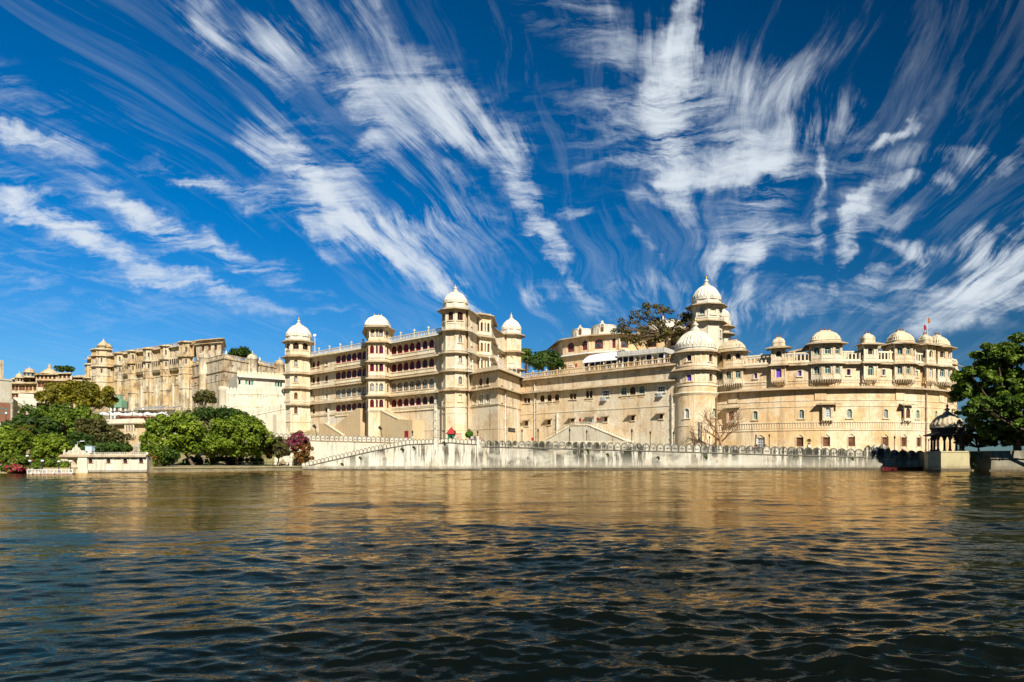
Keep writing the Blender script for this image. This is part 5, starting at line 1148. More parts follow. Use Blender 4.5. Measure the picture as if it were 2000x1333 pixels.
# ---- far palace at the left edge
FLB = Flat(GX(20, 346), GX(76, 346)); FL2 = Flat(GX(72, 340), GX(172, 345))
FLP = Thing('distant_palace', 'distant tiered sandstone palace with small domed kiosks far on the left hill', 'palace', (*GX(90, 336), 24))
mb = MB(); jb = []
for sf, cols, zr in ((FLB, [26, 33, 40, 46, 53, 60, 68], (28, 33.2, 37.6)), (FL2, [77, 84, 92, 100, 110, 120, 130, 140, 152], (28, 33.2, 38.6))):
    hs = [(sf.u(c), z, 1.5, 2.4, 0, 'rectbr') for c in cols for z in zr]
    zt = zr[2] + 4.2
    wall(mb, sf, 0, sf.L, 20, 32, [h[:5] for h in hs if h[1] < 30]); wall(mb, sf, 0, sf.L, 32, 36.6, [h[:5] for h in hs if 32 < h[1] < 35]); wall(mb, sf, 0, sf.L, 36.6, zt, [h[:5] for h in hs if h[1] > 36.6]); jb += [(sf, h) for h in hs]
    for z in (32, 36.6): run(mb, sf, 0, sf.L, z, CHH(1.1, .2, .3))
for (a, b, Y, z0, z1) in ((24, 60, 352, 41.6, 44.5), (46, 72, 354, 43, 46), (70, 116, 350, 42.6, 46.6), (114, 141, 348, 42.6, 46.8), (138, 173, 350, 40, 45.2), (150, 176, 360, 44, 47)):
    s = Flat(GX(a, Y), GX(b, Y)); hs = [(s.u(c), z1 - 2.8, 1.3, 1.9, 0, 'rectbr') for c in range(a + 4, b - 2, 8)]
    wall(mb, s, 0, s.L, z0 - 8, z1, [h[:5] for h in hs]); p0, p1 = s.P(0, z1), s.P(s.L, z1); q0, q1 = (p0.x * 1.05, p0.y * 1.05), (p1.x * 1.05, p1.y * 1.05); mb.add([p0, p1, (*q1, z1), (*q0, z1)], [(0, 1, 2, 3)]); e = Flat(tuple(p1[:2]), q1); wall(mb, e, 0, e.L, z0 - 8, z1); jb += [(s, h) for h in hs]
    run(mb, s, 0, s.L, z1, CHH(1.3, .2, .4))
FLP.part('wall', mb, OLD)
for sf, h in jb: window(FLP, sf, *h[:4], h[5], inset=.1)
mb = MB(); run(mb, FLB, 0, FLB.L, 41.7, CHH(1.8, .2, .6)); FLP.part('eave', mb, OLD); mb = MB(); run(mb, FL2, 0, FL2.L, 42.7, CHH(1.8, .2, .6)); FLP.part('eave', mb, OLD)
for px, Y, r, z0 in ((38, 350, 1.7, 41.8), (57.5, 351, 2.3, 44.6)):
    c = GX(px, Y); mb = MB()
    for k in range(8):
        a = k * math.pi / 4; mb.tube([(c[0] + r * math.sin(a), c[1] + r * math.cos(a), z0), (c[0] + r * math.sin(a), c[1] + r * math.cos(a), z0 + 2.6)], .25, 6)
    mb.lathe((*c, z0), [(r * 1.1, 0), (r * 1.1, .8), (r * .9, .85)], 8); mb.lathe((*c, z0 + 2.5), [(r * 1.5, 0), (r * 1.5, .2), (r * 1.05, .4), (r * 1.05, .7), (r, 1.1), (r * .8, 1.8), (r * .4, 2.3), (.2, 2.6), (.3, 2.9), (.03, 3.5)], 16); FLP.part('roof_kiosk', mb, DOMEO)
c = GX(97, 353); mb = MB(); mb.lathe((*c, 46.7), [(4.6, 0), (4.5, .3), (3.4, 1.4), (1.9, 2.4), (.9, 2.9), (.8, 3.3), (1.0, 3.6), (.5, 4.2), (.6, 4.6), (.05, 5.6)], 8); FLP.part('dome', mb, DOMEO)
# plain houses below it
s = Flat(GX(-22, 165), GX(23, 170)); mb = MB(); hs = [(s.u(1), 17.2, 3.4, 0.1, 0, 'rectw')]
wall(mb, s, 0, s.L, 8, 22); mb.add([s.P(0, 22), s.P(s.L, 22), s.P(s.L, 22, -8), s.P(0, 22, -8)], [(0, 1, 2, 3)]); e = Flat(tuple(s.P(s.L, 0)[:2]), (s.P(s.L, 0).x * 1.05, s.P(s.L, 0).y * 1.05)); wall(mb, e, 0, e.L, 8, 22); run(mb, s, 0, s.L, 21.7, BAND(.15, .4))
BH = Thing('brick_fronted_house', 'white flat-roofed house with a red brick panel at the left edge', 'house', s.P(s.L / 2, 12)); BH.part('wall', mb, WHITE)
mb = MB(); mb.sbox(s, s.u(-12), s.u(20), 11.5, ZY(790, 173), -.01, .05); BH.part('brick_panel', mb, BRICK)
mb = MB(); mb.sbox(s, s.u(-12), s.u(23), 22.2, 27, -7, -3); mb.sbox(s, s.u(-2), s.u(10), 27, 29.5, -6, -4); BH.part('roof_room', mb, OLDW); window(BH, s, s.u(3), 13.5, 2.2, 1.4, 'greenrect', inset=-.07)
s = Flat(GX(26, 184), GX(112, 190)); mb = MB(); hs = [(s.u(c), 15.2, 3.0, 2.6, 0) for c in (84,)]; wall(mb, s, 0, s.L, 8, 19, hs, back=True, rev=1.5, mat=0, backmat=1); mb.add([s.P(0, 19), s.P(s.L, 19), s.P(s.L, 19, -9), s.P(0, 19, -9)], [(0, 1, 2, 3)]); mb.sbox(s, s.u(36), s.u(66), 19.02, 20.1, -3, .05); e2 = Flat(tuple(s.P(0, 0, -9)[:2]), tuple(s.P(0, 0)[:2])); wall(mb, e2, 0, 9, 8, 19)
solo('flat_roofed_house', mb, [WHITE, DARKIN], 'low cream flat-roofed house above the trees on the left', 'house', loc=s.P(s.L / 2, 12))

# ================================================================== lakeside walls
def merlonmesh(name, mat, loops=True):
    """one battlement one metre wide and one high: a rounded-pointed slab with three dark loopholes and a raised rim"""
    mb = MB(); f = Flat((0, 0), (1, 0))
    out = [(-.47, 0), (.47, 0), (.47, .52), (.40, .74), (.24, .90), (0, 1.0), (-.24, .90), (-.40, .74), (-.47, .52)]
    extr(mb, f, out, -.45, 0)
    inn = [(x * .82, .05 + z * .84) for x, z in out]; n = len(out)
    mb.add([f.P(x, z, .05) for x, z in out] + [f.P(x, z, .05) for x, z in inn] + [f.P(x, z, 0) for x, z in out] + [f.P(x, z, 0) for x, z in inn], [(i, (i + 1) % n, n + (i + 1) % n, n + i) for i in range(1, n)] + [(2 * n + i, 2 * n + (i + 1) % n, (i + 1) % n, i) for i in range(1, n)] + [(n + i, n + (i + 1) % n, 3 * n + (i + 1) % n, 3 * n + i) for i in range(1, n)], 2)
    if loops:
        for x in (-.19, 0, .19): mb.sbox(f, x - .06, x + .06, .30 if x else .24, .42, -.02, .012, 1)  # dark blocks painted in for the shade inside the loopholes
    return mb.mesh(name, [mat, DARKIN, RIM])
def merlons(T, sf, us, zf, wf, hf, me, name='merlon'):
    for a, b in us:
        m = (a + b) / 2; M = frame_at(sf, m, zf(m)) @ Matrix.Diagonal((b - a, 1.0, hf(m), 1)); T.inst(name, me, M)
def lin(a, b, L): return lambda u: a + (b - a) * u / L
W = Flat(GX(936, 133), GX(1806, 135.6)); w0 = W.P(W.L / 2, 0)
WT_ = Thing('lake_wall', 'long mildew-streaked white lake wall with a row of rounded battlements', 'wall', (w0.x, w0.y, 0))
pyb = lambda px: np.interp(px, [936, 1100, 1390, 1500, 1670, 1806], [871.8, 876, 884, 887.5, 892, 895])
pyt = lambda px: np.interp(px, [936, 1100, 1390, 1500, 1670, 1806], [859.5, 862, 868.5, 871, 876.5, 880.5])
edges = [936.5]
while edges[-1] < 1688: edges.append(edges[-1] + float(np.interp(edges[-1], [936, 1390, 1500], [12.6, 14.6, 16.4])))
ULIST = [W.u(e) for e in edges]
pxu = lambda u: 1000 + FPX * W.P(u, 0).x / W.P(u, 0).y
zb_ = lambda u: ZY(float(pyb(pxu(u))), W.P(u, 0).y); zt2 = lambda u: ZY(float(pyt(pxu(u))), W.P(u, 0).y)
mb = MB(); us = np.linspace(0, W.L, 60)
top = [(u, zb_(u)) for u in us]
extr(mb, W, [(0, -2), (W.L, -2)] + top[::-1], -.8, 0)
WT_.part('wall_body', mb, LAKEWALL)
mb = MB(); mb.sweep(W.path(0, W.L), [zb_(0), zb_(W.L)], [(-.1, -.18), (.12, -.18), (.12, .0), (-.1, .0)]) if False else None
for i in range(len(us) - 1): extr(mb, W, [(us[i], top[i][1] - .16), (us[i + 1], top[i + 1][1] - .16), (us[i + 1], top[i + 1][1] + .02), (us[i], top[i][1] + .02)], -.02, .13)
WT_.part('string_course', mb, RIM)
mb = MB(); run(mb, W, 0, W.L, -.5, [(-.05, 0), (.5, 0), (.42, .9), (-.05, 1.0)]); WT_.part('footing', mb, WETSTONE)
ME1 = merlonmesh('merlon', LAKEWALL)
merlons(WT_, W, list(zip(ULIST[:-1], ULIST[1:])), zb_, None, lambda u: zt2(u) - zb_(u), ME1)
mb = MB()      # stepped and gabled pieces at the right end
z0 = zb_(W.u(1712))
for a, b, h in ((1691, 1703, 2.3), (1703, 1717, 2.45), (1718, 1734, 2.6), (1734, 1739, 1.9)):
    p, q = W.u(a), W.u(b); extr(mb, W, [(p, z0 - .3), (q, z0 - .3), (q, z0 + h * .72), ((p + q) / 2, z0 + h), (p, z0 + h * .72)], -.6, .1)
WT_.part('gabled_merlons', mb, LAKEWALL)
e = np.linspace(1740, 1806, 5); merlons(WT_, W, [(W.u(e[i]), W.u(e[i + 1])) for i in range(4)], zb_, None, lambda u: zt2(u) - zb_(u), ME1)

F1 = Flat(GX(588, 131.8), GX(937, 132.2)); S_ = Thing('stair_wall', 'white lake wall with dark run-off streaks and battlements that climb diagonally along a hidden stair', 'wall', (*F1.P(F1.L / 2, 0)[:2], 0))
s_py = lambda px: float(np.interp(px, [588, 736, 796, 860, 880, 900, 937], [912.5, 879, 868, 865.5, 864, 866, 868]))
s_pt = lambda px: float(np.interp(px, [588, 736, 796, 860, 880, 900, 937], [905, 870, 858.5, 856.5, 855, 857, 858.5]))
fz = lambda px: ZY(s_py(px), 132); pxs = np.linspace(588, 937, 60)
mb = MB(); extr(mb, F1, [(0, -2), (F1.L, -2)] + [(F1.u(p), fz(p)) for p in pxs[::-1]], -.7, 0)
for p in (852.5, 936): mb.sbox(F1, F1.u(p) - .45, F1.u(p) + .45, 0, fz(p) + .9, -.4, .3)
S_.part('wall_body', mb, STAIRWALL)
mb = MB()
for i in range(59): a, b = pxs[i], pxs[i + 1]; extr(mb, F1, [(F1.u(a), fz(a) - .14), (F1.u(b), fz(b) - .14), (F1.u(b), fz(b) + .02), (F1.u(a), fz(a) + .02)], -.02, .14)
S_.part('string_course', mb, RIM)
mb = MB(); run(mb, F1, -.3, F1.L, -.5, [(-.05, 0), (.75, 0), (.7, .75), (-.05, .8)]); S_.part('footing', mb, WETSTONE)
mb = MB(); run(mb, F1, -.3, F1.L, .28, [(-.05, 0), (.6, 0), (.55, .55), (-.05, .6)]); S_.part('ledge', mb, STAIRWALL)
ME2 = merlonmesh('merlon', PALEWALL, False); n = 46; e = np.linspace(589, 936, n + 1)
merlons(S_, F1, [(F1.u(e[i]), F1.u(e[i + 1])) for i in range(n)], lambda u: fz(1000 + FPX * F1.P(u, 0).x / 132) - .05, None, lambda u: ZY(s_pt(1000 + FPX * F1.P(u, 0).x / 132), 132) - fz(1000 + FPX * F1.P(u, 0).x / 132) + .05, ME2)
F2 = Flat(GX(536, 141.2), GX(806, 139.4)); U_ = Thing('terrace_wall', 'clean pale terrace wall with round-topped battlements above the diagonal stair', 'wall', (*F2.P(F2.L / 2, 0)[:2], 3))
g1 = lambda u: ZY(857.5 + 8 * (u / F2.L), 140.3); g2 = lambda u: ZY(845.5 + 9 * (u / F2.L), 140.3)
mb = MB(); extr(mb, F2, [(0, -1), (F2.L, -1), (F2.L, g1(F2.L)), (0, g1(0))], -.7, 0); U_.part('wall_body', mb, PALEWALL)
mb = MB(); extr(mb, F2, [(0, g1(0) - .16), (F2.L, g1(F2.L) - .16), (F2.L, g1(F2.L) + .02), (0, g1(0) + .02)], -.02, .14); U_.part('string_course', mb, EAVE)
ME3 = merlonmesh('merlon', PALEWALL); n = 30; e = np.linspace(536, 806, n + 1)
merlons(U_, F2, [(F2.u(e[i]), F2.u(e[i + 1])) for i in range(n)], lambda u: g1(u) - .03, None, lambda u: g2(u) - g1(u), ME3)
# low quay on the left
Q = Flat((-55.6, 106.6), (-40.3, 131.4)); mb = MB(); extr(mb, Q, [(-.5, -2), (Q.L, -2), (Q.L, .8), (-.5, .8)], -1.0, 0); run(mb, Q, -.5, Q.L, .62, BAND(.12, .26)); run(mb, Q, -.5, Q.L, -.4, [(-.05, 0), (.4, 0), (.3, .6), (-.05, .65)])
solo('quay_wall', mb, YELLOWSTONE, 'low stained stone quay under the two round-headed trees', 'quay', loc=Q.P(Q.L / 2, 0))
mb = MB()
for u in np.arange(15, Q.L - .6, 1.5): p = Q.P(u, .85, -.4); mb.tube([p, p + Vector((0, 0, .8))], .05, 5)
for z in (1.1, 1.6): mb.tube([Q.P(15, z, -.4), Q.P(Q.L - 1, z, -.4)], .03, 4)
solo('quay_railing', mb, IRON, 'thin dark railing along the quay beside the bougainvillea', 'railing', loc=Q.P(20, .85, -.4))
for k, (px, lab) in enumerate(((569, 'white urn-topped gatepost left of the bougainvillea'), (588, 'white urn-topped gatepost right under the bougainvillea'))):
    c = PX(px, 910, 133.8 if k else 132.5); mb = MB(); mb.box(c.x - .3, c.x + .3, c.y - .3, c.y + .3, .6, 2.0); mb.lathe((c.x, c.y, 2.0), [(.4, 0), (.4, .1), (.15, .25), (.35, .55), (.38, .75), (.2, .9), (.05, 1.2)], 10)
    solo('gatepost', mb, WHITE, lab, 'gatepost', loc=(c.x, c.y, .6))

# ================================================================== lakeside boathouse pavilion, jetty
LF1 = Flat(GX(157, 104), GX(287, 105)); LF0 = Flat(GX(122, 105), GX(157, 104)); lb = LF1.P(0, 0)
BP = Thing('boathouse', 'low cream lakeside boathouse with small arched windows and ornate white gable', 'boathouse', (lb.x, lb.y, 0))
mb = MB(); hs = [(LF1.u(c), 1.45, .6, .72, 1) for c in (176.7, 212, 244.8, 275.7)]
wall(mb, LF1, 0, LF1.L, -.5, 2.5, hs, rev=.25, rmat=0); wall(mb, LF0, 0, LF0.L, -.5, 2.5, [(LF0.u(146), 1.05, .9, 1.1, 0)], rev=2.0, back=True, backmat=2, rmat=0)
pilasters(mb, LF1, [LF1.u(c) for c in (188, 205, 222, 238, 255, 270)], .55, 2.4, .2, .08, 1); run(mb, LF1, 0, LF1.L, .35, BAND(.12, .2), 1); surrounds(mb, LF1, hs, 1, sill=False)
mb.sbox(LF1, -.2, 1.1, -.5, 2.5, -.3, .35, 0); mb.sbox(LF1, -.35, 1.25, -.3, .5, -.3, .45, 0); mb.sbox(LF0, -.1, 1.1, -.5, 2.5, -.3, .2, 0); mb.sbox(LF0, 2.0, LF0.L, .4, 1.0, -.02, .12, 1)
a, b = LF0.P(0, 0), LF1.P(LF1.L, 0); mb.add([(a.x, a.y, 2.55), (lb.x, lb.y, 2.55), (b.x, b.y, 2.55), (b.x - 1, b.y + 6, 2.55), (a.x, a.y + 6, 2.55)], [(0, 1, 2, 3, 4)], 1)
rt = Flat((b.x, b.y), (b.x - 1, b.y + 6)); wall(mb, rt, 0, rt.L, -.5, 2.5)
BP.part('wall', mb, [IVORY, WHITE, DARKIN])
for h in hs: window(BP, LF1, *h[:4], 'browndk', inset=.15)
mb = MB(); mb.sweep([LF0.P(-.3, 0)[:2], LF0.P(LF0.L, 0)[:2], LF1.P(LF1.L, 0)[:2]], 2.52, [(-.3, 0), (.5, -.12), (.5, 0), (.15, .28), (-.3, .3)]); BP.part('cornice', mb, EAVE)
mb = MB(); balustrade(mb, LF1, 1.2, LF1.L, 2.8, .34, .26, -.1, 30, bw=.1); BP.part('parapet', mb, WHITE)
mb = MB(); run(mb, LF1, -.3, LF1.L, -.5, [(-.05, 0), (.35, 0), (.3, .68), (-.05, .7)]); BP.part('footing', mb, WETSTONE)
mb = MB(); g = Flat(tuple(LF0.P(.2, 0, .1)[:2]), tuple(LF1.P(1.2, 0, .1)[:2])); L_ = g.L
prof = [(0, 2.8), (L_, 2.8), (L_, 3.05), (L_ * .84, 3.12), (L_ * .78, 3.45), (L_ * .66, 3.4), (L_ * .60, 3.85), (L_ * .54, 3.9), (L_ * .5, 4.35), (L_ * .46, 3.9), (L_ * .40, 3.85), (L_ * .34, 3.4), (L_ * .22, 3.45), (L_ * .16, 3.12), (0, 3.05)]
extr(mb, g, prof, -.3, 0)
for c_, z_, r_ in ((.5, 3.5, .26), (.32, 3.2, .18), (.68, 3.2, .18), (.14, 2.98, .12), (.86, 2.98, .12)):
    mb.tube([g.P(L_ * c_ + r_ * math.cos(t), z_ + r_ * math.sin(t), .03) for t in np.linspace(0, 6.28, 13)], .05, 4)
for c_ in (.02, .98, 1.06): p = g.P(L_ * c_, 3.0, -.2); mb.lathe(p, [(.22, 0), (.12, .12), (.2, .3), (.14, .45), (.02, .6)], 8)
BP.part('gable_ornament', mb, WHITE)
c = PX(176, 886, 107.5); T = Thing('tank_stand', 'pale blue box tank on thin legs behind the boathouse roof', 'tank', (c.x, c.y, 2.55)); mb = MB(); mb.box(c.x - .52, c.x + .52, c.y - .4, c.y + .4, 3.35, 4.1); mb.box(c.x - .58, c.x + .58, c.y - .46, c.y + .46, 4.1, 4.18); T.part('tank', mb, PALEBLUE)
for sx_ in (-.46, .46):
    for sy_ in (-.34, .34): mb = MB(); mb.box(c.x + sx_ - .04, c.x + sx_ + .04, c.y + sy_ - .04, c.y + sy_ + .04, 2.55, 3.35); T.part('leg', mb, PALEBLUE)
c = PX(151.5, 880, 108); T = Thing('floodlight_post', 'pale blue post with horizontal arm light beside the boathouse gable', 'light post', (c.x, c.y, 2.5)); mb = MB(); mb.tube([(c.x, c.y, 1.0), (c.x, c.y, 4.85), (c.x + .95, c.y, 4.95)], .06, 6); T.part('post', mb, PALEBLUE); mb = MB(); mb.box(c.x + .5, c.x + 1.1, c.y - .12, c.y + .12, 4.9, 5.02); T.part('lamp_head', mb, WHITEP)
J = Flat(GX(53, 92), GX(142, 94)); JT = Thing('jetty', 'floating jetty with white lattice railing and pinkish deck', 'jetty', (*J.P(J.L / 2, 0)[:2], 0))
mb = MB(); mb.sbox(J, 0, J.L, -.1, .12, -1.6, 0); JT.part('deck', mb, simple('pink_deck_paint', (.40, .22, .20), .7))
mb = MB()
for u in np.arange(0, J.L + .01, J.L / 12): mb.sbox(J, u - .04, u + .04, .1, .68, -.1, -.02)
for z in (.14, .62): mb.sbox(J, 0, J.L, z, z + .06, -.09, -.03)
for u in np.arange(.1, J.L, .17): mb.sbox(J, u - .018, u + .018, .18, .62, -.08, -.05)
JT.part('railing', mb, WHITEP)
for k, u in enumerate((.5, 1.4, 3.0, 5.1)): mb = MB(); c = J.P(u, .12, .12); mb.lathe(c, [(.05, -.18), (.16, -.12), (.2, 0), (.14, .14), (.03, .2)], 10); JT.part('fender', mb, WHITE)

# ================================================================== dining terrace building behind the trees
tb = [GX(190, 167), GX(213, 160), GX(270, 156), GX(335, 162)]; tfs = facets(tb); DT = Thing('dining_terrace', 'cream building with bracketed window bays whose flat roof is a dining terrace', 'building', (*tb[2], 6))
mb = MB()
for sf in tfs: wall(mb, sf, 0, sf.L, 3, 10.6)
mb.sweep(tb, 10.3, [(-.2, 0), (1.0, 0), (1.1, .25), (.8, 1.2), (-.2, 1.25)], mat=1); mb.add([(*p, 11.4) for p in tb] + [(*GX(335, 185), 11.4), (*GX(180, 185), 11.4)], [tuple(range(6))], 1); DT.part('wall', mb, [RAW, IVORY])
for sf, px, w_, n in ((tfs[1], 221, 1.9, 2), (tfs[1], 258, 2.8, 3)):
    u = sf.u(px); P = lambda a, d: tuple(sf.P(u + a, 0, d)[:2])
    bay(DT, 'window_bay', [P(-w_ / 2, -.1), P(-w_ / 2, .7), P(w_ / 2, .7), P(w_ / 2, -.1)], 8.0, 10.3, [[], [((i + .5) / n, 8.7, .55, 1.3, 'browndk') for i in range(n)], [(.5, 8.7, .4, 1.3, 'browndk')]], [], [OCHRE, IVORY, EAVE], brk=.9)
GA = Flat(GX(258, 140), GX(284, 140.5)); T = Thing('fan_gate', 'grey arched gate with fan-shaped bars beneath the dining terrace', 'gate', (*GA.P(1, 0)[:2], 2)); mb = MB(); o_ = opening(2.0, 3.4, 1, 8, GA.L / 2, 2.4); i_ = opening(1.7, 3.2, 1, 8, GA.L / 2, 2.45)
extr(mb, GA, [(-1.2, 2), (GA.L + .4, 2), (GA.L + .4, 4.8), (-1.2, 4.8)], -.6, -.1); n = len(o_); mb.add([GA.P(*p, .05) for p in o_] + [GA.P(*p, .05) for p in i_], [(i, (i + 1) % n, n + (i + 1) % n, n + i) for i in range(n)]); T.part('surround', mb, OLDW)
mb = MB(); m_ = GA.L / 2
for k in range(9): a = math.pi * k / 8; mb.tube([GA.P(m_, 4.6, .02), GA.P(m_ + .85 * math.cos(a), 4.6 + .95 * math.sin(a), .02)], .035, 4)
for k in range(7): x = m_ - .8 + 1.6 * k / 6; mb.tube([GA.P(x, 2.4, .02), GA.P(x, 4.6, .02)], .03, 4)
T.part('bars', mb, STEEL)
pm, tm = None, None
rg = random.Random(5)
pc = MB(); pc.lathe((0, 0, 1.85), [(1.45, 0), (1.45, .14), (.75, .42), (.06, .72)], 8, smooth=False); pcm = pc.mesh('canopy', CANVAS); pp = MB(); pp.tube([(0, 0, 0), (0, 0, 2.5)], .035, 5); ppm = pp.mesh('pole', WHITEP)
tt = MB(); tt.box(-.55, .55, -.45, .45, .70, .76); ttm = tt.mesh('table_top', TABLE); tl = MB()
for x in (-.48, .48):
    for y in (-.38, .38): tl.box(x - .04, x + .04, y - .04, y + .04, 0, .7)
tlm = tl.mesh('leg_frame', TABLE); chm = MB(); chm.box(-.22, .22, -.22, .22, .42, .47); chm.box(-.22, .22, .18, .22, .47, .95)
for x in (-.2, .2):
    for y in (-.2, .2): chm.box(x - .025, x + .025, y - .025, y + .025, 0, .42)
chmm = chm.mesh('chair', TABLE)
for i in range(9):
    px = 203 + i * 14.2; c = PX(px, 811, 169 + (i % 2) * 3.5); c.z = 11.42
    T = Thing('parasol', 'small white parasol in the row on the dining terrace', 'parasol', c, 'parasols on the dining terrace')
    for nm, me in (('canopy', pcm), ('pole', ppm)): T.inst(nm, me, Matrix.Translation(c))
for i in range(13):
    px = 236 + i * 6.6; c = PX(px, 815, 160.5 + (i % 3) * 1.2); c.z = 11.42
    T = Thing('dining_table', 'dark brown dining table at the edge of the dining terrace', 'table', c, 'tables on the dining terrace')
    T.inst('table_top', ttm, Matrix.Translation(c)); T.inst('leg_frame', tlm, Matrix.Translation(c))
    for s_ in (-1, 1):
        d = c + Vector((s_ * .1, s_ * .75, 0)); o = bpy.data.objects.new('dining_chair', chmm); COL.objects.link(o); o.location = d; o.rotation_euler = (0, 0, 0 if s_ > 0 else math.pi)
        props(o, 'brown dining chair drawn up to a dining terrace table', 'chair', 'chairs on the dining terrace')
c = PX(232.5, 800, 190); T = Thing('green_pavilion', 'small green-roofed octagonal pavilion on white posts below the old palace', 'pavilion', (c.x, c.y, 13)); mb = MB()
mb.lathe((c.x, c.y, 0), [(2.3, 16.6), (2.3, 18.4), (1.0, 19.2), (1.0, 19.6), (.2, 20.2)], 8, smooth=False); T.part('roof', mb, GREENROOF); mb = MB()
for k in range(8): a = k * math.pi / 4; mb.box(c.x + 1.9 * math.sin(a) - .2, c.x + 1.9 * math.sin(a) + .2, c.y + 1.9 * math.cos(a) - .2, c.y + 1.9 * math.cos(a) + .2, 12.5, 16.6)
T.part('post', mb, WHITEP)
for (a, b, ya, yb, Y, lab) in ((225, 262, 805, 800, 182, 'grey sloping tin roof left of the lamp posts on the terrace'), (268, 318, 801, 791, 190, 'grey sloping tin roof at the foot of the old palace wall'), (305, 345, 800, 792, 186, 'grey tin roof beside the white pier of the old palace')):
    s = Flat(GX(a, Y), GX(b, Y)); mb = MB(); z1 = ZY(yb, Y); z0 = ZY(ya, Y); mb.hexa([s.P(0, z0 - .15, 2.2), s.P(s.L, z0 + .1, 2.2), s.P(s.L, z1, -3), s.P(0, z1 - .6, -3), s.P(0, z0, 2.2), s.P(s.L, z0 + .25, 2.2), s.P(s.L, z1 + .15, -3), s.P(0, z1 - .45, -3)]); wm = MB(); wall(wm, s, .2, s.L - .2, 8, z0 - .05)
    T = Thing('shed', lab, 'shed', s.P(s.L / 2, 10)); T.part('roof', mb, GREYROOF); T.part('wall', wm, WHITE)

# ================================================================== domed kiosk on its plinth at the right
c = GX(1850, 124); CX, CY = c; PZ = 3.55
pl = [GX(1805, 131), GX(1812, 122), GX(1838, 119.2), GX(1893, 119.8), GX(1903, 130)]
mb = MB(); mb.prism(pl, -2, PZ); mb.sweep(pl, PZ - .22, BAND(.10, .24)); mb.sweep(pl, -.4, [(-.05, 0), (.3, 0), (.22, .8), (-.05, .9)], mat=1)
mb.sbox(Flat(pl[1], pl[2]), .3, 2.6, 1.0, 1.12, -.02, .05)
solo('stone_plinth', mb, [YELLOWSTONE, WETSTONE], 'yellow-stained stone plinth standing in the lake under the dark kiosk', 'plinth', loc=(CX, CY, 0))
KT = Thing('domed_kiosk', 'dark open kiosk with fluted stone dome at the right end of the lake wall', 'kiosk', (CX, CY, PZ)); Rk = 2.45
for k in range(8):
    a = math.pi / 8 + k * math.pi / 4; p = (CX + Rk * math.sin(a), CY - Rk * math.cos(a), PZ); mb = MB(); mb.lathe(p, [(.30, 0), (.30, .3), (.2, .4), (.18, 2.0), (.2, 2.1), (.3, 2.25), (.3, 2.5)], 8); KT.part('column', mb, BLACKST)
pts = ngon(CX, CY, Rk + .15, math.pi / 8); mb = MB()
for k in range(8):
    s = Flat(pts[k], pts[(k + 1) % 8]); wall(mb, s, 0, s.L, PZ + 1.2, PZ + 3.25, []) if False else None
    a = opening(s.L - .5, 2.0, 2, 6, s.L / 2, PZ + .9)[2:-0 or None]; arcp = [p for p in a if p[1] > PZ + 1.5]; arcp.sort(key=lambda p: p[0])
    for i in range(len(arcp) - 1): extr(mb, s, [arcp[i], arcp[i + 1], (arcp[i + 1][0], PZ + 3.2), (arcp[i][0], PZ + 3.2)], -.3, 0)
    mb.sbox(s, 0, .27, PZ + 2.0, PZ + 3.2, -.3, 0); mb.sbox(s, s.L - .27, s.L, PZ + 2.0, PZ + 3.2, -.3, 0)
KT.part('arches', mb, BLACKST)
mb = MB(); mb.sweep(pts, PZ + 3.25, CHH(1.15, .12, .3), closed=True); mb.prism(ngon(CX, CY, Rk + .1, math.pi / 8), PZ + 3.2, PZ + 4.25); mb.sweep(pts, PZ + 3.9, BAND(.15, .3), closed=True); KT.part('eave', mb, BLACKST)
mb = MB(); dome(mb, (CX, CY, PZ + 4.25), 2.65, 2.7, 20); o = KT.part('dome', mb, DOMEO); mb = MB(); finial(mb, (CX, CY, PZ + 7.0), .95, 0, 0); KT.part('finial', mb, DOMEO, o)
EM = [GX(1890, 126), (84, 119.5), (100, 115.5), (140, 109), (220, 99)]
mb = MB(); mb.sweep(EM, -2, [(-.9, 0), (.6, 0), (-.0, 5.2), (-.0, 5.6), (-.9, 5.6)]); mb.sweep(EM, 2.2, BAND(.42, .14)); mb.sweep(EM, -.4, [(-.05, 0), (.95, 0), (.85, .7), (-.05, .7)], mat=1)
solo('embankment_wall', mb, [GREYSTONE, WETSTONE], 'grey stained battered embankment wall under the big dark tree', 'wall', loc=(100, 115, 0))
b0_, b1_ = PX(1722, 914, 129.5), PX(1803, 914, 130.2); T = Thing('moored_boat', 'low dark maroon flat boat moored in the shade below the lake wall', 'boat', (b0_.lerp(b1_, .5).x, 130, 0)); s = Flat((b0_.x, b0_.y), (b1_.x, b1_.y)); mb = MB(); n = 14
secs = []
for i in range(n + 1):
    t = i / n; w_ = .9 * (1 - abs(2 * t - 1) ** 4) + .05; z = .55 + .28 * abs(2 * t - 1) ** 3; u = s.L * t; secs.append([s.P(u, z, w_), s.P(u, .0, w_ * .7), s.P(u, -.2, 0), s.P(u, .0, -w_ * .7), s.P(u, z, -w_), s.P(u, z - .12, -w_ + .08), s.P(u, .2, -w_ * .6), s.P(u, .2, w_ * .6), s.P(u, z - .12, w_ - .08)])
m = 9; mb.add([p for q in secs for p in q], [(i * m + k, (i + 1) * m + k, (i + 1) * m + (k + 1) % m, i * m + (k + 1) % m) for i in range(n) for k in range(m)]); T.part('hull', mb, simple('maroon_boat_paint', (.12, .02, .02), .5)); mb = MB()
for u in (2, 4, 6): mb.sbox(s, u - .12, u + .12, .42, .47, -.75, .75)
T.part('thwart', mb, BROWN)

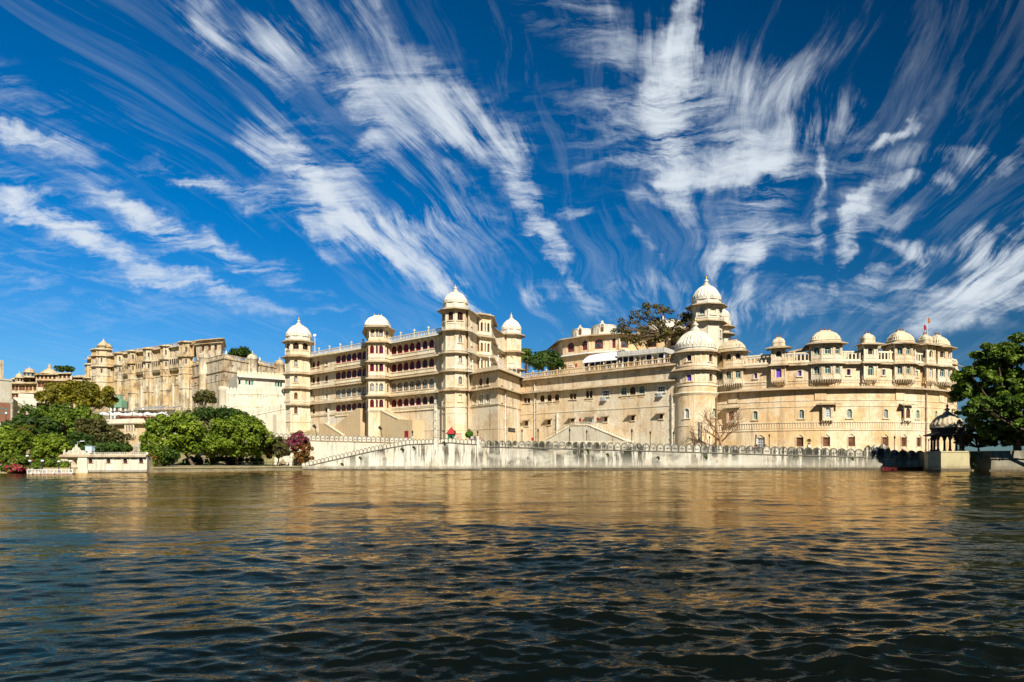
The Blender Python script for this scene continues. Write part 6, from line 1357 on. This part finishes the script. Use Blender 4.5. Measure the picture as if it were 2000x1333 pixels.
# ================================================================== lamps, small things on the terraces
lp = MB(); lp.lathe((0, 0, 0), [(.22, 0), (.22, .25), (.12, .4), (.07, .55), (.06, 2.0), (.09, 2.1), (.05, 2.2)], 8); lpm = lp.mesh('post', IRON)
lh = MB(); lh.lathe((0, 0, 2.2), [(.05, 0), (.16, .3), (.19, .34), (.06, .52), (.02, .66)], 6, smooth=False); lhm = lh.mesh('lantern', IRON)
gl = MB(); gl.lathe((0, 0, 2.15), [(.04, 0), (.17, .08), (.22, .22), (.17, .36), (.03, .43)], 12); glm = gl.mesh('globe', LAMPGLOBE)
def lamp(px, ptop, Y, label, globe=False, group=None, z0=None, gz=None):
    zt = ZY(ptop, Y); z0 = ground_z(*GX(px, Y)) if z0 is None else z0; c = Vector((*GX(px, Y), z0)); k = max((zt - z0) / 2.75, .5)
    T = Thing('street_lamp', label, 'street lamp', c, group); M = Matrix.Translation(c) @ Matrix.Diagonal((max(1, k * .8), max(1, k * .8), k, 1))
    T.inst('post', lpm, M); T.inst('globe' if globe else 'lantern', glm if globe else lhm, M)
for px, pt, Y, lab in ((1019.5, 838.5, 146, 'iron lamp post nearest the corner of the two palaces'), (1051, 838, 146, 'iron lamp post just right of the small red box'), (1112.5, 837, 144, 'iron lamp post at the left foot of the double stair'), (1146, 840.5, 144, 'iron lamp post before the larger arch of the double stair'), (1234, 838.5, 143, 'iron lamp post at the right foot of the double stair'), (1270, 842.5, 142, 'iron lamp post alone before the blank white wall'), (1315.5, 843.5, 141, 'iron lamp post beside the pipes left of the round tower'), (1385.8, 852, 141, 'thin iron lamp post between round tower and bare tree'), (1476.5, 849, 138.5, 'iron lamp post left of the white gated doorway'), (1502.5, 848.5, 138.5, 'iron lamp post right of the white gated doorway'), (1747.3, 852, 138.5, 'iron lamp post below the right-hand bracketed window'), (1814, 857.5, 139, 'iron lamp post next to the dark kiosk')):
    lamp(px, pt, Y, lab)
for px, pt, Y, lab in ((58.5, 897, 96, 'white globe lamp at the left end of the jetty'), (83, 896.8, 96, 'white globe lamp behind the middle of the jetty'), (115, 898.5, 98, 'white globe lamp before the shrubs, left of the boathouse'), (138, 897.8, 96, 'white globe lamp in front of the boathouse porch'), (53.5, 887.5, 103, 'white globe lamp set higher among the lakeside bushes')): lamp(px, pt, Y, lab, True, z0=.1 if Y < 100 else None)
for px, pt, Y, lab in ((214, 802.5, 161, 'globe lamp at the left corner of the dining terrace'), (258.5, 799, 159, 'globe lamp in the middle of the dining terrace'), (279.5, 796, 159, 'tall globe lamp right of the middle of the dining terrace'), (324, 803.5, 161, 'globe lamp at the right end of the dining terrace'), (200, 804, 164, 'low globe lamp at the far left of the dining terrace')): lamp(px, pt, Y, lab, True, z0=11.4)
for px, pt, Y, lab in ((12, 803.5, 150, 'globe lamp before the brick panel at the left edge'), (37, 800.5, 152, 'globe lamp before the low flat-roofed house'), (82, 797, 152, 'globe lamp beside the dark opening of the flat-roofed house')): lamp(px, pt, Y, lab, True, z0=ZY(832, Y))
for px, lab in ((805.7, 'white pedestal lamp by the maroon door of the stair'), (888.8, 'white pedestal lamp in front of the red-roofed hut'), (933, 'white pedestal lamp right of the clipped bush')):
    c = Vector((*GX(px, 141), 4.8)); zt = ZY(841, 141); T = Thing('pedestal_lamp', lab, 'lamp', c); mb = MB(); mb.lathe(c, [(.35, 0), (.35, .3), (.2, .5), (.18, 1.4), (.32, 1.6), (.3, 1.9), (.14, 2.1)], 10); T.part('pedestal', mb, WHITE); mb = MB(); mb.lathe(c + Vector((0, 0, 2.1)), [(.1, 0), (.07, .3), (.06, zt - c.z - 2.8), (.16, zt - c.z - 2.6), (.18, zt - c.z - 2.3), (.03, zt - c.z - 2.1)], 8); T.part('lantern', mb, IRON)
c = Vector((*GX(881.5, 149), 4.6)); T = Thing('guard_hut', 'small green hut with red pyramid roof at the foot of the central tower', 'hut', c); mb = MB(); zr = ZY(847.5, 149); mb.box(c.x - .75, c.x + .75, c.y - .75, c.y + .75, c.z, zr); T.part('body', mb, GREENK)
mb = MB(); mb.lathe((c.x, c.y, zr - .1), [(1.6, 0), (1.55, .08), (.75, .9), (.1, 1.5), (.02, 1.65)], 4, rot=math.pi / 4, smooth=False); T.part('roof', mb, RED); mb = MB(); mb.box(c.x - .3, c.x + .3, c.y - .78, c.y - .74, c.z + 2.0, c.z + 2.7); T.part('window', mb, GDARK)
for px, lab in ((893.5, 'red and white notice board close beside the hut'), (899, 'red and white notice board left of the clipped bush')):
    c = Vector((*GX(px, 150), 4.6)); T = Thing('notice_board', lab, 'notice board', c); mb = MB(); z = ZY(851.5, 150); mb.box(c.x - .25, c.x + .25, c.y - .04, c.y + .04, z - .5, z + .5); T.part('board', mb, RED)
    mb = MB(); mb.box(c.x - .17, c.x - .06, c.y - .06, c.y - .038, z - .4, z + .4); mb.box(c.x + .05, c.x + .16, c.y - .06, c.y - .038, z - .4, z + .4); T.part('white_stripe', mb, WHITEP); mb = MB(); mb.box(c.x - .03, c.x + .03, c.y - .03, c.y + .03, c.z, z - .5); T.part('post', mb, IRON)
for px, py, lab in ((615, 834, 'dark floodlight on a tilted pole near the left tower'), (743, 837, 'dark floodlight at the foot of the projecting bay')):
    c = Vector((*GX(px, 147), 4.8)); p = PX(px, py, 147); T = Thing('floodlight', lab, 'floodlight', c); mb = MB(); mb.tube([c + Vector((.9, 0, 0)), p], .07, 6); T.part('pole', mb, IRON); mb = MB(); mb.tube([p - Vector((.3, 0, -.35)), p + Vector((.25, 0, -.3))], [.34, .22], 10); T.part('lamp_head', mb, IRON)
c = Vector((*GX(1040.5, 160), 4)); T = Thing('hose_box', 'small red hose box on a post at the foot of the plain wing', 'hose box', c); z = ZY(858, 160); mb = MB(); mb.box(c.x - .32, c.x + .32, c.y - .15, c.y + .15, z - .35, z + .35); T.part('box', mb, RED); mb = MB(); mb.box(c.x - .22, c.x + .22, c.y - .17, c.y - .151, z - .22, z + .22); T.part('door', mb, MAROON); mb = MB(); mb.box(c.x - .05, c.x + .05, c.y - .05, c.y + .05, c.z, z - .35); T.part('post', mb, IRON)
for px, py, w_, h_, m_, sf, lab in ((1133.5, 820.5, .55, .75, RED, MW, 'red plaque left of the door above the double stair'), (1168, 818.8, .55, .75, RED, MW, 'red plaque right of the door above the double stair')):
    u = sf.u(px); z = Zs(sf, px, py); c = sf.P(u, z, .05); T = Thing('plaque', lab, 'plaque', c); mb = MB(); mb.sbox(sf, u - w_ / 2, u + w_ / 2, z - h_ / 2, z + h_ / 2, .04, .1); T.part('board', mb, m_); mb = MB(); mb.sbox(sf, u - w_ * .25, u + w_ * .25, z - h_ * .3, z - h_ * .05, .1, .115); mb.sbox(sf, u - w_ * .1, u + w_ * .1, z, z + h_ * .3, .1, .115); T.part('emblem', mb, MAROON)
us1 = facets(up_pts)[1]
for px, py, w_, h_, m_, lab in ((1105.5, 716.5, .45, .8, RED, 'red lantern-shaped sign left of the white board on the hilltop palace'), (1125.8, 713.5, .5, .8, RED, 'red lantern-shaped sign right of the white board on the hilltop palace'), (1115.5, 714.5, 1.4, .8, WHITEP, 'white framed board on the lower wall of the hilltop palace')):
    u = us1.u(px); z = Zs(us1, px, py); T = Thing('wall_sign', lab, 'sign', us1.P(u, z, .05)); mb = MB(); mb.sbox(us1, u - w_ / 2, u + w_ / 2, z - h_ / 2, z + h_ / 2, .03, .12); T.part('board', mb, m_); mb = MB(); mb.sbox(us1, u - w_ * .35, u + w_ * .35, z - h_ * .12, z + h_ * .12, .12, .14); T.part('panel', mb, MAROON if m_ == RED else RED)
c = PX(615, 664, 213); T = Thing('dish_aerial', 'white dish aerial on the roof beside the left domed tower', 'aerial', c - Vector((0, 0, 4))); mb = MB(); mb.tube([c - Vector((0, 0, 4)), c + Vector((0, 0, 1.2))], .1, 6); T.part('mast', mb, WHITEP); mb = MB(); mb.lathe((0, 0, 0), [(.02, 0), (.3, .04), (.5, .15), (.49, .18), (.25, .08), (.02, .04)], 14)
mb.v = [tuple(Matrix.Rotation(R(65), 3, 'X') @ Vector(v) + c + Vector((0, -.1, 1.3))) for v in mb.v]; T.part('dish', mb, WHITEP)
c = PX(1580, 874, 139.5); c.z = 3.7; T = Thing('potted_plant', 'potted plant on a pier below the third doorway of the curved palace', 'potted plant', c); mb = MB(); mb.box(c.x - .3, c.x + .3, c.y - .3, c.y + .3, 3.4, ZY(869, 139.5)); T.part('pier', mb, IVORY); z = ZY(869, 139.5); mb = MB(); mb.lathe((c.x, c.y, z), [(.18, 0), (.3, .35), (.32, .4), (.25, .42)], 10); T.part('pot', mb, TERRACOTTA)
me = crown_mesh('foliage', [(c.x, c.y, z + .85, .4, .4, .35)], 70, .16, LEAF['mid'], 3); me.transform(Matrix.Translation(-T.L)); o = bpy.data.objects.new('foliage', me); COL.objects.link(o); o.parent = T.o
for px, lab in ((1494, 'potted flowering plant right of the white gated doorway'), (1478.5, 'potted pink flowers left of the white gated doorway')):
    c = Vector((*GX(px, 139), 3.7)); T = Thing('potted_plant', lab, 'potted plant', c); z = ZY(876, 139); mb = MB(); mb.lathe(c, [(.2, 0), (.35, .5), (.37, z - c.z), (.3, z - c.z + .02)], 10); T.part('pot', mb, TERRACOTTA)
    me = crown_mesh('foliage', [(c.x, c.y, z + .35, .35, .35, .45)], 80, .15, LEAF['mid'], 4, extra=(LEAF['red'], .35 if px < 1490 else .1)); me.transform(Matrix.Translation(-T.L)); o = bpy.data.objects.new('foliage', me); COL.objects.link(o); o.parent = T.o
mb = MB(); RL = Flat(GX(1100, 141), GX(1236, 140)); balustrade(mb, RL, 0, RL.L, ZY(868, 140.5), .62, .4, 0, 5, bw=.1); mb.sbox(RL, 0, RL.L, 3, ZY(868, 140.5), -.1, .1); solo('low_balustrade', mb, IVORY, 'low cream balustrade in front of the double stair', 'balustrade', loc=RL.P(RL.L / 2, 3.5))

# ================================================================== people on the terrace
SKIN = simple('brown_skin', (.22, .11, .06), .6, 0, .05); HAIR = simple('black_hair', (.015, .012, .01), .5)
def person(px, Y, z0, label, shirt, legs, h=1.68, turn=0.0, arm=0.0):
    J_ = [(0, 0, .93), (0, 0, 1.12), (0, .01, 1.32), (0, .01, 1.46), (0, 0, 1.53), (0, -.015, 1.62), (0, -.01, 1.72)]; rad = [.135, .115, .145, .10, .05, .082, .075]
    V = list(J_); E = [(i, i + 1) for i in range(6)]
    for s_ in (-1, 1):
        b = len(V); V += [(s_ * .09, 0, .88), (s_ * .10, -.02, .48), (s_ * .10, .02, .08), (s_ * .11, -.13, .03)]; rad += [.095, .065, .042, .035]; E += [(0, b), (b, b + 1), (b + 1, b + 2), (b + 2, b + 3)]
        b = len(V); k = arm if s_ > 0 else 0; V += [(s_ * .19, .01, 1.42), (s_ * .23, .02 - .05 * k, 1.14), (s_ * .22, -.05 - .2 * k, .90 + .25 * k), (s_ * .215, -.08 - .24 * k, .80 + .30 * k)]; rad += [.062, .045, .034, .026]; E += [(3, b), (b, b + 1), (b + 1, b + 2), (b + 2, b + 3)]
    me = bpy.data.meshes.new('body'); me.from_pydata(V, E, []); o = bpy.data.objects.new('tmp', me); COL.objects.link(o); mo = o.modifiers.new('s', 'SKIN'); su = o.modifiers.new('u', 'SUBSURF'); su.levels = 1
    for i, v in enumerate(me.skin_vertices[0].data): v.radius = (rad[i], rad[i] * (.8 if 0 <= i < 4 else 1)); v.use_root = i == 0
    dg = bpy.context.evaluated_depsgraph_get(); m2 = bpy.data.meshes.new_from_object(o.evaluated_get(dg)); bpy.data.objects.remove(o); m2.name = 'body'; m2.materials.clear()
    for m_ in (SKIN, shirt, legs): m2.materials.append(m_)
    for p in m2.polygons:
        z = p.center.z; x = abs(p.center.x); p.material_index = 0 if (z > 1.5 or z < .07 or (x > .17 and z < 1.16)) else (1 if z > .92 or x > .17 else 2); p.use_smooth = True
    c = Vector((*GX(px, Y), z0)); T = Thing('person', label, 'person', c); M = Matrix.Translation(c) @ Matrix.Rotation(turn, 4, 'Z') @ Matrix.Scale(h / 1.79, 4); T.inst('body', m2, M)
    hb = MB(); hb.lathe((0, .02, 1.66), [(.088, 0), (.098, .06), (.085, .12), (.045, .155), (.01, .16)], 10); T.inst('hair', hb.mesh('hair', HAIR), M)
cl = lambda n, c: simple(n, c, .8, 0, .1, 6)
CB, CK, CR_, CP_, CW = cl('light_blue_cloth', (.45, .55, .70)), cl('dark_cloth', (.03, .03, .04)), cl('red_cloth', (.55, .03, .05)), cl('pink_cloth', (.55, .16, .28)), cl('white_cloth', (.75, .74, .70))
for a in ((921.5, 141, ZY(855, 141) - 1.2, 'person in a light blue shirt just right of the clipped bush', CB, CK, 1.7, .4), (927.5, 141, ZY(851.5, 141) - 1.62, 'person in dark clothes standing right of the clipped bush', CK, CK, 1.72, -.3), (938, 140, ZY(856, 140) - 1.5, 'person in dark red behind the wall beside the pedestal lamp', cl('dark_red_cloth', (.22, .03, .05)), CK, 1.62, .2), (943, 140, ZY(858.5, 140) - 1.45, 'person in bright red at the start of the long battlements', CR_, CK, 1.6, 0), (1356.5, 140, ZY(863, 140) - 1.68, 'person in dark clothes standing before the round tower', CK, CK, 1.75, .6, 1), (1364.5, 140, ZY(863.5, 140) - 1.65, 'person in white walking before the brown pipes', CW, CB, 1.7, -1.2), (1473.5, 138.3, ZY(870, 138.3) - 1.55, 'person in pink beside the white gated doorway', CP_, CK, 1.6, .3), (1312.5, 140, ZY(867, 140) - 1.5, 'person in light blue behind the wall by the left of the round tower', CB, CK, 1.66, 0), (1407, 140, ZY(867, 140) - 1.5, 'person in dark clothes at the foot of the bare tree', CK, CK, 1.66, 0)): person(*a)

# ================================================================== trees and shrubs
def ptree(name, label, px, py, wpx, hpx, Y, n, cr, per, leaf, mat, seed, low=-.35, base=None, cat='tree', group=None, dy=None, **k):
    c = PX(px, py, Y); s = Y / FPX; rx, rz = wpx / 2 * s, hpx / 2 * s; ry = rx * .9 if dy is None else dy
    cl_ = shell(c, rx - cr * .7, ry - cr * .7, rz - cr * .6, n, cr, seed, low)
    bx = GX(base if base else px, Y); return tree(name, label, cl_, Vector((*bx, ground_z(*bx))), per, leaf, LEAF[mat], seed, cat=cat, group=group, **k)
ptree('rounded_tree', 'broad bright green rounded tree with forked trunk over the quay, left of its twin', 342, 857, 136, 100, 126, 92, 1.2, 150, .30, 'bright', 1, low=-.75, base=377, trunk_r=.28)
ptree('rounded_tree', 'densest bright green dome-shaped tree just left of the bougainvillea', 462, 860, 140, 96, 128, 96, 1.2, 160, .30, 'bright', 2, low=-.8, trunk_r=.3)
ptree('spreading_tree', 'dark flat-topped tree rising behind the two rounded trees', 425, 815, 118, 40, 150, 34, 1.3, 120, .32, 'dark', 3, base=430)
ptree('small_tree', 'small olive tree against the stained fort wall', 400, 780, 46, 36, 185, 22, 1.2, 90, .36, 'olive', 4)
ptree('canopy_tree', 'yellow-green spreading tree below the old palace on the left', 158, 776, 140, 62, 172, 54, 1.7, 150, .42, 'yellow', 5, low=-.6)
ptree('leafy_tree', 'tall mid-green tree in the middle of the left grove', 120, 836, 160, 96, 150, 80, 1.5, 140, .36, 'mid', 6, low=-.8)
ptree('leafy_tree', 'loose olive-green tree partly covering the dining terrace', 188, 850, 96, 80, 135, 44, 1.1, 90, .30, 'olive', 7, low=-.8)
ptree('leafy_tree', 'dark tree at the back of the left grove', 62, 845, 104, 84, 140, 50, 1.4, 130, .36, 'dark', 8, low=-.8)
ptree('rounded_tree', 'bright green tree hanging over the lake left of the boathouse', 100, 876, 84, 70, 112, 48, .95, 140, .27, 'bright', 9, low=-.7)
ptree('rounded_tree', 'green tree cut by the left edge of the photo', 10, 868, 92, 66, 110, 40, 1.0, 140, .28, 'bright', 10, low=-.7)
ptree('leafy_tree', 'dark green tree between the lakeside bushes and the boathouse', 152, 874, 70, 60, 116, 34, .9, 120, .26, 'dark', 12, low=-.6)
ptree('shrub', 'dark shrub behind the boathouse roof', 215, 878, 90, 30, 118, 26, .8, 100, .26, 'dark', 13, cat='shrub', trunk_r=.1)
ptree('shrub', 'green bank of shrubs at the far left waterline', 20, 905, 110, 40, 104, 40, .7, 120, .22, 'mid', 14, low=-.8, cat='shrub', trunk_r=.1, extra=(LEAF['red'], .06))
ptree('shrub', 'low green bushes behind the jetty', 92, 909, 84, 28, 104, 30, .6, 120, .20, 'mid', 15, low=-.8, cat='shrub', trunk_r=.1)
ptree('flowering_shrub', 'bush with pink-red flowers at the left end of the jetty', 29, 916, 42, 20, 100.5, 16, .45, 120, .15, 'mid', 16, low=-.8, cat='shrub', trunk_r=.06, extra=(LEAF['red'], .5))
ptree('flowering_shrub', 'orange-tinged bush at the right end of the boathouse', 293, 902, 26, 42, 107.8, 20, .5, 110, .18, 'bright', 17, low=-.8, cat='shrub', trunk_r=.07, extra=(LEAF['orange'], .3))
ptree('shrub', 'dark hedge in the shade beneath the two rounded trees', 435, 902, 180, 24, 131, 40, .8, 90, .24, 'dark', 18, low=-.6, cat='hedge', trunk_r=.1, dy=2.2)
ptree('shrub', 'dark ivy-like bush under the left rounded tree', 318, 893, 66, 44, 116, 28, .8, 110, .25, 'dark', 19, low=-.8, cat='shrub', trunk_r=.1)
ptree('leafy_tree', 'small loose tree with a few pink flowers next to the bougainvillea', 541, 880, 60, 56, 133.5, 32, .85, 100, .24, 'olive', 20, low=-.7, extra=(LEAF['pink'], .06), trunk_r=.15)
ptree('bougainvillea', 'tall bougainvillea with magenta flowers above the stair foot', 582, 862, 46, 42, 133.2, 34, .65, 110, .20, 'olive', 21, low=-.9, cat='bougainvillea', extra=(LEAF['pink'], .5), trunk_r=.08)
ptree('bougainvillea', 'rust-orange bougainvillea hanging below the magenta one', 592, 886, 42, 50, 132.9, 30, .55, 100, .19, 'olive', 22, low=-.95, cat='bougainvillea', extra=(LEAF['orange'], .6), trunk_r=.1)
ptree('rooftop_tree', 'dark tree showing above the fort block roof', 470, 692, 52, 26, 312, 18, 2.2, 110, .55, 'dark', 23)
ptree('rooftop_tree', 'tree peeping over the distant palace roof', 128, 722, 40, 14, 380, 12, 1.6, 80, .6, 'dark', 24)
ptree('dense_tree', 'dark green dense tree left of the hilltop palace', 1066, 709, 74, 44, 194, 36, 1.5, 150, .40, 'dark', 25, low=-.5, base=1066)
ptree('slender_tree', 'thin sparse tree just right of the rear domed tower', 1027, 695, 26, 40, 220, 14, 1.4, 60, .42, 'mid', 26, low=-.8)
def clipped(px, py, d, Y):
    c = PX(px, py, Y); T = Thing('clipped_bush', 'ball-shaped clipped bright green bush beside the red-roofed hut', 'bush', (c.x, c.y, 4.6)); cl_ = shell(c, d * .72, d * .72, d * .72, 40, d * .3, 2, -1)
    me = crown_mesh('foliage', cl_, 90, .14, LEAF['topiary'], 5); me.transform(Matrix.Translation(-T.L)); o = bpy.data.objects.new('foliage', me); COL.objects.link(o); o.parent = T.o
    mb = MB(); mb.tube([(c.x, c.y, 4.4), (c.x, c.y, c.z)], .1, 6); T.part('stem', mb, BARK)
clipped(916.3, 849.5, .95, 150)
# flat-topped acacia behind the terrace pavilion
Y = 181; cl_ = []; rg = random.Random(8)
for (px, py, w_, h_) in ((1225, 634, 40, 14), (1212, 648, 30, 10), (1250, 617, 34, 16), (1270, 604, 40, 16), (1300, 606, 46, 16), (1325, 618, 44, 18), (1338, 636, 30, 16), (1240, 652, 44, 18), (1262, 645, 36, 16), (1285, 628, 34, 12), (1312, 640, 34, 16), (1280, 660, 30, 16), (1232, 666, 40, 12), (1258, 668, 30, 12), (1295, 650, 26, 14), (1318, 658, 30, 14), (1345, 625, 24, 14)):
    for k in range(7):
        c = PX(px + rg.uniform(-.5, .5) * w_, py + rg.uniform(-.5, .5) * h_, Y + rg.uniform(-3, 3)); cl_.append((c.x, c.y, c.z, 1.15, 1.15, .65))
tree('flat_topped_acacia', 'sparse flat-topped acacia with dark crooked limbs in front of the hilltop palace', cl_, PX(1293, 712, Y), 40, .30, LEAF['dry'], 31, trunk_r=.34, limbs=30, trunkpts=[PX(1294, 720, Y), PX(1294, 708, Y), PX(1304, 688, Y), PX(1300, 672, Y), PX(1298, 655, Y)])
T = Thing('leaning_acacia', 'bare leaning acacia stem left of the flat-topped acacia', 'tree', PX(1252, 712, Y)); mb = MB(); mb.tube([PX(1252, 712, Y), PX(1250, 690, Y), PX(1240, 674, Y), PX(1228, 660, Y)], [.25, .2, .16, .08], 6); mb.tube([PX(1283, 705, Y), PX(1278, 692, Y), PX(1264, 680, Y), PX(1258, 668, Y)], [.3, .24, .18, .08], 6); mb.tube([PX(1240, 674, Y), PX(1246, 660, Y), PX(1252, 650, Y)], [.14, .1, .05], 5); T.part('trunk', mb, BARK)
# bare tree before the curved palace
def bare(px, Y, z0, ztop, seed):
    rg = random.Random(seed); b = Vector((*GX(px, Y), z0)); T = Thing('bare_tree', 'leafless tree with fine spreading twigs before the curved palace', 'tree', b); mb = MB()
    def grow(p, d, L, r, lev):
        q = p + d * L * .5 + Vector((rg.uniform(-.1, .1), rg.uniform(-.1, .1), 0)) * L; e = q + (d + Vector((rg.uniform(-.25, .25), rg.uniform(-.2, .2), .05))).normalized() * L * .5
        mb.tube([p, q, e], [r, r * .85, r * .68], 6 if lev < 2 else 4, cap=False)
        if lev >= 6: return
        for k in range(3 if lev in (1, 2, 4) else 2):
            a = Vector((rg.uniform(-1, 1), rg.uniform(-1, 1) * .8, rg.uniform(-.3, .75))); grow(e if k < 2 else q, (d * .75 + a * .85).normalized(), L * rg.uniform(.62, .85), r * .62, lev + 1)
    grow(b, Vector((-.05, 0, 1)), 3.0, .30, 0); grow(b + Vector((0, 0, 2.2)), Vector((.75, -.1, .6)), 2.6, .2, 1); grow(b + Vector((0, 0, 2.0)), Vector((-.7, -.1, .7)), 2.2, .17, 1)
    T.part('branches', mb, PALEBARK)
bare(1408, 146, 3.7, 13, 4)
# big trees on the right bank
def cluster(label, name, specs, base_px, Yb, mat, seed, per, leaf, cr, tr=.5, zb=3.2, up=.25):
    cl_ = []
    for (px, py, w_, h_, Y, n) in specs:
        c = PX(px, py, Y); s = Y / FPX; cl_ += shell(c, w_ / 2 * s, w_ / 2 * s * .8, h_ / 2 * s, n, cr, seed + int(px), -.6, .8)
    b = GX(base_px, Yb); return tree(name, label, cl_, Vector((*b, zb)), per, leaf, LEAF[mat], seed, trunk_r=tr, limbs=22, fork=.35, up=up)
cluster('huge dark broad tree with layered crown at the right edge', 'broad_tree', [(1965, 700, 110, 56, 119, 26), (1925, 738, 120, 50, 120, 26), (2010, 690, 110, 70, 118, 24), (1905, 768, 84, 34, 121, 16), (1990, 760, 130, 70, 119, 30), (1960, 812, 120, 50, 122, 20), (2050, 740, 120, 100, 116, 26), (2010, 820, 120, 70, 120, 22), (1975, 838, 110, 56, 120, 24), (1950, 690, 70, 34, 118, 14)], 1988, 121, 'mid', 41, 150, .34, 1.1, .6)
cluster('sunlit lime-green tree reaching over the dark kiosk', 'leaning_tree', [(1945, 792, 110, 30, 114.5, 24), (1985, 786, 90, 34, 113.5, 18), (1905, 806, 70, 22, 115.5, 14), (1960, 812, 80, 22, 115, 14), (1995, 826, 80, 26, 115, 14)], 2070, 114, 'lime', 42, 130, .28, .75, .3)
cluster('olive-brown bushy tree right of the dark kiosk', 'bushy_tree', [(1910, 850, 60, 40, 128, 18), (1880, 862, 30, 28, 129, 8), (1940, 860, 60, 30, 127, 14)], 1915, 128, 'olive', 43, 110, .26, .8, .2)
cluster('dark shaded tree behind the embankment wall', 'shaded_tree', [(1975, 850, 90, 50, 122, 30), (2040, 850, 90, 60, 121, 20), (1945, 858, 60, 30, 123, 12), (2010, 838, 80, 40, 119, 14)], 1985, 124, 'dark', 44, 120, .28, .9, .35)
cluster('unseen tree added beyond the right edge to shade the kiosk', 'added_shade_tree', [(2150, 750, 130, 90, 112, 26), (2220, 790, 100, 70, 108, 14)], 2160, 112, 'dark', 45, 150, .38, 1.4, .6)  # unseen canopy, added to cast shade on the kiosk
def palm(px, py, Y, z0, n, L, label, seed):
    rg = random.Random(seed); c = PX(px, py, Y); T = Thing('palm_tree', label, 'palm', Vector((c.x, c.y, z0))); mb = MB(); mb.tube([(c.x + .3, c.y, z0), (c.x + .1, c.y, (z0 + c.z) / 2), c], [.22, .16, .13], 7); T.part('trunk', mb, PALEBARK); V = []; F = []
    for i in range(n):
        a = i * 2.4; el = rg.uniform(-.2, 1.1); h = Vector((math.cos(a), math.sin(a), 0)); p = c.copy(); d = (h * math.cos(el) + Vector((0, 0, math.sin(el)))); sd = Vector((-h.y, h.x, 0)); q0 = None
        for s_ in range(9):
            q = p + d * (L / 9); d = (d + Vector((0, 0, -.17))).normalized(); w_ = .42 * L / 3 * math.sin(math.pi * (s_ + .8) / 10)
            for sg_ in (-1, 1):
                for k in (0, .5):
                    r_ = p.lerp(q, k); tip = r_ + sd * sg_ * w_ + d * w_ * .6 - Vector((0, 0, w_ * .45)); o = len(V); V += [r_, p.lerp(q, k + .28), tip]; F.append((o, o + 1, o + 2))
            p = q
    me = bpy.data.meshes.new('fronds'); me.from_pydata([v - T.L for v in V], [], F); me.materials.append(LEAF['yellow']); at = me.attributes.new('tone', 'FLOAT', 'FACE'); at.data.foreach_set('value', [rg.uniform(.2, .9) for _ in F]); o = bpy.data.objects.new('fronds', me); COL.objects.link(o); o.parent = T.o
palm(50, 797, 150, 4, 26, 3.0, 'pale feathery palm at the back of the left grove, above the dark tree', 3)
palm(44, 838, 112, 1.2, 22, 2.2, 'smaller pale palm among the bright trees at the left edge', 4)
ptree('shrub', 'ragged bush between the boathouse end and the left rounded tree', 296, 888, 46, 44, 110, 24, .7, 90, .22, 'mid', 51, low=-.9, cat='shrub', trunk_r=.08)
ptree('leafy_tree', 'thin olive tree between the left grove and the dining terrace', 226, 862, 54, 54, 128, 24, .8, 70, .24, 'olive', 52, low=-.8, trunk_r=.14)
# plants rooted in the walls
for i, (px, py, sz, sf, mat, lab) in enumerate(((1147, 879, .8, W, 'mid', 'green tuft growing from the long lake wall, second from the left'), (1186, 887, .7, W, 'lime', 'bright sprig growing from the lake wall right of the first tuft'), (1285, 893, .6, W, 'olive', 'small brownish tuft in the middle of the lake wall'), (1378, 892, 1.0, W, 'lime', 'largest leafy weed hanging on the lake wall below the round tower'), (1664, 895, .7, W, 'mid', 'small green tuft on the lake wall near the shaded end'), (785.5, 877, .9, F1, 'dry', 'biggest brown dead tuft on the streaked stair wall'), (808, 873, .6, F1, 'dry', 'brown tuft on the stair wall under the pedestal lamp'), (703, 893, .5, F1, 'dry', 'brown tuft low on the stair wall'), (867, 864, .7, F1, 'dry', 'brown tuft on the battlements left of the hut'), (668, 906, .7, F1, 'olive', 'trailing weed low on the left of the stair wall'))):
    u = sf.u(px); z = Zs(sf, px, py); c = sf.P(u, z, .12); me = crown_mesh('wall_plant', [(c.x, c.y, c.z, .38 * sz, .18, .2 * sz), (c.x + .2, c.y, c.z - .3, .22 * sz, .12, .35 * sz)], 34, .12, LEAF[mat], 60 + i); me.transform(Matrix.Translation(-c)); o = bpy.data.objects.new('wall_plant', me); COL.objects.link(o); o.location = c; props(o, lab, 'wall plant')
